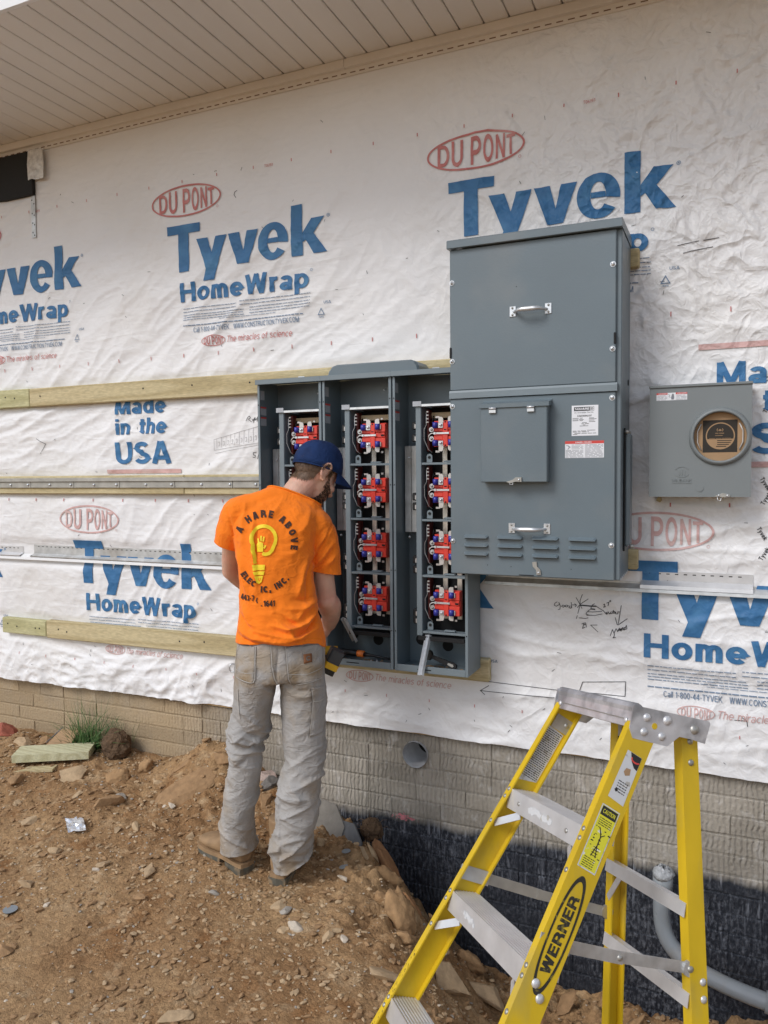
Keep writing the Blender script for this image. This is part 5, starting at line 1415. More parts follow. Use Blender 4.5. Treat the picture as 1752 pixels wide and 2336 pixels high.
# embossed maker's mark (raised metal, same paint)
q = MB()
ey, ez = -.140, 1.589
p = P2(); p.ring(ey, ez + .004, .0255, .020, .0026, 25, 155, 16); p.ring(ey, ez + .004, .0255, .020, .0026, 205, 335, 16)
for dx in (-.0085, 0, .0085): p.rect(ey + dx - .0018, ey + dx + .0018, ez - .008, ez + .012 - abs(dx) * .5)
p.add(fit(text2d('MILBANK', 1, bold=.0), ey - .033, ey + .033, ez - .032, cap=.010)); p.rect(ey - .033, ey + .033, ez - .0375, ez - .0362)
q = MB()
for f in p.f: q.prism([p.v[i] for i in f], MF + .0005, MF - .0016)
q.build('embossed_mark', M['meter_paint'], mtr)
q = MB(); q.smooth = False; q.cyl((-.0805, MF + .0005, 1.5345), (-.0805, MF - .0022, 1.5345), .0125, 20); q.build('knockout', M['meter_paint'], mtr)
q = MB(); q.prism([(-.034, 1.5045), (-.020, 1.512), (-.006, 1.517), (.016, 1.513), (.020, 1.506), (.012, 1.5015), (-.010, 1.5035)], MF - .007, MF - .001); la = q.build('hasp', M['steel_dark'], mtr)
q = MB(); q.smooth = True; q.ball((.010, MF - .008, 1.508), .005); q.ball((-.018, MF - .008, 1.509), .004); q.tube([(-.022, MF - .003, 1.503), (-.022, MF - .003, 1.492), (-.012, MF - .003, 1.490), (-.010, MF - .003, 1.503)], .0018, 6); q.build('hasp_pin', M['zinc'], la)
# wooden shim under the meter box
sh = MB(); sh.prism([(-.228, 1.502), (-.236, 1.485), (-.222, 1.478), (-.216, 1.486), (-.220, 1.502)], -.02, -.006); o = sh.build('wood_shim', M['wood']); tag(o, 'splintered wooden shim under the left corner of the meter box', 'shim')

# seam tape with black lettering at the right edge
tp = P2(); tp.rect(.066, .145, .50, 1.150); tp.rect(.066, .145, 1.222, 2.30)
M['tape_white'] = inkmat('white_seam_tape', (.74, .725, .72), (.71, .69, .68))
TT = text2d('Tyvek', 1, bold=.02)
p = P2()
for (x, z, a) in ((.128, 1.93, -62), (.135, 1.80, 60), (.116, 1.565, -60), (.132, 1.47, 60), (.108, 1.385, -60), (.128, 1.27, 60)):
    vs, fs = TT; k = .0155; c, s = math.cos(math.radians(a)), math.sin(math.radians(a))
    p.add(([(x + (u * c - v * s) * k, z + (u * s + v * c) * k, l_) for u, v, l_ in vs], fs))
wall_print('tape_lettering', p, M['ink'], off=.0034, step=.2)['kind'] = 'stuff'

# ------------------------------------------------------------------ conduit
cn = thing('conduit', 'grey plastic conduit elbow rising from the trench beside the foundation', 'conduit', (-.1, -.15, -.2))
def bez(p, n=14):
    p = [Vector(a) for a in p]; out = []
    for i in range(n + 1):
        t = i / n; out.append(p[0] * (1 - t) ** 3 + p[1] * 3 * t * (1 - t) ** 2 + p[2] * 3 * t * t * (1 - t) + p[3] * t ** 3)
    return out
q = MB(); q.smooth = True
q.tube(bez([(-.196, -.10, .0), (-.205, -.12, -.17), (-.17, -.15, -.25), (.25, -.18, -.275)], 22), .030, 20); q.build('elbow', M['pvc'], cn)
q = MB(); q.smooth = True; q.tube([(-.1945, -.098, .0), (-.1935, -.097, .085)], .0355, 20); q.build('coupling', M['pvc'], cn)
q = MB(); q.smooth = True; q.tube([(.155, -.173, -.268), (.40, -.19, -.29)], .0365, 20); q.build('coupling', M['pvc'], cn)
M['film'] = mat('cloudy_plastic', (.40, .41, .42), .25, var=.3, vscale=60, bump=.01, bscale=60)
q = MB(); rr2 = random.Random(9)
for k in range(3):
    q.smooth = True; q.ball((-.1935, -.097, .085 + .006 * k), .040 - .006 * k, 14, 8, (1, 1, .6))
q.v = [(a + rr2.uniform(-.006, .006), b_ + rr2.uniform(-.006, .006), c + rr2.uniform(-.006, .006)) for a, b_, c in q.v]
q.build('plastic_wrap', M['film'], cn, recalc=False)
# ------------------------------------------------------------------ step ladder (local frame: u to the right of the climber, v backwards, w up)
LU = Vector((.64412726, -.74949389, .15283648)).normalized()
LV = Vector((.7565, .5946, -.2724)); LV = (LV - LU * LV.dot(LU)).normalized()
LW = LU.cross(LV)
LO = Vector((-.2908, -1.087, 1.0129))
def LP(a, b, c): return LO + LU * a + LV * b + LW * c
M['fiberglass'] = mat('yellow_fibreglass', (0.66, 0.445, 0.014), 0.45, var=0.13, vscale=11, stretch=(1, 1, .35), col2=(0.47, 0.35, 0.07), c2scale=13, c2lo=.54, c2hi=.80, bump=.0004, bscale=120, rvar=.1)
M['label_white'] = mat('worn_white_label', (.62, .63, .64), .5, col2=(.42, .40, .36), c2scale=45, c2lo=.58, c2hi=.66)
M['label_yellow'] = mat('worn_yellow_label', (.72, .68, .04), .5, col2=(.75, .75, .70), c2scale=60, c2lo=.62, c2hi=.66)
M['ink_worn'] = mat('worn_black_ink', (.025, .024, .02), .55, col2=(.25, .2, .03), c2scale=70, c2lo=.58, c2hi=.7)
lad = thing('step_ladder', 'yellow fibreglass step ladder with aluminium steps standing in front of the wall', 'ladder', LP(0, 0, -1.2))
AL, GA = math.radians(19.5), math.radians(10.4)
SPL = 0.094
def rail_frame(sd, front):
    if front:
        d = (LU * (sd * SPL) - LV * math.sin(AL) - LW * math.cos(AL)).normalized(); o = LP(sd * .172, -.004, -.002)
    else:
        d = (LU * (sd * .048) + LV * math.sin(GA) - LW * math.cos(GA)).normalized(); o = LP(sd * .150, .142, -.022)
    e = (LV - d * LV.dot(d)).normalized()          # backwards across the web
    s = (LU - d * LU.dot(d) - e * LU.dot(e)).normalized()
    return o, d, e, s
def chan(q, o, d, e, s, sd, web, fl, th, L):
    """C channel: web on the outside, flanges pointing inwards"""
    i = -sd
    prof = [(0, 0), (fl * i, 0), (fl * i, th), (th * i, th), (th * i, web - th), (fl * i, web - th), (fl * i, web), (0, web)]
    q.prism(prof, 0, L, o=o, ux=s, uy=e, un=d)
def length_to_ground(o, d):
    L = .6
    while L < 1.9:
        p = o + d * L
        if p.z < float(gz(p.x, p.y)) - .01: break
        L += .01
    return L
RF = {}
for sd in (-1, 1):
    o, d, e, s = rail_frame(sd, True); L = length_to_ground(o, d); RF[(sd, 1)] = (o, d, e, s, L)
    q = MB(); chan(q, o, d, e, s, sd, .075, .021, .0042, L); q.build('front_rail', M['fiberglass'], lad)
    o2, d2, e2, s2 = rail_frame(sd, False); L2 = length_to_ground(o2, d2); RF[(sd, 0)] = (o2, d2, e2, s2, L2)
    q = MB(); chan(q, o2, d2, e2, s2, sd, .046, .030, .0042, L2); q.build('rear_rail', M['fiberglass'], lad)
    q = MB(); q.obox(o + d * (L - .02) + e * .037 - s * sd * .008, s, e, d, .016, .044, .03); q.build('rubber_foot', M['black'], lad)
    q = MB(); q.obox(o2 + d2 * (L2 - .02) + e2 * .023 - s2 * sd * .012, s2, e2, d2, .02, .03, .03); q.build('rubber_foot', M['black'], lad)
def rivet(parent, p, nrm, r=.0055, m='steel_dark'):
    q = MB(); q.smooth = True; nrm = Vector(nrm).normalized()
    a = nrm.cross(Vector((0, 0, 1))).normalized(); b_ = nrm.cross(a)
    rings = []
    for rr_, hh in ((r * 1.35, 0), (r * 1.3, r * .25), (r * .8, r * .6), (r * .1, r * .7)):
        rings.append([Vector(p) + nrm * hh + (a * math.cos(2 * math.pi * k / 10) + b_ * math.sin(2 * math.pi * k / 10)) * rr_ for k in range(10)])
    vs = [v for g_ in rings for v in g_]
    q.add(vs, [(i * 10 + k, i * 10 + (k + 1) % 10, (i + 1) * 10 + (k + 1) % 10, (i + 1) * 10 + k) for i in range(3) for k in range(10)] + [tuple(range(30, 40))])
    return q.build('rivet', M[m], parent, recalc=False)
# steps
fo = lambda sd, s_: RF[(sd, 1)][0] + RF[(sd, 1)][1] * s_
S1 = .300; step_s = [S1 + .305 * i for i in range(3)]
for k, s_ in enumerate(step_s):
    a, b_ = fo(-1, s_) + LU * .006 + LV * .003, fo(1, s_) - LU * .006 + LV * .003
    ax = (b_ - a).normalized(); wd = (b_ - a).length; c = (a + b_) / 2
    prof = [(0, 0), (0, -.052), (.003, -.052), (.003, -.004)]
    prof += [(.074, -.004), (.074, -.030), (.077, -.030), (.077, 0)]
    x_ = .070
    while x_ > .006:
        prof += [(x_, 0), (x_ - .0015, -.0016), (x_ - .0045, -.0016), (x_ - .006, 0)]; x_ -= .0088
    q = MB(); q.prism([(p_[0], p_[1]) for p_ in prof], -wd / 2, wd / 2, o=c, ux=LV, uy=LW, un=ax)
    stp = q.build('step', M['alu'], lad)
    if k < 2:
        for t in (.17, .80) if k == 0 else ():
            rivet(stp, a + ax * wd * t - LW * .028 - LV * .0003, -LV, .0045)
        # worn sticker
        rs_ = random.Random(30 + k); cx = .47 if k == 0 else .30; hw = .060 if k == 0 else .034
        q = MB(); nb = 9 if k == 0 else 6
        for i in range(nb):        # torn scraps of a paper sticker
            c0_ = cx + (i / (nb - 1) - .5) * 2 * hw / wd * .85; ct = a + ax * (wd * c0_) - LW * (.027 + rs_.uniform(-.004, .004)) - LV * (.0005 + i * 2e-5)
            pts = []
            for j in range(9):
                an = 2 * math.pi * j / 9; pts.append(ct + ax * (hw * .22 * math.cos(an) * rs_.uniform(.5, 1.2)) - LW * (.012 * math.sin(an) * rs_.uniform(.35, 1.1)))
            q.add(pts, [tuple(range(9))])
        so_ = q.build('sticker_remnant', M['label_white'], stp, recalc=False); so_['kind'] = 'stuff'
    for sd in (-1, 1):
        o, d, e, s, L = RF[(sd, 1)]
        for ds in (.012, .034):
            rivet(lad, o + d * (s_ + ds - .01) - s * sd * .010 - e * .0002, -e, .0046)
        rivet(lad, o + d * (s_ + .098) - s * sd * .010 - e * .0002, -e, .0046)
        # knee brace under the step
        p0 = o + d * (s_ + .098) - s * sd * .012 + e * .012; p1 = o + d * s_ - s * sd * .075 + e * .012 - LW * .045
        q = MB(); dv = (p1 - p0); l_ = dv.length; dv.normalize(); sid = dv.cross(LV).normalized()
        q.obox((p0 + p1) / 2, dv, sid, LV, l_ / 2, .0095, .0012); q.build('knee_brace', M['alu'], lad)
# cap
q = MB()
hw = .1765
ridge = [(-.014, -.012), (-.0165, -.002), (-.012, .0075), (-.004, .0105), (.004, .0075), (.010, .003), (.172, .001), (.172, -.003), (.006, -.003), (.001, -.010), (.001, -.050), (-.0155, -.048)]
q.prism([(b, c) for b, c in ridge], -hw, hw, o=LO, ux=LV, uy=LW, un=LU)
cap = q.build('top_cap', M['alu_cap'], lad)
for sd in (-1, 1):
    poly = [(-.018, .004), (.196, .0045), (.200, -.002), (.192, -.050), (.150, -.046), (.118, -.046), (.088, -.074), (-.008, -.071), (-.020, -.05)]
    q = MB(); q.prism(poly, sd * (hw + .0005), sd * (hw + .0035), o=LO, ux=LV, uy=LW, un=LU); sp2 = q.build('side_plate', M['alu_cap'], cap)
    for b, c, r_ in ((.022, -.018, .0075), (.020, -.052, .0075), (.078, -.015, .0085), (.070, -.054, .0075), (.157, -.022, .009)):
        rivet(sp2, LP(sd * (hw + .0036), b, c), LU * sd, r_, 'alu' if r_ < .009 else 'steel_dark')
    q = MB(); q.cyl(LP(sd * (hw + .0034), .046, -.034), LP(sd * (hw + .0041), .046, -.034), .0075, 12); q.build('hole', M['fiberglass'], sp2)
    rivet(cap, LP(sd * (hw - .022), -.0160, -.034), -LV, .005, 'alu')
q = MB(); q.obox(LP(0, -.0163, -.0312), LU, LV, LW, .150, .0006, .0012); q.build('lip_crease', M['steel_dark'], cap)
# gusset plate inside the left rail, rear rail brackets
o, d, e, s, L = RF[(-1, 1)]
q = MB(); q.obox(o + d * .078 + e * .045 + s * .0062, e, d, s, .028, .020, .0012); q.build('gusset', M['galv'], lad)
rivet(lad, o + d * .075 + e * .058 + s * .0075, s, .0055)
for sd in (-1, 1):
    o2, d2, e2, s2, L2 = RF[(sd, 0)]
    for dd in (.035, .085):
        rivet(lad, o2 + d2 * dd + e2 * .024 + s2 * sd * .0003, s2 * sd, .006)
    q = MB(); q.obox(o2 + d2 * .055 + e2 * .020 - s2 * sd * .0062, e2, d2, s2, .010, .045, .0012); br = q.build('hinge_bracket', M['galv'], lad)
    for dd in (.03, .075):
        q = MB(); p = o2 + d2 * dd + e2 * .020 - s2 * sd * .0075; q.cyl(p, p - s2 * sd * .0008, .0045, 10); q.build('hole', M['hole_dark'], br)
# rear cross bars
for sL, sR in ((.405, .405), (.60, .60)):
    a = RF[(-1, 0)][0] + RF[(-1, 0)][1] * (sL) - RF[(-1, 0)][3] * -.004; b_ = RF[(1, 0)][0] + RF[(1, 0)][1] * sR - RF[(1, 0)][3] * .004
    if sL != sR: sR = sL; b_ = RF[(1, 0)][0] + RF[(1, 0)][1] * sL
    ax = (b_ - a).normalized(); L_ = (b_ - a).length
    q = MB(); q.prism([(-.001, 0), (-.001, -.030), (-.003, -.030), (-.003, .0), (-.003, .002), (.022, .002), (.022, 0)], 0, L_, o=a, ux=LV, uy=LW, un=ax); q.build('rear_cross_bar', M['alu'], lad)
    # short strut
    if sL < .5:
        p0 = b_ - ax * .075 - LW * .012; p1 = RF[(1, 0)][0] + RF[(1, 0)][1] * (sL + .10) - RF[(1, 0)][3] * .012
        p0 = a + ax * .075 - LW * .012; p1 = RF[(-1, 0)][0] + RF[(-1, 0)][1] * (sL + .10) + RF[(-1, 0)][3] * .012
        dv = (p1 - p0); l_ = dv.length; dv.normalize(); sid = dv.cross(LV).normalized()
        q = MB(); q.obox((p0 + p1) / 2, dv, sid, LV, l_ / 2, .009, .001); q.build('rear_strut', M['alu'], lad)
# spreader bars
def bar(q, p0, p1, w, th, nrm):
    dv = p1 - p0; l_ = dv.length; dv.normalize(); up_ = (Vector(nrm) - dv * Vector(nrm).dot(dv)).normalized(); sd_ = dv.cross(up_)
    q.obox((p0 + p1) / 2, dv, sd_, up_, l_ / 2, w, th)
for sd, m_ in ((-1, 'steel_dark'), (1, 'galv')):
    o, d, e, s, L = RF[(sd, 1)]; o2, d2, e2, s2, L2 = RF[(sd, 0)]
    p0 = o + d * (.545) + e * .030 - s * sd * .006; p3 = o2 + d2 * .545 + e2 * .002 - s2 * sd * .006
    p1 = p0.lerp(p3, .48) - LW * .004
    pc = p0 + (p1 - p0) * .22
    nm = LU * sd
    q = MB(); bar(q, p0, p1 + (p1 - p0).normalized() * .012, .0135, .0013, nm); so = q.build('spreader_bar', M[m_], lad)
    q = MB(); bar(q, p1 - nm * .003, p3 - nm * .003, .0125, .0013, nm); q.build('spreader_bar', M[m_], lad)
    rivet(so, p1 + nm * .0014, nm, .0055); 
    q = MB(); q.smooth = False; q.cyl(p3 - nm * .004, p3 + nm * .005, .018, 14); hb2 = q.build('pivot_plate', M[m_], lad)
    rivet(hb2, p3 + nm * .005, nm, .006)
    q = MB(); bar(q, p0 - (p1 - p0).normalized() * .03, p0 + (p1 - p0).normalized() * .055, .018, .0015, nm); q.build('pivot_plate', M['galv'], lad)
# rivets on the rear right rail
o2, d2, e2, s2, L2 = RF[(1, 0)]
for dd in (.575, .612): rivet(lad, o2 + d2 * dd + e2 * .034 + s2 * .0004, s2, .0065, 'alu')
# labels and lettering on the web of the right front rail
o, d, e, s, L = RF[(1, 1)]
WN = s
def web_print(name, p2, m, parent, lift=.0006, oo=None, dd=None, ee=None, nn=None):
    """2D (across the web, along the rail downwards)"""
    O_, D_, E_, N_ = oo or o, dd or d, ee or e, nn or WN
    q = MB(); q.add([O_ + E_ * a + D_ * b + N_ * (lift + l * 1e-5) for (a, b), l in zip(p2.v, p2.l)], p2.f)
    ob = q.build(name, m, parent, recalc=False)
    me = ob.data
    bm = bmesh.new(); bm.from_mesh(me)
    for f in bm.faces:
        if f.normal.dot(N_) < 0: f.normal_flip()
    bm.to_mesh(me); bm.free()
    return ob
p = P2().poly([(.020, .096), (.062, .096), (.0635, .215), (.018, .212)]); l1 = web_print('danger_label', M['label_white'].name and p, M['label_white'], lad)
p = P2().poly([(.030, .0965), (.0615, .0965), (.0615, .128), (.052, .126), (.040, .115)]); web_print('label_block', p, M['ink'], l1, .0010)
p = P2(); p.ring(.049, .108, .0135, .008, .004, 20, 200, 12); web_print('label_oval', p, M['red_print'], l1, .0014)
def lines_web(p, a0, a1, b0, b1, rows, h, rs_):
    for i in range(rows):
        b = b0 + (b1 - b0) * i / max(1, rows - 1); a = a0
        while a < a1 - .002:
            w_ = rs_.uniform(.003, .010); x = min(a + w_, a1); p.rect(a, x, b - h / 2, b + h / 2); a = x + .0015
rs_ = random.Random(77)
p = P2(); lines_web(p, .028, .055, .168, .192, 5, .0022, rs_); p.poly([(.026, .190), (.031, .185), (.036, .190), (.031, .195)]); web_print('label_text', p, M['ink_worn'], l1, .0010)
p = P2(); p.poly([(.034, .135), (.046, .132), (.049, .146), (.038, .152), (.031, .145)]); web_print('label_scuff', p, M['card'], l1, .0010)
p = P2().poly([(.013, .232), (.063, .232), (.063, .378), (.013, .378)]); l2 = web_print('caution_label', p, M['label_white'], lad)
p = P2().poly([(.0155, .2345), (.0605, .2345), (.0605, .375), (.0155, .375)]); web_print('caution_ground', p, M['label_yellow'], l2, .0009)
p = P2().poly([(.0165, .2355), (.0595, .2355), (.0595, .256), (.0165, .256)]); web_print('caution_block', p, M['ink'], l2, .0012)
def text_web(body, a0, a1, bb, cap, bold=.02):
    vs, fs = fit(text2d(body, 1, bold=bold), a0, a1, 0, cap=cap)
    return np.stack([vs[:, 0], bb - vs[:, 1], vs[:, 2]], 1), fs
p = P2().add(text_web('CAUTION', .021, .055, .2505, .0095)); web_print('caution_lettering', p, M['label_yellow'], l2, .0015)
p = P2(); lines_web(p, .020, .056, .262, .276, 4, .0018, rs_); lines_web(p, .020, .05, .352, .371, 5, .0018, rs_)
p.stroke([(.030, .283), (.036, .292), (.040, .300), (.040, .320)], .003); p.stroke([(.040, .30), (.048, .293)], .002); p.stroke([(.040, .32), (.034, .345)], .0025); p.stroke([(.040, .32), (.046, .345)], .0025)
for i in range(4): p.stroke([(.033, .325 + i * .006), (.048, .325 + i * .006)], .0015)
for i in range(14):
    a, b = rs_.uniform(.018, .056), rs_.uniform(.28, .35); p.rect(a, a + rs_.uniform(.002, .007), b, b + rs_.uniform(.001, .003))
web_print('caution_figure', p, M['ink_worn'], l2, .0012)
# maker's lettering in a pointed oval, reading up the rail
c0, half, hh = .520, .128, .027
p = P2(); n = 28; vs, fs = [], []
for i in range(n * 2):
    a = 2 * math.pi * i / (n * 2); sx, sy = math.cos(a), math.sin(a)
    y = math.copysign(abs(sy) ** 1.0, sy)
    vs += [(.0385 + hh * y, c0 + half * math.copysign(abs(sx) ** .8, sx)), (.0385 + (hh - .0045 - .002 * abs(sx)) * y, c0 + (half - .013) * math.copysign(abs(sx) ** .8, sx))]
fs = [(2 * i, 2 * i + 1, 2 * ((i + 1) % (2 * n)) + 1, 2 * ((i + 1) % (2 * n))) for i in range(2 * n)]
p.add((vs, fs))
tv, tf = fit(text2d('WERNER', 1, bold=.035, shear=-.0), -.083, .083, -.0125, cap=.025)
p.add((np.stack([.0385 - tv[:, 1], c0 - tv[:, 0], tv[:, 2]], 1), tf))
web_print('brand_lettering', p, M['ink_worn'], lad, .0007)
for bb in (.628, .650): rivet(lad, o + d * bb + e * (.030 if bb < .64 else .052) + s * .0004, s, .0075, 'alu')
# instruction label inside the left rail
o3, d3, e3, s3, L3 = RF[(-1, 1)]
ip = dict(oo=o3 + s3 * .0043, dd=d3, ee=e3, nn=s3)
p = P2().poly([(.009, .098), (.066, .102), (.066, .250), (.009, .268)]); l3 = web_print('instruction_label', p, M['label_white'], lad, .0004, **ip)
p = P2(); lines_web(p, .012, .063, .106, .248, 26, .0024, rs_); web_print('label_text', p, M['ink_worn'], l3, .0009, **ip)
# scratches on the left rail flange
p = P2()
for i in range(40):
    a, b = rs_.uniform(.002, .018), rs_.uniform(.78, 1.0); p.poly([(a, b), (a + .001, b - .001), (a + rs_.uniform(.002, .005), b + rs_.uniform(.002, .008)), (a + .001, b + .002)])
q = MB(); q.add([o3 + s3 * a + d3 * b - e3 * .0004 for a, b in p.v], p.f); q.build('scuff_marks', M['ink_worn'], lad, recalc=False)
# ------------------------------------------------------------------ stones, lumber, litter, grass
def gh(x, y): return float(gz(x, y))
STM = [mat('tan_stone', (.45, .32, .19), .9, var=.22, vscale=40, bump=.002, bscale=90), mat('brown_stone', (.33, .20, .10), .92, var=.22, vscale=40, bump=.002, bscale=90),
       mat('grey_stone', (.36, .325, .28), .88, var=.2, vscale=40, bump=.002, bscale=90), mat('pale_stone', (.58, .50, .40), .85, var=.15, vscale=50, bump=.001, bscale=90),
       mat('ochre_clod', (.37, .225, .11), .95, var=.25, vscale=35, bump=.005, bscale=70), mat('red_clod', (.34, .175, .08), .95, var=.25, vscale=35, bump=.005, bscale=70)]
def ico(sub):
    bm = bmesh.new(); bmesh.ops.create_icosphere(bm, subdivisions=sub, radius=1)
    v = np.array([x.co[:] for x in bm.verts]); f = [[y.index for y in x.verts] for x in bm.faces]; bm.free(); return v, f
I1, F1 = ico(1); I2, F2 = ico(3)
def stone_shape(seed, big=False, flat=.6, ang=.35):
    V = I2.copy() if big else I1.copy()
    r = np.random.RandomState(seed)
    # cut by random planes to make facets
    for _ in range(14 if big else 6):
        n = r.normal(size=3); n /= np.linalg.norm(n); dlim = r.uniform(.34, .72) if big else r.uniform(.4, .8)
        dd = V @ n; over = np.maximum(dd - dlim, 0); V = V - over[:, None] * n * 1.0
    if big: V = V * (1.25 + .07 * fbm(V[:, 0] * 3 + seed, V[:, 1] * 3, V[:, 2] * 3, seed % 50, 3))[:, None]
    V = V * np.array([1.15, r.uniform(.5, .95), flat * r.uniform(.7, 1.1)])
    return V
def place(V, x, y, size, rz, tilt=0, sink=.3):
    c, s = math.cos(rz), math.sin(rz)
    e = .02; nx = -(gh(x + e, y) - gh(x - e, y)) / (2 * e); ny = -(gh(x, y + e) - gh(x, y - e)) / (2 * e)
    W = V * size
    W = np.stack([W[:, 0] * c - W[:, 1] * s, W[:, 0] * s + W[:, 1] * c, W[:, 2]], 1)
    W[:, 2] += -W[:, 0] * nx * .8 - W[:, 1] * ny * .8 + W[:, 0] * tilt
    return W + np.array([x, y, gh(x, y) + size * .45 * (1 - 2 * sink)])
# loose gravel, three mixed tones, past counting
rg_ = np.random.RandomState(8)
SH = [stone_shape(i) for i in range(24)]
for mi, (m_, cnt, lo, hi) in enumerate(((STM[0], 8000, .003, .016), (STM[1], 7000, .004, .021), (STM[3], 2200, .0025, .009), (STM[2], 1600, .003, .011))):
    vs, fs = [], []; b = 0
    xs = rg_.uniform(-3.9, .3, cnt * 2); ys = -rg_.uniform(0, 1, cnt * 2) ** 1.2 * 2.4 - .02
    den = pnoise(xs * 1.8, ys * 1.8, 0, 61 + mi) + .35
    k = 0
    for x, y, dn in zip(xs, ys, den):
        if k >= cnt: break
        if rg_.rand() > .25 + dn: continue
        k += 1
        sz = lo + (hi - lo) * rg_.rand() ** 2.5
        V = SH[rg_.randint(24)] * sz; a = rg_.rand() * 6.28; c, s = math.cos(a), math.sin(a)
        V = np.stack([V[:, 0] * c - V[:, 1] * s, V[:, 0] * s + V[:, 1] * c, V[:, 2]], 1)
        V[:, 2] *= .7; vs.append((V, x, y, sz))
    X = np.array([q_[1] for q_ in vs]); Y = np.array([q_[2] for q_ in vs]); Zg = gz(X, Y)
    allv = np.concatenate([q_[0] + np.array([q_[1], q_[2], z + q_[3] * .15]) for q_, z in zip(vs, Zg)])
    nv = len(I1); F = np.array(F1)
    allf = np.concatenate([F + nv * i for i in range(len(vs))])
    me = bpy.data.meshes.new('gravel'); me.from_pydata(allv.tolist(), [], allf.tolist()); me.update()
    o_ = link_mesh('gravel', me, m_); tag(o_, ['tan gravel scattered over the clay', 'brown crumbs of soil scattered over the clay', 'pale stone chips scattered over the clay', 'grey gravel scattered over the clay'][mi], 'gravel', kind='stuff')
def clod_shape(seed, flat):
    V = I2.copy(); n = fbm(V[:, 0] * 1.6 + seed, V[:, 1] * 1.6, V[:, 2] * 1.6, seed % 50, 5, .62)
    V = V * (1 + .34 * n)[:, None]; r = np.random.RandomState(seed)
    return V * np.array([1, r.uniform(.7, 1), flat])
def rock(label, x, y, size, m_, seed, flat=.6, rz=0., tilt=0., sink=.3, name='stone', group='loose stones in the dirt', sm=False, cat='stone'):
    V = place(clod_shape(seed, flat) if m_ in (O_c, R_c) else stone_shape(seed, True, flat), x, y, size, rz, tilt, sink)
    c = V.mean(0)
    me = bpy.data.meshes.new(name); me.from_pydata((V - c).tolist(), [], F2); me.update()
    if sm or m_ in (O_c, R_c): me.polygons.foreach_set('use_smooth', np.ones(len(me.polygons), bool))
    o_ = link_mesh(name, me, m_); o_.location = c
    tag(o_, label, cat, group)
    return o_
T_, B_, G_, P_, O_c, R_c = STM
rock('broken red brick lump by the wall at the left edge', -3.602, -.114, .062, mat('red_brick', (.36, .11, .07), .9, var=.2, vscale=50), 101, .8, .3, cat='brick', name='broken_brick', group=None)
rock('flat tan stone right of the red brick lump', -3.424, -.18, .055, T_, 102, .4)
rock('brown stone between the red brick lump and the cardboard scrap', -3.345, -.075, .05, B_, 103, .7)
rock('large flat pale stone just below the lumber offcut', -2.894, -.344, .085, T_, 104, .3, .5, sink=.35)
rock('rough brown lump above the foil wrapper', -2.528, -.50, .062, B_, 105, .75, 1.1)
rock('large half buried slab of rock left of the worker', -2.246, -.285, .118, B_, 106, .42, .9, .35, .55)
rock('crumbly tan lump beside the dark root clump', -2.68, -.27, .06, O_c, 107, .6, .2, sm=False)
rock('smooth ochre stone near the left edge of the ground', -2.391, -1.056, .034, T_, 108, .7, .4, sm=True)
rock('long flat tan stone at the bottom edge of the ground', -1.439, -1.378, .047, T_, 109, .3, .5)
rock('greenish grey pebble in front of the left boot', -1.707, -.83, .018, G_, 110, .8, sm=True)
rock('white pebble right of the right boot', -1.30, -.572, .020, P_, 111, .7, sm=True)
rock('tan stone beyond the white pebble', -1.319, -.332, .026, T_, 112, .5)
rock('big orange clod of clay on the trench edge against the black wall', -1.255, -.20, .085, R_c, 113, .8, .9, sink=.25)
rock('brown clod below the big orange clod on the trench edge', -1.215, -.33, .052, O_c, 114, .8, .1, sink=.25)
rock('tan stone on the trench edge left of the big orange clod', -1.30, -.30, .035, T_, 115, .7, 2.)
rock('pale stone in the gravel heap below the boots', -1.338, -.873, .030, P_, 116, .7)
rock('pale oval stone in the hollow left of the ladder', -1.149, -.868, .022, P_, 117, .6, sm=True)
rock('flat tan slab of rock beside the left ladder rail', -.955, -.955, .060, T_, 118, .35, .2, sink=.4)
rock('big pale rock under the lowest ladder step', -.879, -.596, .085, T_, 119, .65, .9, .2, .3)
rock('brown rock under the ladder near the black wall', -.80, -.35, .07, T_, 120, .7, .3)
rock('pinkish white rock behind the legs of the worker at the wall', -1.97, -.06, .055, mat('pinkish_rock', (.47, .36, .31), .85, var=.3, vscale=60, bump=.006, bscale=60), 121, .8)
rock('dark grey rock under the pinkish one behind the legs', -1.935, -.10, .048, mat('dark_rock', (.17, .155, .14), .85, var=.3, vscale=50, bump=.004, bscale=60), 122, .9, 1.)
rock('brown rock between the legs of the worker', -1.90, -.18, .042, B_, 123, .8, 2.)
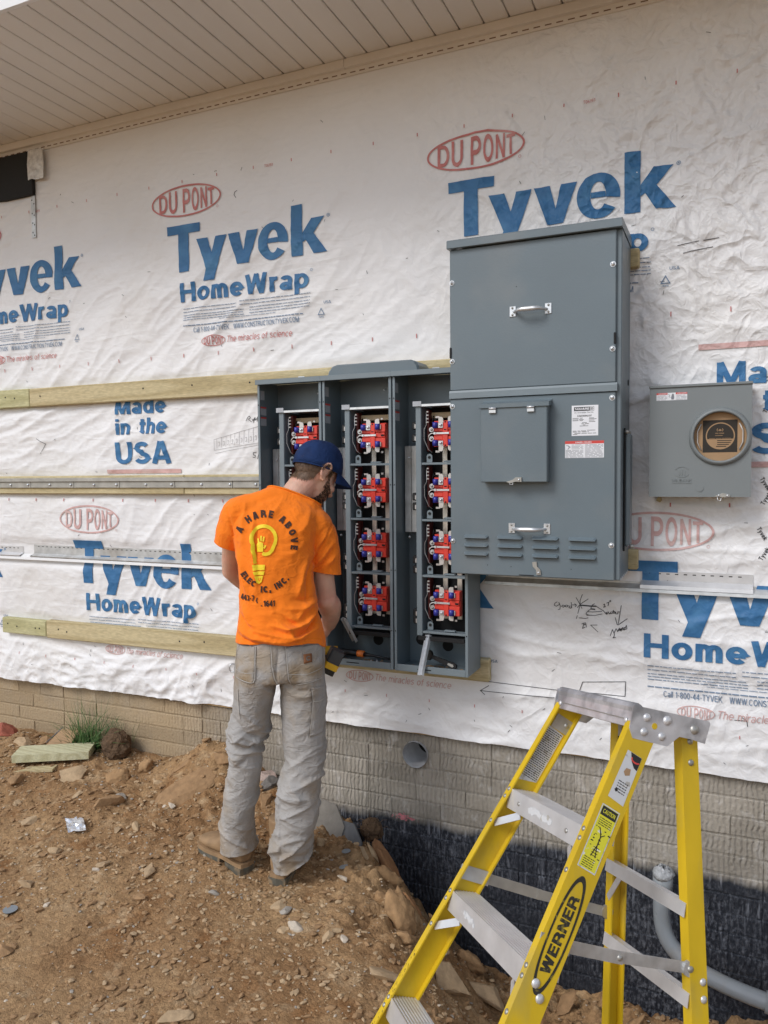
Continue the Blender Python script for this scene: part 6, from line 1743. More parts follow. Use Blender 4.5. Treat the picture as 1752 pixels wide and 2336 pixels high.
more = [(-2.457, -.248, .024, 0), (-2.499, -.431, .028, 2), (-2.297, -.384, .017, 3), (-2.351, -.62, .028, 0), (-2.292, -.578, .026, 0), (-2.471, -.851, .036, 0), (-2.739, -.729, .034, 0), (-2.054, -.512, .026, 0), (-2.24, -.526, .02, 0), (-2.254, -.386, .018, 3),
        (-2.223, -1.123, .017, 3), (-2.211, -.848, .024, 0), (-2.027, -.802, .042, 0), (-1.944, -.954, .03, 1), (-2.214, -.889, .017, 3), (-2.159, -1.362, .035, 1), (-1.403, -.819, .024, 2), (-1.44, -.80, .03, 0), (-1.37, -.90, .02, 0), (-1.18, -.85, .02, 0), (-1.2, -.89, .024, 0),
        (-3.1, -.5, .04, 1), (-2.95, -.62, .03, 0), (-2.6, -.42, .03, 1), (-2.72, -.48, .026, 0), (-3.3, -.3, .035, 1), (-2.42, -.40, .03, 1), (-2.36, -.16, .04, 1), (-2.15, -.14, .045, 1), (-2.05, -.2, .04, 0), (-2.3, -.06, .035, 1), (-2.62, -.14, .035, 4), (-1.62, -.35, .026, 0), (-1.55, -.5, .02, 1), (-1.5, -.38, .03, 0), (-1.44, -.44, .018, 0),
        (-1.0, -.7, .035, 4), (-1.05, -.6, .05, 4), (-1.08, -.42, .05, 5), (-.62, -.3, .05, 5), (-.45, -.28, .06, 4), (-.9, -.25, .045, 4), (-.55, -.15, .04, 1), (-.3, -.2, .05, 4), (-.72, -.15, .035, 0), (-1.15, -.55, .03, 4), (-1.02, -.28, .04, 4), (-.35, -.42, .05, 5), (-.15, -.35, .04, 4)]
kinds = ['small tan stone lying loose in the trodden clay', 'small brown stone lying loose in the trodden clay', 'small grey stone lying loose in the trodden clay', 'small pale stone lying loose in the trodden clay', 'rounded clod of ochre clay on the trench slope', 'rounded clod of red clay on the trench slope']
grp = ['small tan stones', 'small brown stones', 'small grey stones', 'small pale stones', 'ochre clods in the trench', 'red clods in the trench']
LM = [('lumber offcut', -3.1, -.28), ('foil wrapper', -2.52, -.69), ('large half buried slab', -2.25, -.28), ('left boot of the worker', -1.75, -.62), ('right boot of the worker', -1.48, -.6), ('bluish grey metal disc', -2.32, -1.19), ('smooth ochre stone', -2.39, -1.06),
      ('left ladder rail', -.9, -1.0), ('big orange clod', -1.25, -.2), ('big pale rock under the ladder', -.88, -.6), ('flat tan slab', -.95, -.95), ('conduit', -.2, -.2), ('large flat pale stone', -2.9, -.34), ('white pebble', -1.3, -.57)]
used_l = {}
CR, CF = Vector((_r0.x, _r0.y)), Vector((-math.sin(YAW), math.cos(YAW)))
for i, (x, y, s_, k) in enumerate(more):
    best = min(LM, key=lambda t: math.hypot(t[1] - x, t[2] - y)); dv = Vector((x - best[1], y - best[2])); a, b = dv.dot(CR), dv.dot(CF)
    rel = ('just right of' if a > 0 else 'just left of') if abs(a) > abs(b) * .7 else ('behind' if b > 0 else 'in front of')
    opts = [kinds[k].split(' lying')[0].split(' on the')[0] + ' ' + r_ + ' the ' + best[0] for r_ in (rel, 'near', 'a little away from')]
    lab = next((o_ for o_ in opts if o_ not in used_l), opts[-1]); used_l[lab] = 1
    rock(lab, x, y, s_ * (1.0 if k < 4 else 1.1), STM[k], 200 + i, .75 if k > 3 else .5, i * .7, 0, .3, group=grp[k])
# concrete slabs leaning on the wall by the right leg
def slab(label, pts, o, ux, uy, un, th, m_):
    q = MB(); q.prism(pts, 0, th, o=o, ux=ux, uy=uy, un=un); r_ = random.Random(3)
    ob = q.build('concrete_shard', m_, origin=o); return tag(ob, label, 'concrete', 'concrete shards by the wall')
M['shard'] = mat('broken_concrete', (.28, .255, .22), .9, var=.15, vscale=30, bump=.003, bscale=60)
M['shard2'] = mat('grey_broken_concrete', (.17, .17, .17), .9, var=.15, vscale=30, bump=.003, bscale=60)
ux = Vector((1, .25, 0)).normalized(); uy = Vector((-.05, .45, .9)).normalized(); un = ux.cross(uy)
slab('pale concrete shard leaning by the right leg of the worker', [(-.10, -.04), (.085, -.05), (.10, .03), (.05, .115), (-.03, .14), (-.10, .10)], Vector((-1.57, -.24, .05)), ux, uy, un, .03, M['shard'])
slab('dark grey concrete shard leaning right of the pale one', [(-.06, -.07), (.05, -.08), (.065, .0), (.02, .075), (-.06, .09)], Vector((-1.455, -.22, .02)), ux, uy, un, .03, M['shard2'])
# knocked out metal discs
M['slug'] = mat('grey_slug', (.22, .25, .275), .4, var=.05)
for lab, x, y, r_ in (('bluish grey metal disc near the left edge of the ground', -2.319, -1.194, .025), ('grey metal disc in front of the right boot, nearer the camera', -1.34, -.488, .018), ('grey metal disc right of the right boot, nearer the wall', -1.379, -.389, .018)):
    e = .02; n_ = Vector((-(gh(x + e, y) - gh(x - e, y)) / (2 * e) * .4, -(gh(x, y + e) - gh(x, y - e)) / (2 * e) * .4, 1)).normalized()
    c = Vector((x, y, gh(x, y) + .008)); q = MB(); q.tube([c, c + n_ * .002], r_, 20); ob = q.build('metal_disc', M['slug'], origin=c); tag(ob, lab, 'metal disc', 'knockout discs on the ground')
# lumber offcut
lum = thing('lumber_offcut', 'short pale treated lumber offcut lying on the dirt by the grass', 'lumber', (-3.1, -.25, .17))
a_ = Vector((-3.245, -.395, .165)); ax = Vector((.315, .19, .0)).normalized(); ay = Vector((-.52, .855, .0)); ay = (ay - ax * ay.dot(ax)).normalized(); az = ax.cross(ay)
q = MB(); c = a_ + ax * .185 + ay * .07 + az * .018
q.obox(c, ax, ay, az, .185, .070, .019); q.build('plank', M['wood_pale'], lum)
q = MB(); q.obox((-3.14, -.36, .135), Vector((.9, .4, .05)).normalized(), Vector((-.4, .9, 0)).normalized(), (0, 0, 1), .11, .03, .006); ob = q.build('wood_splinter', M['wood'], origin=(-3.14, -.36, .135)); tag(ob, 'thin wood splinter under the lumber offcut', 'wood scrap')
q = MB(); q.prism([(-.085, -.05), (.07, -.06), (.09, .05), (-.02, .06)], 0, .004, o=(-3.21, -.11, .20), ux=(.95, .2, .1), uy=(-.15, .6, .65), un=(0, -.7, .7)); ob = q.build('cardboard_scrap', M['card'], origin=(-3.21, -.11, .20)); tag(ob, 'brown cardboard scrap behind the lumber offcut', 'cardboard')
q = MB(); q.obox((-3.27, -.10, .21), Vector((.5, .5, .6)).normalized(), Vector((.5, -.8, .2)).normalized(), Vector((0, .5, -.5)).normalized(), .055, .008, .004); ob = q.build('wood_sliver', M['sticker'], origin=(-3.27, -.1, .21)); tag(ob, 'white wooden sliver leaning on the cardboard scrap', 'wood scrap')
# foil wrapper
r_ = np.random.RandomState(4); q = MB(); q.smooth = False
n1, n2 = 9, 7; vs = []
fx, fy = -2.52, -.692
for j in range(n2):
    for i in range(n1):
        a, b_ = (i / (n1 - 1) - .5) * .105, (j / (n2 - 1) - .5) * .07
        x = fx + a * .8 + b_ * .6; y = fy - a * .6 + b_ * .8
        vs.append((x, y, gh(x, y) + .012 + .010 * r_.rand()))
q.add(vs, [(j * n1 + i, j * n1 + i + 1, (j + 1) * n1 + i + 1, (j + 1) * n1 + i) for j in range(n2 - 1) for i in range(n1 - 1) if not (i == 0 and j > 3) and not (i == n1 - 2 and j < 2)])
M['foil'] = mat('silver_foil', (.82, .84, .87), .22, metal=.7, var=.1, vscale=90)
ob = q.build('foil_wrapper', M['foil'], recalc=False, origin=(fx, fy, .1)); tag(ob, 'crumpled silver foil wrapper on the dirt', 'litter')
# dark root clump, and a smaller one by the trench
def clump(label, x, y, z, r, seed):
    q = MB(); rr_ = random.Random(seed)
    V = I2 * np.array([r, r * .8, r]) * (1 + .22 * fbm(I2[:, 0] * 3, I2[:, 1] * 3, I2[:, 2] * 3, seed, 4))[:, None]
    q.smooth = False; q.add((V + np.array([x, y, z])).tolist(), F2)
    ob = q.build('root_clump', mat('dark_soil', (.11, .066, .035), .95, var=.35, vscale=60, bump=.012, bscale=70), origin=(x, y, z - r)); tag(ob, label, 'soil clump', None)
    w = MB(); w.smooth = True
    for i in range(46):
        a, b_ = rr_.uniform(0, 6.28), rr_.uniform(-.6, 1.2)
        p = Vector((x + r * math.cos(a) * math.cos(b_), y + r * .8 * math.sin(a) * math.cos(b_), z + r * math.sin(b_)))
        d = Vector((rr_.gauss(0, 1), rr_.gauss(-.3, 1), rr_.gauss(.1, .8))).normalized() * rr_.uniform(.02, .05)
        w.tube([p, p + d * .5 + Vector((0, 0, .008)), p + d], [.0012, .0009, .0004], 4, False)
    ob2 = w.build('rootlets', M['fiber'], ob); ob2['kind'] = 'stuff'
clump('dark round clump of soil and roots by the wall right of the grass', -2.865, -.075, .20, .082, 5)
clump('small brown root clump in front of the black wall right of the concrete shards', -1.385, -.13, .05, .05, 6)
# grass tuft
M['grass'] = mat('grass_blade', (.055, .125, .035), .5, var=.35, vscale=60, col2=(.16, .19, .06), c2scale=40, c2lo=.55, c2hi=.7)
gt = thing('grass_tuft', 'tuft of long green grass growing against the foundation wall', 'grass', (-3.08, -.06, .13))
q = MB(); r_ = random.Random(21); q.smooth = True
for i in range(300):
    bx, by = -3.07 + r_.gauss(0, .045), -.065 + r_.gauss(0, .022); by = min(by, -.02)
    Ln = r_.uniform(.08, .24) if i % 6 else r_.uniform(.24, .36); a = r_.gauss(0, .38); w0 = r_.uniform(.002, .0038)
    c_, s_ = math.cos(a), math.sin(a); dn = r_.uniform(-.05, .02); pts = []
    for k in range(5):
        t = k / 4; pts.append(Vector((bx + s_ * Ln * t + s_ * .5 * Ln * t * t, min(by + dn * t * 1.5, -.012), .125 + c_ * Ln * t - abs(s_) * .45 * Ln * t * t)))
    wd = Vector((c_, r_.uniform(-.6, .2), -s_)).normalized()
    vs = []
    for k, p in enumerate(pts): ww = w0 * (1 - (k / 4) ** 1.5 * .92); vs += [p - wd * ww, p + wd * ww]
    q.add(vs, [(2 * k, 2 * k + 1, 2 * k + 3, 2 * k + 2) for k in range(4)])
bl = q.build('blades', M['grass'], gt, recalc=False); bl['kind'] = 'stuff'
wd = MB(); wd.smooth = True; r_ = random.Random(2)
for i in range(22):
    x = -2.90 + r_.gauss(0, .05); wd.tube([(x, -.04, .22), (x + r_.gauss(0, .02), -.03, .27), (x + r_.gauss(0, .03), -.025, .30 + r_.uniform(0, .04))], [.001, .0008, .0005], 4, False)
ob = wd.build('weed', M['grass'], recalc=False); tag(ob, 'thin seedling weeds sprouting behind the dark soil clump', 'weed', kind='stuff')
# ------------------------------------------------------------------ the worker
PO = Vector((-1.513, -.65, .05))
LX = Vector((.8526, .5225, 0)); LY = Vector((-.5225, .8526, 0))
def PL(x, d, z): return PO + LX * x + LY * d + Vector((0, 0, z))
def PD(v): return LX * v[0] + LY * v[1] + Vector((0, 0, v[2]))
def adj(x, z, d):
    s = 1 + d / 2.87
    return x * s, 1.55 - (1.55 - z) * s
M['shirt'] = mat('orange_cotton', (0.96, 0.222, 0.016), .85, var=.05, vscale=14, bump=.0006, bscale=240, spec=.15, sheen=.12)
M['shirt_seam'] = mat('orange_cotton_seam', (0.90, 0.22, 0.016), .85, spec=.15)
M['shirt_ink'] = mat('dark_shirt_print', (.055, .022, .012), .8, var=.25, vscale=60)
M['shirt_yellow'] = mat('yellow_shirt_print', (.90, .66, .012), .6, var=.12, vscale=50)
M['skin'] = mat('skin', (.66, .40, .29), .5, var=.10, vscale=22, col2=(.68, .345, .25), c2scale=14, c2lo=.45, c2hi=.7, sss=.12, bump=.0006, bscale=170)
M['navy'] = mat('navy_cotton', (.013, .034, .11), .8, var=.16, vscale=30, bump=.0006, bscale=260, spec=.2, col2=(.010, .022, .07), c2scale=12, c2lo=.5, c2hi=.7)
M['hair'] = mat('brown_hair', (.17, .10, .058), .5, var=.3, vscale=90)
M['beard'] = mat('dark_beard', (.045, .025, .015), .6, var=.3, vscale=90)
def cloth(m, weave, wr, wscale):
    """woven threads and fine creasing in one bump"""
    N, L = nodes_of(m); p = N['Principled BSDF']; g = N.new('ShaderNodeNewGeometry')
    n = N.new('ShaderNodeTexNoise'); n.inputs['Scale'].default_value = wscale; n.inputs['Detail'].default_value = 3; n.inputs['Distortion'].default_value = .8
    mp = N.new('ShaderNodeMapping'); mp.inputs['Scale'].default_value = (1, 1, 1.5); L.new(g.outputs['Position'], mp.inputs[0]); L.new(mp.outputs[0], n.inputs['Vector'])
    def mth(op, a, b=0.0):
        x = N.new('ShaderNodeMath'); x.operation = op
        for i, q in enumerate((a, b)):
            if isinstance(q, (int, float)): x.inputs[i].default_value = q
            else: L.new(q, x.inputs[i])
        return x.outputs[0]
    rd = mth('SUBTRACT', 1.0, mth('MINIMUM', mth('MULTIPLY', mth('ABSOLUTE', mth('SUBTRACT', n.outputs['Fac'], .5)), 8.0), 1.0))
    f = N.new('ShaderNodeTexNoise'); f.inputs['Scale'].default_value = 420; f.inputs['Detail'].default_value = 3; L.new(g.outputs['Position'], f.inputs['Vector'])
    h = mth('ADD', mth('MULTIPLY', rd, wr), mth('MULTIPLY', f.outputs['Fac'], weave))
    b = N.new('ShaderNodeBump'); b.inputs['Distance'].default_value = 1.0; b.inputs['Strength'].default_value = .8
    L.new(h, b.inputs['Height']); L.new(b.outputs[0], p.inputs['Normal']); return m
def trouser_mat():
    m = mat('grey_canvas', (.385, .37, .355), .88, var=.15, vscale=9, spec=.15, col2=(.36, .285, .20), c2scale=6, c2lo=.52, c2hi=.74, detail=7)
    N, L = nodes_of(m); p = N['Principled BSDF']; g = N.new('ShaderNodeNewGeometry'); sp = N.new('ShaderNodeSeparateXYZ'); L.new(g.outputs['Position'], sp.inputs[0])
    src = p.inputs['Base Color'].links[0].from_socket
    n = N.new('ShaderNodeTexNoise'); n.inputs['Scale'].default_value = 14; n.inputs['Detail'].default_value = 7; L.new(g.outputs['Position'], n.inputs['Vector'])
    def rng(s, a, b, c=0., d=1.):
        r = N.new('ShaderNodeMapRange')
        for i, q in enumerate((a, b, c, d)): r.inputs[i + 1].default_value = q
        L.new(s, r.inputs[0]); return r.outputs[0]
    def mth(op, a, b):
        x = N.new('ShaderNodeMath'); x.operation = op
        for i, q in enumerate((a, b)):
            if isinstance(q, (int, float)): x.inputs[i].default_value = q
            else: L.new(q, x.inputs[i])
        return x.outputs[0]
    seat = mth('MULTIPLY', rng(mth('ABSOLUTE', mth('SUBTRACT', sp.outputs['Z'], .865), 0), .11, .02), .95)     # clay rubbed into the seat, mud at the cuffs
    cuff = rng(sp.outputs['Z'], .30, .12, 0, .8)
    k = mth('MULTIPLY', mth('MAXIMUM', seat, cuff), rng(n.outputs['Fac'], .40, .62))
    x = N.new('ShaderNodeMix'); x.data_type = 'RGBA'; L.new(k, x.inputs[0]); L.new(src, x.inputs[6]); x.inputs[7].default_value = (.30, .22, .135, 1)
    L.new(x.outputs[2], p.inputs['Base Color'])
    return cloth(m, .0004, .0018, 20)
cloth(M['shirt'], .0003, .0017, 13)
cloth(M['navy'], .0004, .0010, 20)
M['canvas'] = trouser_mat()
M['canvas_light'] = mat('worn_canvas_seam', (.46, .43, .39), .9)
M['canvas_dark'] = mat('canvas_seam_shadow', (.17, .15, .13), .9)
M['boot'] = mat('tan_boot_leather', (.30, .19, .10), .7, var=.2, vscale=25, bump=.0008, bscale=120)
M['boot_sole'] = mat('boot_sole', (.10, .095, .075), .8, var=.25, vscale=40, col2=(.24, .17, .10), c2scale=25, c2lo=.5, c2hi=.65)
M['leather_patch'] = mat('brown_leather_patch', (.22, .085, .03), .7, var=.15, vscale=60)
person = thing('person', 'worker in orange t-shirt, grey work trousers and navy cap working at the open cabinets', 'person', tuple(PO))

def ell_ring(c, ux, uy, ru, rv, n=40, k=1.0):
    out = []
    for i in range(n):
        a = 2 * math.pi * i / n; ca, sa = math.cos(a), math.sin(a)
        out.append(c + ux * (ru * math.copysign(abs(ca) ** k, ca)) + uy * (rv * math.copysign(abs(sa) ** k, sa)))
    return out
def add_loft(q, rings):
    n = len(rings[0]); vs = [v for r in rings for v in r]; fs = []
    for i in range(len(rings) - 1):
        for k in range(n): fs.append((i * n + k, i * n + (k + 1) % n, (i + 1) * n + (k + 1) % n, (i + 1) * n + k))
    fs.append(tuple(range(n - 1, -1, -1))); fs.append(tuple((len(rings) - 1) * n + k for k in range(n)))
    q.add(vs, fs)
def add_limb(q, pts, rs, n=20, sub=5):
    """tapered limb through points with rounded ends"""
    P = [PL(*p) for p in pts]; pp, rr = [], []
    for i in range(len(P) - 1):
        p0 = P[i - 1] if i else P[0]; p1, p2 = P[i], P[i + 1]; p3 = P[i + 2] if i + 2 < len(P) else P[-1]
        for s in range(sub):
            t = s / sub
            pp.append(.5 * ((2 * p1) + (p2 - p0) * t + (2 * p0 - 5 * p1 + 4 * p2 - p3) * t * t + (3 * p1 - p0 - 3 * p2 + p3) * t ** 3))
            rr.append(rs[i] + (rs[i + 1] - rs[i]) * (t * t * (3 - 2 * t)))
    pp.append(P[-1]); rr.append(rs[-1])
    q.tube(pp, rr, n); q.ball(P[0], rs[0], 16, 10); q.ball(P[-1], rs[-1], 16, 10)
def voxel(q, vox, smooth=6, fac=.5):
    ob = q.build('tmp', M['skin'], recalc=True)
    md = ob.modifiers.new('r', 'REMESH'); md.mode = 'VOXEL'; md.voxel_size = vox; md.adaptivity = 0
    ms = ob.modifiers.new('s', 'SMOOTH'); ms.factor = fac; ms.iterations = smooth
    dg = bpy.context.evaluated_depsgraph_get(); dg.update()
    me = bpy.data.meshes.new_from_object(ob.evaluated_get(dg))
    bpy.data.objects.remove(ob); me.materials.clear()
    return me
def co_of(me):
    a = np.empty(len(me.vertices) * 3); me.vertices.foreach_get('co', a); return a.reshape(-1, 3)
def no_of(me):
    a = np.empty(len(me.vertices) * 3); me.vertex_normals.foreach_get('vector', a); return a.reshape(-1, 3)
def to_local(V):
    V = V - np.array(PO); lx, ly = np.array(LX), np.array(LY)
    return V @ lx, V @ ly, V[:, 2]
def cut(me, co, no, sel):
    """cut away what lies beyond a plane, only for faces chosen by sel(centre)"""
    bm = bmesh.new(); bm.from_mesh(me)
    fs = [f for f in bm.faces if sel(f.calc_center_median())]
    es = set(e for f in fs for e in f.edges); vs = set(v for f in fs for v in f.verts)
    bmesh.ops.bisect_plane(bm, geom=fs + list(es) + list(vs), plane_co=co, plane_no=no, clear_outer=True)
    bm.to_mesh(me); bm.free()
def solid(me, th):
    ob = bpy.data.objects.new('tmp', me); COL.objects.link(ob)
    md = ob.modifiers.new('s', 'SOLIDIFY'); md.thickness = th; md.offset = -1
    dg = bpy.context.evaluated_depsgraph_get(); dg.update()
    ne = bpy.data.meshes.new_from_object(ob.evaluated_get(dg)); bpy.data.objects.remove(ob); return ne
def finish(name, me, m, parent, smooth=True):
    off = wloc(parent)
    V = co_of(me) - np.array(off); me.vertices.foreach_set('co', V.ravel())
    me.polygons.foreach_set('use_smooth', np.full(len(me.polygons), smooth)); me.materials.clear(); me.update()
    return link_mesh(name, me, m, parent)

# --- head frame
PSI, TH = math.radians(56), math.radians(35)
HF = PD((math.sin(PSI) * math.cos(TH), math.cos(PSI) * math.cos(TH), -math.sin(TH)))
HR_ = PD((math.cos(PSI), -math.sin(PSI), 0))
HU = HR_.cross(HF)
HC = PL(.150, .13, 1.558)
def HP(x, y, z): return HC + HR_ * x + HF * y + HU * z
def hell(q, c, r, nu=20, nv=14, tilt=0.0):
    vs, fs = [], []
    ct, st_ = math.cos(tilt), math.sin(tilt)
    for j in range(nv + 1):
        t = math.pi * j / nv
        for i in range(nu):
            p = 2 * math.pi * i / nu
            x, y, z = r[0] * math.sin(t) * math.cos(p), r[1] * math.sin(t) * math.sin(p), r[2] * math.cos(t)
            y, z = y * ct - z * st_, y * st_ + z * ct
            vs.append(HP(c[0] + x, c[1] + y, c[2] + z))
    for j in range(nv):
        for i in range(nu): fs.append((j * nu + i, j * nu + (i + 1) % nu, (j + 1) * nu + (i + 1) % nu, (j + 1) * nu + i))
    q.add(vs, fs)

# --- body (skin), one continuous mesh
B = MB()
hell(B, (0, -.008, .02), (.0735, .092, .080)); hell(B, (0, .030, -.030), (.062, .064, .072)); hell(B, (0, .042, -.072), (.049, .050, .040)); hell(B, (0, .076, -.098), (.024, .020, .019))
hell(B, (0, .097, -.028), (.011, .015, .024), tilt=.35); hell(B, (0, .106, -.042), (.0145, .013, .010)); hell(B, (0, .086, .012), (.050, .014, .012))
hell(B, (0, .088, -.070), (.022, .010, .005)); hell(B, (0, .087, -.078), (.020, .010, .006)); hell(B, (.038, .068, -.036), (.022, .020, .018)); hell(B, (-.038, .068, -.036), (.022, .020, .018))
for sx in (-1, 1):
    # ear: rim as a curved tube plus a lobe and a hollow plate
    pts = []
    for k in range(11):
        a = math.radians(-75 + 250 * k / 10)
        pts.append(HP(sx * (.078 + .008 * math.sin(max(0, a * .6))), -.012 - .017 * math.cos(a - .25), -.010 + .030 * math.sin(a - .25) + .004))
    B.tube(pts, .0052, 8); hell(B, (sx * .0755, -.010, -.008), (.008, .0185, .030), tilt=-.25); hell(B, (sx * .073, -.001, -.037), (.008, .009, .010))
add_limb(B, [(.030, .07, 1.40), (.062, .09, 1.462), (.108, .112, 1.515), (.135, .118, 1.545)], [.066, .054, .057, .062])
tor = [(.90, -.13, .14, 0, .085), (1.05, -.12, .11, .015, .085), (1.2, -.12, .105, .03, .09), (1.33, -.14, .13, .055, .09), (1.39, -.10, .11, .07, .07), (1.42, -.03, .08, .08, .045)]
add_loft(B, [ell_ring(PL((a + b) / 2, d, z), LX, LY, (b - a) / 2, rv) for z, a, b, d, rv in tor])
# arms
add_limb(B, [(-.13, .065, 1.395), (-.165, .10, 1.32), (-.180, .18, 1.235), (-.188, .245, 1.165)], [.046, .044, .041, .039])
add_limb(B, [(-.188, .245, 1.165), (-.15, .285, 1.125), (-.07, .335, 1.045), (-.01, .37, .985)], [.040, .042, .034, .026])
add_limb(B, [(.135, .06, 1.345), (.163, .065, 1.25), (.170, .075, 1.16), (.182, .09, 1.06)], [.044, .041, .040, .039])
add_limb(B, [(.182, .088, 1.055), (.194, .125, 1.030), (.204, .20, .98), (.203, .285, .925)], [.0405, .046, .038, .0275])
def hand(q, W, hd, hn, thumb_side, curl=1.0, sc=1.0):
    hd = Vector(hd).normalized(); hn = Vector(hn); hn = (hn - hd * hn.dot(hd)).normalized(); hs = hd.cross(hn) * thumb_side
    W = Vector(W)
    pt = lambda a, b, c: tuple(W + (hd * a + hs * b + hn * c) * sc)
    # palm
    add_limb(q, [pt(-.01, 0, 0), pt(.03, .010, .002), pt(.075, .024, .004)], [.021 * sc, .019 * sc, .0135 * sc], 14, 3)
    add_limb(q, [pt(-.01, 0, 0), pt(.03, -.004, .002), pt(.080, -.001, .003)], [.021 * sc, .020 * sc, .0135 * sc], 14, 3)
    add_limb(q, [pt(-.01, 0, 0), pt(.03, -.016, .002), pt(.072, -.026, .004)], [.021 * sc, .019 * sc, .0125 * sc], 14, 3)
    for k, (b, L, r) in enumerate(((.027, .066, .0092), (.009, .074, .0095), (-.010, .069, .0090), (-.028, .054, .0080))):
        base = [.078, .083, .080, .072][k]; c1, c2, c3 = .55 * curl, 1.25 * curl, 1.85 * curl
        p = [(base - .02, b * .9, .003), (base, b, .004)]
        for an, fr in ((c1, .46), (c2, .30), (c3, .24)):
            l = L * fr; x, y, z = p[-1]; p.append((x + l * math.cos(an), b * (1.02), z + l * math.sin(an)))
        add_limb(q, [pt(*u_) for u_ in p], [r * sc, r * sc, r * .98 * sc, r * .92 * sc, r * .82 * sc], 12, 3)
    p = [(.008, .014, .006), (.032, .036, .016), (.058, .046, .028), (.080, .044, .040)]
    add_limb(q, [pt(*u_) for u_ in p], [.015 * sc, .0125 * sc, .0108 * sc, .009 * sc], 12, 3)
hand(B, (.203, .285, .925), (-.34, .62, -.70), (-.80, -.10, .30), 1, .95)
hand(B, (-.01, .37, .985), (.62, .45, -.62), (.35, -.35, -.75), -1, .8)
# hips and legs (under the trousers)
add_loft(B, [ell_ring(PL(.0, 0, z), LX, LY, a, b) for z, a, b in ((.83, .10, .07), (.87, .13, .09), (.93, .13, .09))])
add_limb(B, [(-.085, .0, .84), (-.115, .03, .62), (-.13, .06, .48)], [.075, .06, .05]); add_limb(B, [(-.13, .06, .48), (-.16, .09, .27), (-.18, .12, .10)], [.05, .05, .036])
add_limb(B, [(.08, .0, .84), (.09, .0, .62), (.09, .0, .48)], [.075, .06, .05]); add_limb(B, [(.09, .0, .48), (.055, .0, .27), (.02, .03, .08)], [.05, .05, .036])
bme = voxel(B, .0042, 5, .5)
V = co_of(bme); Nn = no_of(bme)
V = V + Nn * (.0006 * fbm(V[:, 0] * 60, V[:, 1] * 60, V[:, 2] * 60, 3, 2))[:, None]
bme.vertices.foreach_set('co', V.ravel())
body = finish('body', bme, M['skin'], person)
for sx in (-1, 1):
    q = MB(); q.smooth = True; hell(q, (sx * .030, .077, -.010), (.0115, .011, .0115), 12, 8); q.build('eye', mat('eye_white_%d' % (sx + 1), (.7, .68, .65), .2), body)
    q = MB(); q.smooth = True; hell(q, (sx * .032, .092, .014), (.018, .005, .004), 10, 6); q.build('eyebrow', M['hair'], body)

# --- t-shirt
def catmull(rows, n):
    out = []
    for i in range(len(rows) - 1):
        a = np.array(rows[max(i - 1, 0)]); b = np.array(rows[i]); c = np.array(rows[i + 1]); d = np.array(rows[min(i + 2, len(rows) - 1)])
        for k in range(n):
            t = k / n; out.append(tuple(.5 * (2 * b + (c - a) * t + (2 * a - 5 * b + 4 * c - d) * t * t + (3 * b - a - 3 * c + d) * t ** 3)))
    out.append(tuple(rows[-1])); return out
Q = MB()
rows = [(.885, -.163, .172, .004, .122), (.925, -.166, .170, .004, .124), (.955, -.166, .164, .004, .122), (.985, -.157, .154, .006, .117), (1.03, -.150, .143, .012, .114), (1.09, -.147, .138, .018, .113), (1.15, -.148, .133, .025, .115), (1.21, -.152, .130, .033, .119),
        (1.27, -.159, .133, .042, .121), (1.32, -.164, .148, .050, .118), (1.36, -.166, .160, .058, .111), (1.40, -.158, .156, .066, .098), (1.435, -.125, .134, .075, .082), (1.462, -.075, .116, .083, .066), (1.485, -.035, .105, .09, .052)]
add_loft(Q, [ell_ring(PL((a + b) / 2, d, z), LX, LY, (b - a) / 2, rv, 48, .86) for z, a, b, d, rv in catmull(rows, 4)])
add_limb(Q, [(-.085, .068, 1.405), (-.143, .07, 1.398), (-.173, .078, 1.345), (-.200, .098, 1.272), (-.222, .112, 1.215)], [.070, .066, .056, .051, .050])
add_limb(Q, [(.085, .068, 1.375), (.143, .068, 1.335), (.168, .070, 1.26), (.181, .076, 1.17), (.186, .080, 1.11)], [.075, .070, .061, .058, .056])
add_limb(Q, [(-.085, .068, 1.408), (-.02, .076, 1.438), (.05, .086, 1.452), (.10, .08, 1.405)], [.066, .062, .062, .066])
sme = voxel(Q, .0042, 9, .5)
V = co_of(sme); Nn = no_of(sme); x, d, z = to_local(V); nx_, nd_, nz_ = Nn @ np.array(LX), Nn @ np.array(LY), Nn[:, 2]
def seg_dist(px, pz, a, b):
    ax_, az_ = a; bx_, bz_ = b; vx, vz = bx_ - ax_, bz_ - az_; L2 = vx * vx + vz * vz
    t = np.clip(((px - ax_) * vx + (pz - az_) * vz) / L2, 0, 1)
    return np.hypot(px - ax_ - t * vx, pz - az_ - t * vz), t
def crease(px, pz, pts, w, amp):
    best = np.full_like(px, 9.); n = len(pts) - 1; tt = np.zeros_like(px)
    for i in range(n):
        dd, t = seg_dist(px, pz, pts[i], pts[i + 1]); m_ = dd < best; best = np.where(m_, dd, best); tt = np.where(m_, (i + t) / n, tt)
    return amp * np.exp(-(best / (w * .85)) ** 1.35) * np.sin(np.pi * np.clip(tt * .92 + .04, 0, 1)) ** .6
wx = x + .010 * pnoise(x * 9, z * 9, 0, 71); wz = z + .010 * pnoise(x * 9, z * 9, 0, 72)
back = np.clip(-nd_ * 1.4 + .3, 0, 1)
fold = np.zeros_like(x)
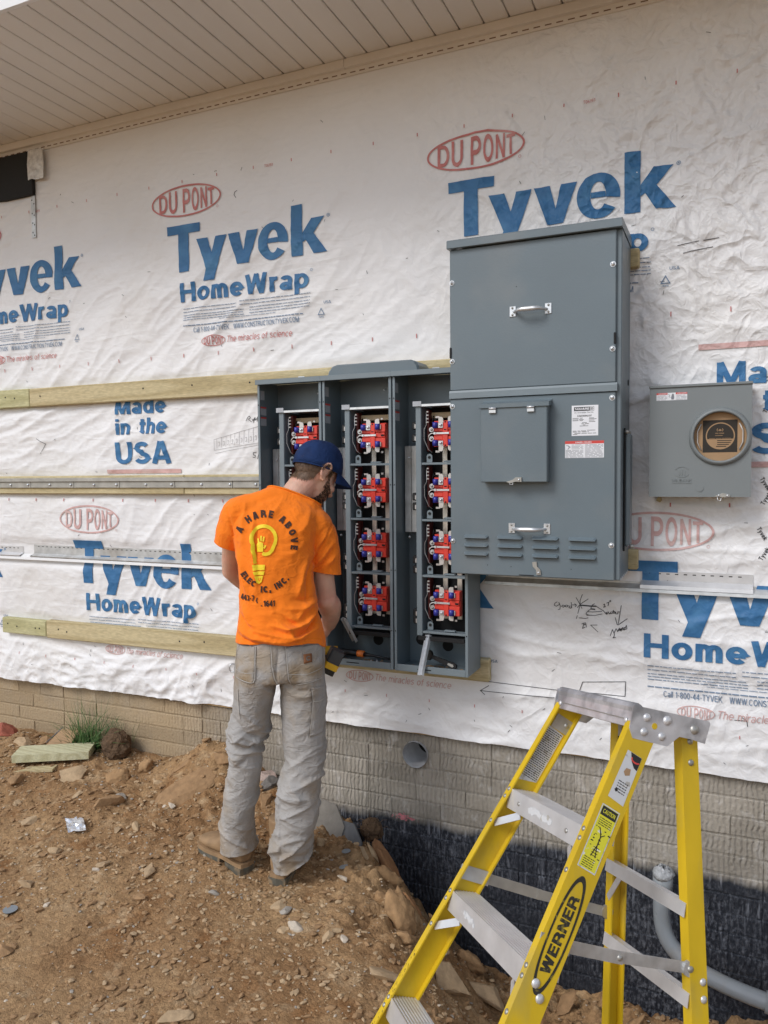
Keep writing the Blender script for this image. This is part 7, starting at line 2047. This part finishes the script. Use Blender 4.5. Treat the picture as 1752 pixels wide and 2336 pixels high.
# waist gathers and drags seen on the back (local x, z)
C_ = [([(.150, 1.045), (.095, 1.00), (.020, .985), (-.03, 1.00)], .012, .013), ([(.155, 1.03), (.10, .975), (.03, .955)], .009, -.012), ([(.158, .985), (.07, .955), (-.02, .965), (-.10, .985)], .010, .010),
      ([(.15, 1.08), (.08, 1.055), (.01, 1.06)], .012, .007), ([(.15, 1.10), (.09, 1.085), (.04, 1.09)], .009, -.006), ([(-.155, .985), (-.09, .955), (-.02, .945), (.08, .955)], .012, .011), ([(-.16, .965), (-.10, .94), (-.02, .930)], .007, -.008),
      ([(-.14, 1.06), (-.11, 1.01), (-.05, .985)], .013, .009), ([(-.145, 1.03), (-.10, .985)], .008, -.007), ([(-.02, 1.02), (.03, .985), (.05, .95)], .012, .010), ([(.0, 1.04), (.06, .995)], .007, -.006),
      ([(-.088, 1.40), (-.094, 1.30), (-.082, 1.20), (-.072, 1.12)], .010, .0065), ([(-.074, 1.36), (-.078, 1.25), (-.060, 1.14)], .007, -.006), ([(.105, 1.25), (.085, 1.16), (.06, 1.10)], .014, .008), ([(.12, 1.22), (.108, 1.14), (.10, 1.08)], .009, -.008), ([(.10, 1.30), (.055, 1.26), (.01, 1.25)], .015, .005),
      ([(-.155, 1.28), (-.125, 1.20), (-.11, 1.12)], .012, .008), ([(-.15, 1.22), (-.135, 1.15), (-.13, 1.08)], .008, -.007), ([(-.12, 1.44), (-.13, 1.37), (-.128, 1.30)], .012, .006), ([(.02, 1.46), (.0, 1.42), (-.03, 1.39)], .016, .004), ([(.12, 1.41), (.10, 1.36), (.075, 1.33)], .016, .006),
      ([(.135, 1.10), (.06, 1.02), (-.06, 1.04)], .016, .006), ([(-.05, 1.10), (-.02, 1.05), (.04, 1.03)], .012, .006)]
for pts, w_, a_ in C_: fold += back * crease(wx, wz, pts, w_, a_)
# right sleeve drags
sl_m = np.clip((x - .10) / .03, 0, 1) * np.clip((1.36 - z) / .05, 0, 1)
for pts, w_, a_ in [([(.205, 1.34), (.15, 1.28), (.125, 1.24)], .010, .007), ([(.215, 1.29), (.165, 1.235), (.13, 1.20)], .010, .007), ([(.21, 1.26), (.16, 1.205), (.128, 1.185)], .007, -.006), ([(.22, 1.24), (.18, 1.20)], .010, .006), ([(.185, 1.36), (.14, 1.30)], .008, -.006)]: fold += sl_m * crease(wx, wz, pts, w_, a_)
# sleeve set-in seam
fold += -.004 * np.exp(-(seg_dist(x, z, (.205, 1.355), (.120, 1.21))[0] / .004) ** 2) * (nd_ < .5)
fold += -.003 * np.exp(-(seg_dist(x, z, (-.185, 1.42), (-.155, 1.30))[0] / .004) ** 2) * (nd_ < .5)
fold += .0042 * fbm(x * 7, d * 7, z * 5, 73, 3) + .0016 * fbm(x * 22, d * 22, z * 14, 74, 2)
# sleeve and bottom hem seams
V = V + Nn * (fold * 1.55 + .0013 * np.maximum(0, 1 - np.abs(pnoise(wx * 9 + wz * 4, wz * 15 - wx * 5, d * 8, 75)) * 3.2) ** 1.5)[:, None]
sme.vertices.foreach_set('co', V.ravel()); sme.update()
ln = lambda a, b: (PL(*b) - PL(*a)).normalized()
cut(sme, PL(-.196, .092, 1.279), (PL(-.222, .112, 1.215) - PL(-.173, .078, 1.345)).normalized(), lambda c: (c - PL(-.21, .10, 1.24)).length < .10 and (c - PO).dot(LX) < -.158)
cut(sme, PL(.182, .076, 1.168), PD((-.16, .0, -.99)), lambda c: (c - PL(.185, .08, 1.13)).length < .085 and (c - PO).dot(LX) > .108)
def hem_z(xx): return float(np.interp(xx, [-.2, -.165, -.12, -.05, .03, .10, .14, .165, .2], [.936, .928, .934, .938, .930, .932, .925, .902, .90]))
bm = bmesh.new(); bm.from_mesh(sme)
for v_ in bm.verts:
    lx_ = (v_.co - PO).dot(LX); hz = hem_z(lx_)
    if v_.co.z - PO.z < 1.0:   # slide the lower shirt so that the hem is wavy
        t = (1.0 - (v_.co.z - PO.z)) / (1.0 - .93)
        v_.co.z += (hz - .93) * min(t, 1.3)
bm.to_mesh(sme); bm.free()
bm = bmesh.new(); bm.from_mesh(sme)
dele = [f for f in bm.faces if (f.calc_center_median().z - PO.z) < hem_z((f.calc_center_median() - PO).dot(LX)) and abs((f.calc_center_median() - PO).dot(LX)) < .19]
bmesh.ops.delete(bm, geom=dele, context='FACES')
bmesh.ops.smooth_vert(bm, verts=[v_ for v_ in bm.verts if v_.is_boundary], factor=.5)
bmesh.ops.smooth_vert(bm, verts=[v_ for v_ in bm.verts if v_.is_boundary], factor=.5)
bm.to_mesh(sme); bm.free()
# neck opening
cut(sme, PL(.055, .04, 1.478), PD((.36, .34, .87)), lambda c: (c - PL(.06, .085, 1.49)).length < .115)
shirt_open = sme.copy()
sme = solid(sme, .003)
shirt = finish('shirt', sme, M['shirt'], person)
bm = bmesh.new(); bm.from_mesh(shirt_open); sh_bvh = BVHTree.FromBMesh(bm)
# rib collar: follow the boundary loop of the neck opening; hem bands along the other loops
loops = []; edges = [e for e in bm.edges if e.is_boundary]; seen = set()
for e in edges:
    if e in seen: continue
    lp = [e.verts[0], e.verts[1]]; seen.add(e)
    while True:
        nx = [k for k in lp[-1].link_edges if k.is_boundary and k not in seen]
        if not nx: break
        seen.add(nx[0]); lp.append(nx[0].other_vert(lp[-1]))
    if len(lp) > 20: loops.append([v_.co.copy() for v_ in lp])
bm.free()
def smooth_loop(lp, it=10):
    n = len(lp) - 1 if (lp[0] - lp[-1]).length < 1e-6 else len(lp); L_ = lp[:n]
    for _ in range(it): L_ = [(L_[i - 1] + L_[i] * 2 + L_[(i + 1) % n]) / 4 for i in range(n)]
    return L_
for lp in loops:
    L_ = smooth_loop(lp); c = sum(L_, Vector()) / len(L_)
    kind = 'collar' if (c.z - PO.z) > 1.4 else None
    if kind:
        q = MB(); q.smooth = True
        pts = [p + (p - c).normalized() * .001 + Vector((0, 0, .0015)) for p in L_[::2]]; pts.append(pts[0])
        q.tube(pts, .0034, 8, False); q.build('collar', M['shirt_seam'], shirt)
def project(name, p2, bvh, m, parent, lift=.0022, step=.008, thick=0.0, dirv=None, start=-.6):
    bm = bmesh.new(); vs = [bm.verts.new((a, l, b)) for (a, b), l in zip(p2.v, p2.l)]
    for f in p2.f:
        try: bm.faces.new([vs[i] for i in f])
        except ValueError: pass
    xs = [a for a, b in p2.v]; zs = [b for a, b in p2.v]
    for lo, hi, no in ((min(xs), max(xs), (1, 0, 0)), (min(zs), max(zs), (0, 0, 1))):
        c = lo + step
        while c < hi:
            bmesh.ops.bisect_plane(bm, geom=bm.verts[:] + bm.edges[:] + bm.faces[:], plane_co=(c, 0, c), plane_no=no); c += step
    bmesh.ops.triangulate(bm, faces=[f for f in bm.faces if len(f.verts) > 4])
    bad = []
    off = wloc(parent)
    for v_ in bm.verts:
        ly_ = lift + v_.co.y * LAY
        h = bvh.ray_cast(PL(v_.co.x, start, v_.co.z), LY)
        if h[0] is None: bad.append(v_); continue
        n_ = h[1] if h[1].dot(LY) < 0 else -h[1]
        v_.co = h[0] - LY * (ly_ * .6) + n_ * (ly_ * .7) - off
    bmesh.ops.delete(bm, geom=bad, context='VERTS')
    for f in bm.faces:
        f.smooth = True
        f.normal_update()
        if f.normal.dot(LY) > 0: f.normal_flip()
    me = bpy.data.meshes.new(name); bm.to_mesh(me); bm.free()
    if thick: me = solid(me, thick)
    return link_mesh(name, me, m, parent)
def arc_text(txt, cx, cz, r, a0, a1, cap, inward=False, gaps=(), sx=1.0):
    p = P2(); G = []
    for ch in txt:
        if ch == ' ': G.append((None, .42)); continue
        vs, fs = text2d(ch, 1, bold=.047)
        vs = vs.copy(); mn = vs[:, 0].min(); vs[:, 0] = (vs[:, 0] - mn) * sx; vs[:, :2] *= 1.0
        G.append(((vs, fs), vs[:, 0].max()))
    gapw = .09; tot = sum(g[1] for g in G) + gapw * (len(G) - 1); pos = 0
    for g, wd_ in G:
        t = (pos + wd_ / 2) / tot; a = math.radians(a0 + (a1 - a0) * t); pos += wd_ + gapw
        if g is None: continue
        vs, fs = g; vs = vs * np.array([cap, cap, 1]) - np.array([wd_ * cap / 2, cap / 2, 0])
        if not inward: rt = a - math.pi / 2
        else: rt = a + math.pi / 2
        c, s = math.cos(rt), math.sin(rt)
        p.add(([(cx + r * math.cos(a) + u_ * c - v_ * s, cz + r * math.sin(a) + u_ * s + v_ * c, l_) for u_, v_, l_ in vs], fs))
    return p
project('back_lettering', arc_text('A HARE ABOVE', -.047, 1.298, .105, 159, -16, .0262), sh_bvh, M['shirt_ink'], shirt)
project('back_lettering', arc_text('ELEC', -.046, 1.238, .094, 208, 246, .0225, True), sh_bvh, M['shirt_ink'], shirt)
project('back_lettering', arc_text('IC, INC.', -.055, 1.240, .106, 264, 322, .0235, True), sh_bvh, M['shirt_ink'], shirt)
p = P2().add(fit(text2d('443-7', 1, bold=.036), -.139, -.088, 1.091, cap=.0215)); p.add(fit(text2d('1641', 1, bold=.036), -.056, -.016, 1.073, cap=.021))
p.rect(-.066, -.061, 1.073, 1.077); p.add(strip2([(-.078, 1.104), (-.082, 1.094), (-.078, 1.084)], .004))
project('phone_lettering', p, sh_bvh, M['shirt_ink'], shirt)
bc = (-.053, 1.314); br_ = .0435
bul = [(-.0845, 1.226), (-.087, 1.252), (-.092, 1.272)] + [(bc[0] + br_ * math.cos(math.radians(a)), bc[1] + br_ * 1.03 * math.sin(math.radians(a))) for a in range(207, -41, -12)] + [(-.024, 1.272), (-.034, 1.262), (-.047, 1.2585), (-.058, 1.262)]
p = P2().add(strip2(bul, .0125))
p.add(strip2([(-.0655, 1.268), (-.066, 1.290), (-.063, 1.302)], [.022, .024, .016])); p.add(strip2([(-.070, 1.303), (-.072, 1.316)], .0055)); p.add(strip2([(-.062, 1.305), (-.061, 1.325)], .006)); p.add(strip2([(-.054, 1.304), (-.0515, 1.322)], .006)); p.add(strip2([(-.0515, 1.280), (-.0455, 1.291)], .006))
p.poly([(-.094, 1.222), (-.049, 1.222), (-.051, 1.203), (-.092, 1.201)]); p.poly([(-.092, 1.197), (-.051, 1.199), (-.054, 1.186), (-.089, 1.184)]); p.poly([(-.088, 1.181), (-.056, 1.183), (-.062, 1.160), (-.072, 1.153), (-.081, 1.158)])
project('bulb_emblem', p, sh_bvh, M['shirt_yellow'], shirt, lift=.0028)
p = P2().add(strip2([(-.073, 1.175), (-.0735, 1.167), (-.070, 1.163), (-.066, 1.167), (-.0655, 1.175)], .0022)); project('emblem_mark', p, sh_bvh, M['shirt'], shirt, lift=.0036)
# stitched hems
hz = [(xx, hem_z(xx) + .020) for xx in np.linspace(-.150, .150, 40)]
project('hem_stitch', P2().add(strip2(hz, .0022)), sh_bvh, M['shirt_seam'], shirt, lift=.0008)

# --- trousers
Q = MB()
rowsP = [(.955, -.150, .156, .004, .104), (.92, -.158, .165, .004, .112), (.87, -.165, .168, .004, .120), (.82, -.169, .166, .002, .122), (.79, -.169, .165, .0, .116)]
add_loft(Q, [ell_ring(PL((a + b) / 2, d, z), LX, LY, (b - a) / 2, rv, 48, .9) for z, a, b, d, rv in catmull(rowsP, 4)])
Lr = [(.86, -.165, -.012, .0, .108), (.80, -.169, -.010, 0, .112), (.75, -.173, -.018, .005, .103), (.70, -.175, -.030, .015, .096), (.65, -.184, -.042, .03, .090), (.60, -.198, -.041, .042, .086), (.56, -.197, -.058, .05, .080), (.52, -.195, -.072, .055, .076), (.45, -.198, -.075, .06, .076), (.385, -.206, -.085, .07, .075),
      (.30, -.223, -.100, .085, .075), (.24, -.236, -.107, .10, .076), (.18, -.238, -.104, .115, .080), (.145, -.232, -.101, .122, .083), (.10, -.226, -.104, .125, .083), (.06, -.224, -.106, .125, .083)]
Rr = [(.86, -.010, .165, 0, .108), (.80, -.008, .165, 0, .112), (.75, -.004, .170, 0, .104), (.70, -.003, .172, 0, .098), (.64, .002, .168, 0, .093), (.58, .006, .165, 0, .089), (.51, .010, .166, 0, .085), (.45, .007, .160, 0, .082), (.40, -.006, .147, -.004, .081), (.34, -.020, .138, -.004, .080),
      (.28, -.030, .137, 0, .080), (.21, -.033, .121, .006, .081), (.165, -.050, .112, .012, .084), (.12, -.051, .102, .022, .086), (.07, -.045, .098, .03, .086), (.02, -.042, .096, .03, .086)]
for rws in (Lr, Rr):
    out = []
    for z, a, b, d, rv in catmull(rws, 3):
        c, zz = adj((a + b) / 2, z, d); s = 1 + d / 2.87
        out.append(ell_ring(PL(c, d, zz), LX, LY, (b - a) / 2 * s, rv, 40, .93))
    add_loft(Q, out)
tme = voxel(Q, .0042, 9, .5)
V = co_of(tme); Nn = no_of(tme); x, d, z = to_local(V); nd_ = Nn @ np.array(LY)
wx = x + .012 * pnoise(x * 8, z * 8, d * 8, 81); wz = z + .012 * pnoise(x * 8, z * 8, d * 8, 82)
fold = np.zeros_like(x)
left = (x < -.012) & (z < .79)
zl = np.where(left, z + .03, z)
sgn = np.where(left, 1.0, -1.0)
def stack(z0, sg, amp, freq, slope, seed, mask):
    ph = wz * freq + slope * (x * sgn) * freq
    r = 1 - np.abs(pnoise(ph, x * 4.5 + seed, d * 4.5, seed)) * 2.7
    r2 = 1 - np.abs(pnoise(wz * freq - slope * .8 * (x * sgn) * freq, x * 4.5 + 9, d * 4.5, seed + 1)) * 2.7
    return mask * amp * np.exp(-((zl - z0) / sg) ** 2) * (1.15 * np.maximum(r, 0) ** 2.2 + .95 * np.maximum(r2, 0) ** 2.2 - .40)
fold += stack(.56, .075, .0125, 17, .55, 83, left * 1.0)
fold += stack(.40, .16, .0050, 11, .4, 85, left * 1.0)
fold += stack(.17, .07, .0085, 13, .35, 87, left * 1.0)
fold += stack(.36, .13, .0085, 13, .45, 91, (~left) * 1.0)
fold += stack(.13, .10, .0105, 12, .5, 93, (~left) * 1.0)
fold += stack(.60, .12, .0035, 11, .5, 95, (~left) * 1.0)
back = np.clip(-nd_ * 1.4 + .3, 0, 1)
CT = [([(-.10, .80), (-.05, .755), (-.02, .73)], .014, .007), ([(.02, .80), (.06, .765), (.11, .76)], .012, -.008), ([(.01, .785), (.055, .745), (.12, .735)], .012, .007), ([(-.165, .70), (-.11, .65), (-.06, .60)], .012, .008), ([(-.185, .66), (-.13, .60), (-.06, .56)], .010, -.010), ([(-.19, .60), (-.12, .555), (-.05, .585)], .012, .012), ([(-.195, .57), (-.13, .535), (-.07, .55)], .008, -.010),
      ([(-.12, .72), (-.08, .66)], .012, .005), ([(-.005, .93), (-.008, .86), (-.012, .80)], .006, -.006), ([(-.04, .80), (-.012, .785), (.03, .80)], .012, -.006)]
for pts, w_, a_ in CT: fold += back * crease(wx, wz, pts, w_, a_)
fold += .0035 * fbm(x * 7, d * 7, z * 5, 97, 3) + .0011 * fbm(x * 26, d * 26, z * 18, 98, 2)
V = V + Nn * (fold * 1.1 + .0016 * np.maximum(0, 1 - np.abs(pnoise(wx * 10 + wz * 5, wz * 18 - wx * 6, d * 9, 99)) * 3.4) ** 1.5)[:, None]
tme.vertices.foreach_set('co', V.ravel()); tme.update()
cut(tme, PL(-.16, .12, .088), PD((.12, -.05, -.99)), lambda c: (c - PO).dot(LX) < -.07 and c.z - PO.z < .3)
cut(tme, PL(.03, .03, .078), PD((.42, .10, -.90)), lambda c: (c - PO).dot(LX) > -.075 and c.z - PO.z < .3)
cut(tme, PL(0, 0, .945), (0, 0, 1), lambda c: c.z - PO.z > .85)
t_open = tme.copy()
tme = solid(tme, .0035)
trs = finish('trousers', tme, M['canvas'], person)
bm = bmesh.new(); bm.from_mesh(t_open); tr_bvh = BVHTree.FromBMesh(bm); bm.free()
def densify(pts, st_=.01):
    out = []
    for a, b in zip(pts[:-1], pts[1:]):
        n = max(1, int(math.hypot(b[0] - a[0], b[1] - a[1]) / st_)); out += [(a[0] + (b[0] - a[0]) * i / n, a[1] + (b[1] - a[1]) * i / n) for i in range(n)]
    return out + [pts[-1]]
# pockets as raised patches with stitched edges
pk = [[(-.087, .930), (-.091, .815), (-.097, .803), (-.110, .802), (-.158, .812), (-.160, .930)], [(.020, .926), (.028, .812), (.036, .795), (.052, .786), (.150, .798), (.158, .83), (.158, .926)], [(.111, .770), (.116, .717), (.102, .582), (.155, .590), (.163, .62), (.163, .765)]]
for i, poly in enumerate(pk):
    project('pocket', P2().poly(poly), tr_bvh, M['canvas'], trs, lift=.0024, step=.010, thick=.004)
for poly, w_ in ((pk[0][:5], .0028), (pk[1][:5], .0028), (pk[2][:3], .003), ([(-.160, .840), (-.125, .834), (-.092, .838)], .002), ([(.027, .828), (.09, .822), (.155, .836)], .002), ([(.116, .7165), (.140, .713), (.163, .718)], .0032), ([(-.033, .935), (-.030, .86), (-.022, .815), (-.012, .795)], .0026), ([(-.155, .77), (-.153, .70), (-.150, .655)], .0026)):
    project('stitching', P2().add(strip2(densify(poly), w_)), tr_bvh, M['canvas_light'], trs, lift=.0034)
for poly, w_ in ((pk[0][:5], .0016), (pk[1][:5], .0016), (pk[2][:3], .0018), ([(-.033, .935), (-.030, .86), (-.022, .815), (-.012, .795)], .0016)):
    project('seam_shade', P2().add(strip2(densify([(a - .0030, b - .002) for a, b in poly]), w_)), tr_bvh, M['canvas_dark'], trs, lift=.0030)  # dark lines paint the shade beside the stitching
lp_ = project('leather_patch', P2().poly([(.083, .895), (.1125, .8955), (.1135, .863), (.0845, .8615)]), tr_bvh, M['leather_patch'], trs, lift=.0048, step=.008, thick=.0015)
p = P2(); p.ring(.1, .8790, .0085, .0085, .0042, 40, 330, 14)
pm = project('patch_mark', p, tr_bvh, M['canvas_dark'], trs, lift=.0056)

# --- boots
def boot(hx, hd_, hz_, dirx, diry, lift_toe=0.0, name='boot'):
    o = PL(hx, hd_, hz_); fw = PD((dirx, diry, lift_toe)).normalized(); rt = Vector((fw.y, -fw.x, 0)).normalized(); up = rt.cross(fw)
    Bp = lambda a, b, c: o + rt * a + fw * b + up * c
    q = MB()
    rings = []
    for b, w_, h0, h1 in ((-.005, .028, .04, .10), (.01, .036, .036, .13), (.05, .038, .036, .14), (.10, .037, .036, .125), (.15, .043, .036, .095), (.20, .049, .036, .082), (.245, .047, .036, .075), (.275, .036, .038, .066), (.290, .018, .042, .054)):
        rings.append(ell_ring(Bp(0, b, (h0 + h1) / 2), rt, up, w_, (h1 - h0) / 2, 24, .8))
    add_loft(q, rings)
    q.tube([Bp(0, .045, .06), Bp(0, .040, .24)], [.044, .050], 20)
    me = voxel(q, .005, 5, .5)
    bo = finish(name, me, M['boot'], person)
    outl = [(-.030, -.010), (-.036, .02), (-.036, .07), (-.036, .11), (-.044, .16), (-.051, .21), (-.048, .255), (-.032, .287), (0, .302), (.032, .287), (.048, .255), (.051, .21), (.044, .16), (.036, .11), (.036, .07), (.036, .02), (.030, -.010), (0, -.016)]
    q = MB(); q.prism(outl, .024, .040, o=o, ux=rt, uy=fw, un=up); q.build('sole', M['boot'], bo)
    out2 = [(a * 1.0, b) for a, b in outl if b > .12] + [(.040, .12), (-.040, .12)]
    q = MB(); q.prism([(-.040, .12), (-.044, .16), (-.051, .21), (-.048, .255), (-.032, .285), (0, .298), (.032, .285), (.048, .255), (.051, .21), (.044, .16), (.040, .12)], .008, .0238, o=o, ux=rt, uy=fw, un=up); q.build('tread', M['boot_sole'], bo)
    q = MB(); hl = [(-.036, -.012), (-.041, .02), (-.040, .085), (.040, .085), (.041, .02), (.036, -.012), (0, -.018)]
    vs = [Bp(a * .92, b * .95 + .003, -.006) for a, b in hl] + [Bp(a, b, .0238) for a, b in hl]; n = len(hl)
    q.add(vs, [tuple(range(n)), tuple(range(2 * n - 1, n - 1, -1))] + [(i, n + i, n + (i + 1) % n, (i + 1) % n) for i in range(n)]); q.build('heel', M['boot_sole'], bo)
    return bo
boot(-.145, .075, .012, -.62, .78)
boot(-.022, -.012, .004, .42, .90)

# --- cap
capt = math.radians(17); cc, cs = math.cos(capt), math.sin(capt)
def CP(x, y, z):
    y2, z2 = y * cc - z * cs, y * cs + z * cc
    return HP(x, y2 - .002, z2 + .016)
q = MB(); q.smooth = True
nr, nu = 16, 60; vs = []
for j in range(nr + 1):
    t = j / nr; ph = t * math.pi / 2
    for i in range(nu):
        a = 2 * math.pi * i / nu
        r = math.cos(ph) ** .78; h = .104 * math.sin(ph) ** .95
        if j == 0: r, h = 1.0, -.012
        seam = 1 - .012 * math.exp(-((((a + math.pi / 6) % (math.pi / 3)) - math.pi / 6) / .03) ** 2) * min(1, t * 4)
        dent = 1 + .018 * float(pnoise(math.cos(a) * 2, math.sin(a) * 2, t * 2, 77))
        vs.append(CP(.082 * r * seam * dent * math.cos(a), .103 * r * seam * dent * math.sin(a), h * (1 + .03 * math.sin(a))))
fs = [(j * nu + i, j * nu + (i + 1) % nu, (j + 1) * nu + (i + 1) % nu, (j + 1) * nu + i) for j in range(nr) for i in range(nu)]
q.add(vs, fs); cap_o = q.build('cap', M['navy'], person)
md = solid(cap_o.data.copy(), .003); cap_o.data = md
q = MB(); q.smooth = True; q.tube([CP(.0835 * math.cos(a), .1045 * math.sin(a), -.0095) for a in np.linspace(0, 2 * math.pi, 60)], .0032, 8, False); q.build('cap_band', M['navy'], cap_o)
q = MB(); q.smooth = True; c = CP(0, 0, .1045); q.ball(c, .007, 10, 7, (1, 1, .6)); q.build('cap_button', M['navy'], cap_o)
q = MB(); q.smooth = True
nr2, nu2 = 8, 26; vs = []
for j in range(nr2 + 1):
    t = j / nr2
    for i in range(nu2 + 1):
        a = math.radians(90 - 64 + 128 * i / nu2); s_ = (i / nu2 - .5) * 2
        ext = .070 * (1 - abs(s_) ** 2.6) * t
        x0, y0 = .081 * math.cos(a), .102 * math.sin(a)
        vs.append(CP(x0 * (1 + .12 * t * (1 - abs(s_))), y0 + ext, -.010 - .010 * t - .030 * t * 0 - .026 * s_ * s_ * (.15 + .85 * t) * (1 - .5 * abs(s_)) - .018 * t * t))
q.add(vs, [(j * (nu2 + 1) + i, j * (nu2 + 1) + i + 1, (j + 1) * (nu2 + 1) + i + 1, (j + 1) * (nu2 + 1) + i) for j in range(nr2) for i in range(nu2)])
bo_ = q.build('brim', M['navy'], cap_o); bo_.data = solid(bo_.data.copy(), .004)
q = MB(); q.add([CP(x_ * .086, -.098 - .006 * (1 - abs(x_)) , .012 + .0) for x_ in (-.3, 0, .3)] + [CP(x_ * .086, -.098 - .006 * (1 - abs(x_)), .015) for x_ in (.3, 0, -.3)], [(0, 1, 4, 5), (1, 2, 3, 4)]); 

# --- hair and beard as short strands over the head
bm = bmesh.new(); bm.from_mesh(body.data); bb = BVHTree.FromBMesh(bm); bm.free()
def strands(name, m, cnt, gen, length, lean, wid, parent, seed):
    rr_ = random.Random(seed); q = MB(); k = 0; off = wloc(body)
    while k < cnt:
        g_ = gen(rr_)
        if g_ is None: continue
        o_, dirv = g_                    # ray from inside the head outwards
        h = bb.ray_cast(o_ - off, dirv)
        if h[0] is None: continue
        p = h[0] + off; n_ = h[1]; n_ = n_ if n_.dot(dirv) > 0 else -n_
        down = lean(p); down = (down - n_ * down.dot(n_)).normalized()
        L_ = length * rr_.uniform(.6, 1.15); side = n_.cross(down).normalized()
        j_ = side * rr_.gauss(0, .18)
        p0 = p - n_ * .001; p1 = p + n_ * .0035 + (down + j_) * L_ * .5; p2 = p + n_ * .0045 + (down + j_ * 1.4) * L_
        w_ = wid * rr_.uniform(.6, 1.3)
        q.add([p0 - side * w_, p0 + side * w_, p1 - side * w_ * .8, p1 + side * w_ * .8, p2], [(0, 1, 3, 2), (2, 3, 4)]); k += 1
    o = q.build(name, m, parent, recalc=False); o['kind'] = 'stuff'; return o
def gen_hair(r_):
    y = r_.uniform(-.108, .045); z = r_.uniform(-.075, .05)
    a = r_.uniform(-math.pi, math.pi)
    dv = Vector((math.cos(a), math.sin(a), 0))
    x_, y_ = dv.x, dv.y
    az = math.degrees(math.atan2(y_, abs(x_)))             # 90 front, -90 back
    if az > 28: return None
    lim = np.interp(az, [-90, -45, -25, -12, 5, 28], [-.062, -.058, -.040, .008, .002, .0])
    if z < lim: return None
    if az > -12 and az < 4 and z < .02: return None
    return HP(0, -.005, z), (HR_ * x_ + HF * y_).normalized()
hair = strands('hair', M['hair'], 7000, gen_hair, .026, lambda p: -HU + HF * -.15, .0009, body, 3)
def gen_beard(r_):
    z = r_.uniform(-.115, .0); sx = r_.choice((-1, 1)); az = r_.uniform(5, 90)
    lo = np.interp(az, [5, 20, 45, 90], [.0, -.030, -.050, -.055])
    if z > lo: return None
    if az < 16 and z < -.055: return None
    if az > 60 and -.068 > z > -.086 and r_.random() < .9: return None
    a = math.radians(az)
    return HP(0, .02, z), (HR_ * (sx * math.cos(a)) + HF * math.sin(a)).normalized()
beard = strands('beard', M['beard'], 3200, gen_beard, .0055, lambda p: -HU + HF * .25, .0008, body, 4)

# --- things he carries
drill = thing('cordless_drill', 'yellow and black cordless drill hanging at the right hip of the worker', 'drill', tuple(PL(.19, .06, .82)))
dx_ = PD((.46, 0, .885)).normalized(); dy_ = PD((.885, 0, -.46)).normalized(); dz_ = PD((0, 1, 0))
dc = PL(.1965, .05, .826)
M['dewalt'] = mat('yellow_plastic', (.80, .45, .02), .4, var=.05)
M['dark_pl'] = mat('charcoal_plastic', (.045, .047, .05), .5, var=.1)
def dblock(name, a0, a1, hw, hd2, m, par, ch=.006):
    q = MB(); prof = [(-hw + ch, -hd2), (hw - ch, -hd2), (hw, -hd2 + ch), (hw, hd2 - ch), (hw - ch, hd2), (-hw + ch, hd2), (-hw, hd2 - ch), (-hw, -hd2 + ch)]
    q.prism(prof, a0, a1, o=dc, ux=dy_, uy=dz_, un=dx_); return q.build(name, m, par)
bt = dblock('battery', .000, .050, .0265, .038, M['dark_pl'], drill)
dblock('battery_band', -.024, -.0005, .0275, .039, M['dewalt'], bt); dblock('battery_base', -.046, -.0245, .024, .034, M['black'], bt)
q = MB(); q.smooth = True; q.tube([dc + dx_ * -.02 + dz_ * .02, dc + dz_ * .09 - dx_ * .01 - dy_ * .05], [.018, .017], 12); q.build('handle', M['black'], drill)
q = MB(); q.smooth = True; q.tube([dc + dz_ * .10 - dy_ * .10 - dx_ * .03, dc + dz_ * .10 + dy_ * .02 + dx_ * .02], [.026, .028], 14); q.build('motor_housing', M['dewalt'], drill)
q = MB(); q.smooth = True
rc = PL(-.176, -.01, .832)
q.tube([rc + LX * (.011 * math.cos(a)) + Vector((0, 0, .016 * math.sin(a))) + LY * .004 * math.sin(a * 2) for a in np.linspace(0, 2 * math.pi, 18)], .0028, 6, False)
ob = q.build('carabiner', M['zinc'], origin=tuple(rc)); tag(ob, 'small steel carabiner clipped at the left hip of the worker', 'carabiner')
q = MB(); q.smooth = True
hq = PL(.165, .335, .862); dv = PD((-.25, .75, .45)).normalized()
q.tube([hq - dv * .05, hq - dv * .02, hq + dv * .045], [.009, .012, .011], 10); q.tube([hq + dv * .045, hq + dv * .12], .003, 8)
ob = q.build('nut_driver', M['black'], origin=tuple(hq)); tag(ob, 'black handled driver held in the right hand of the worker', 'hand tool')
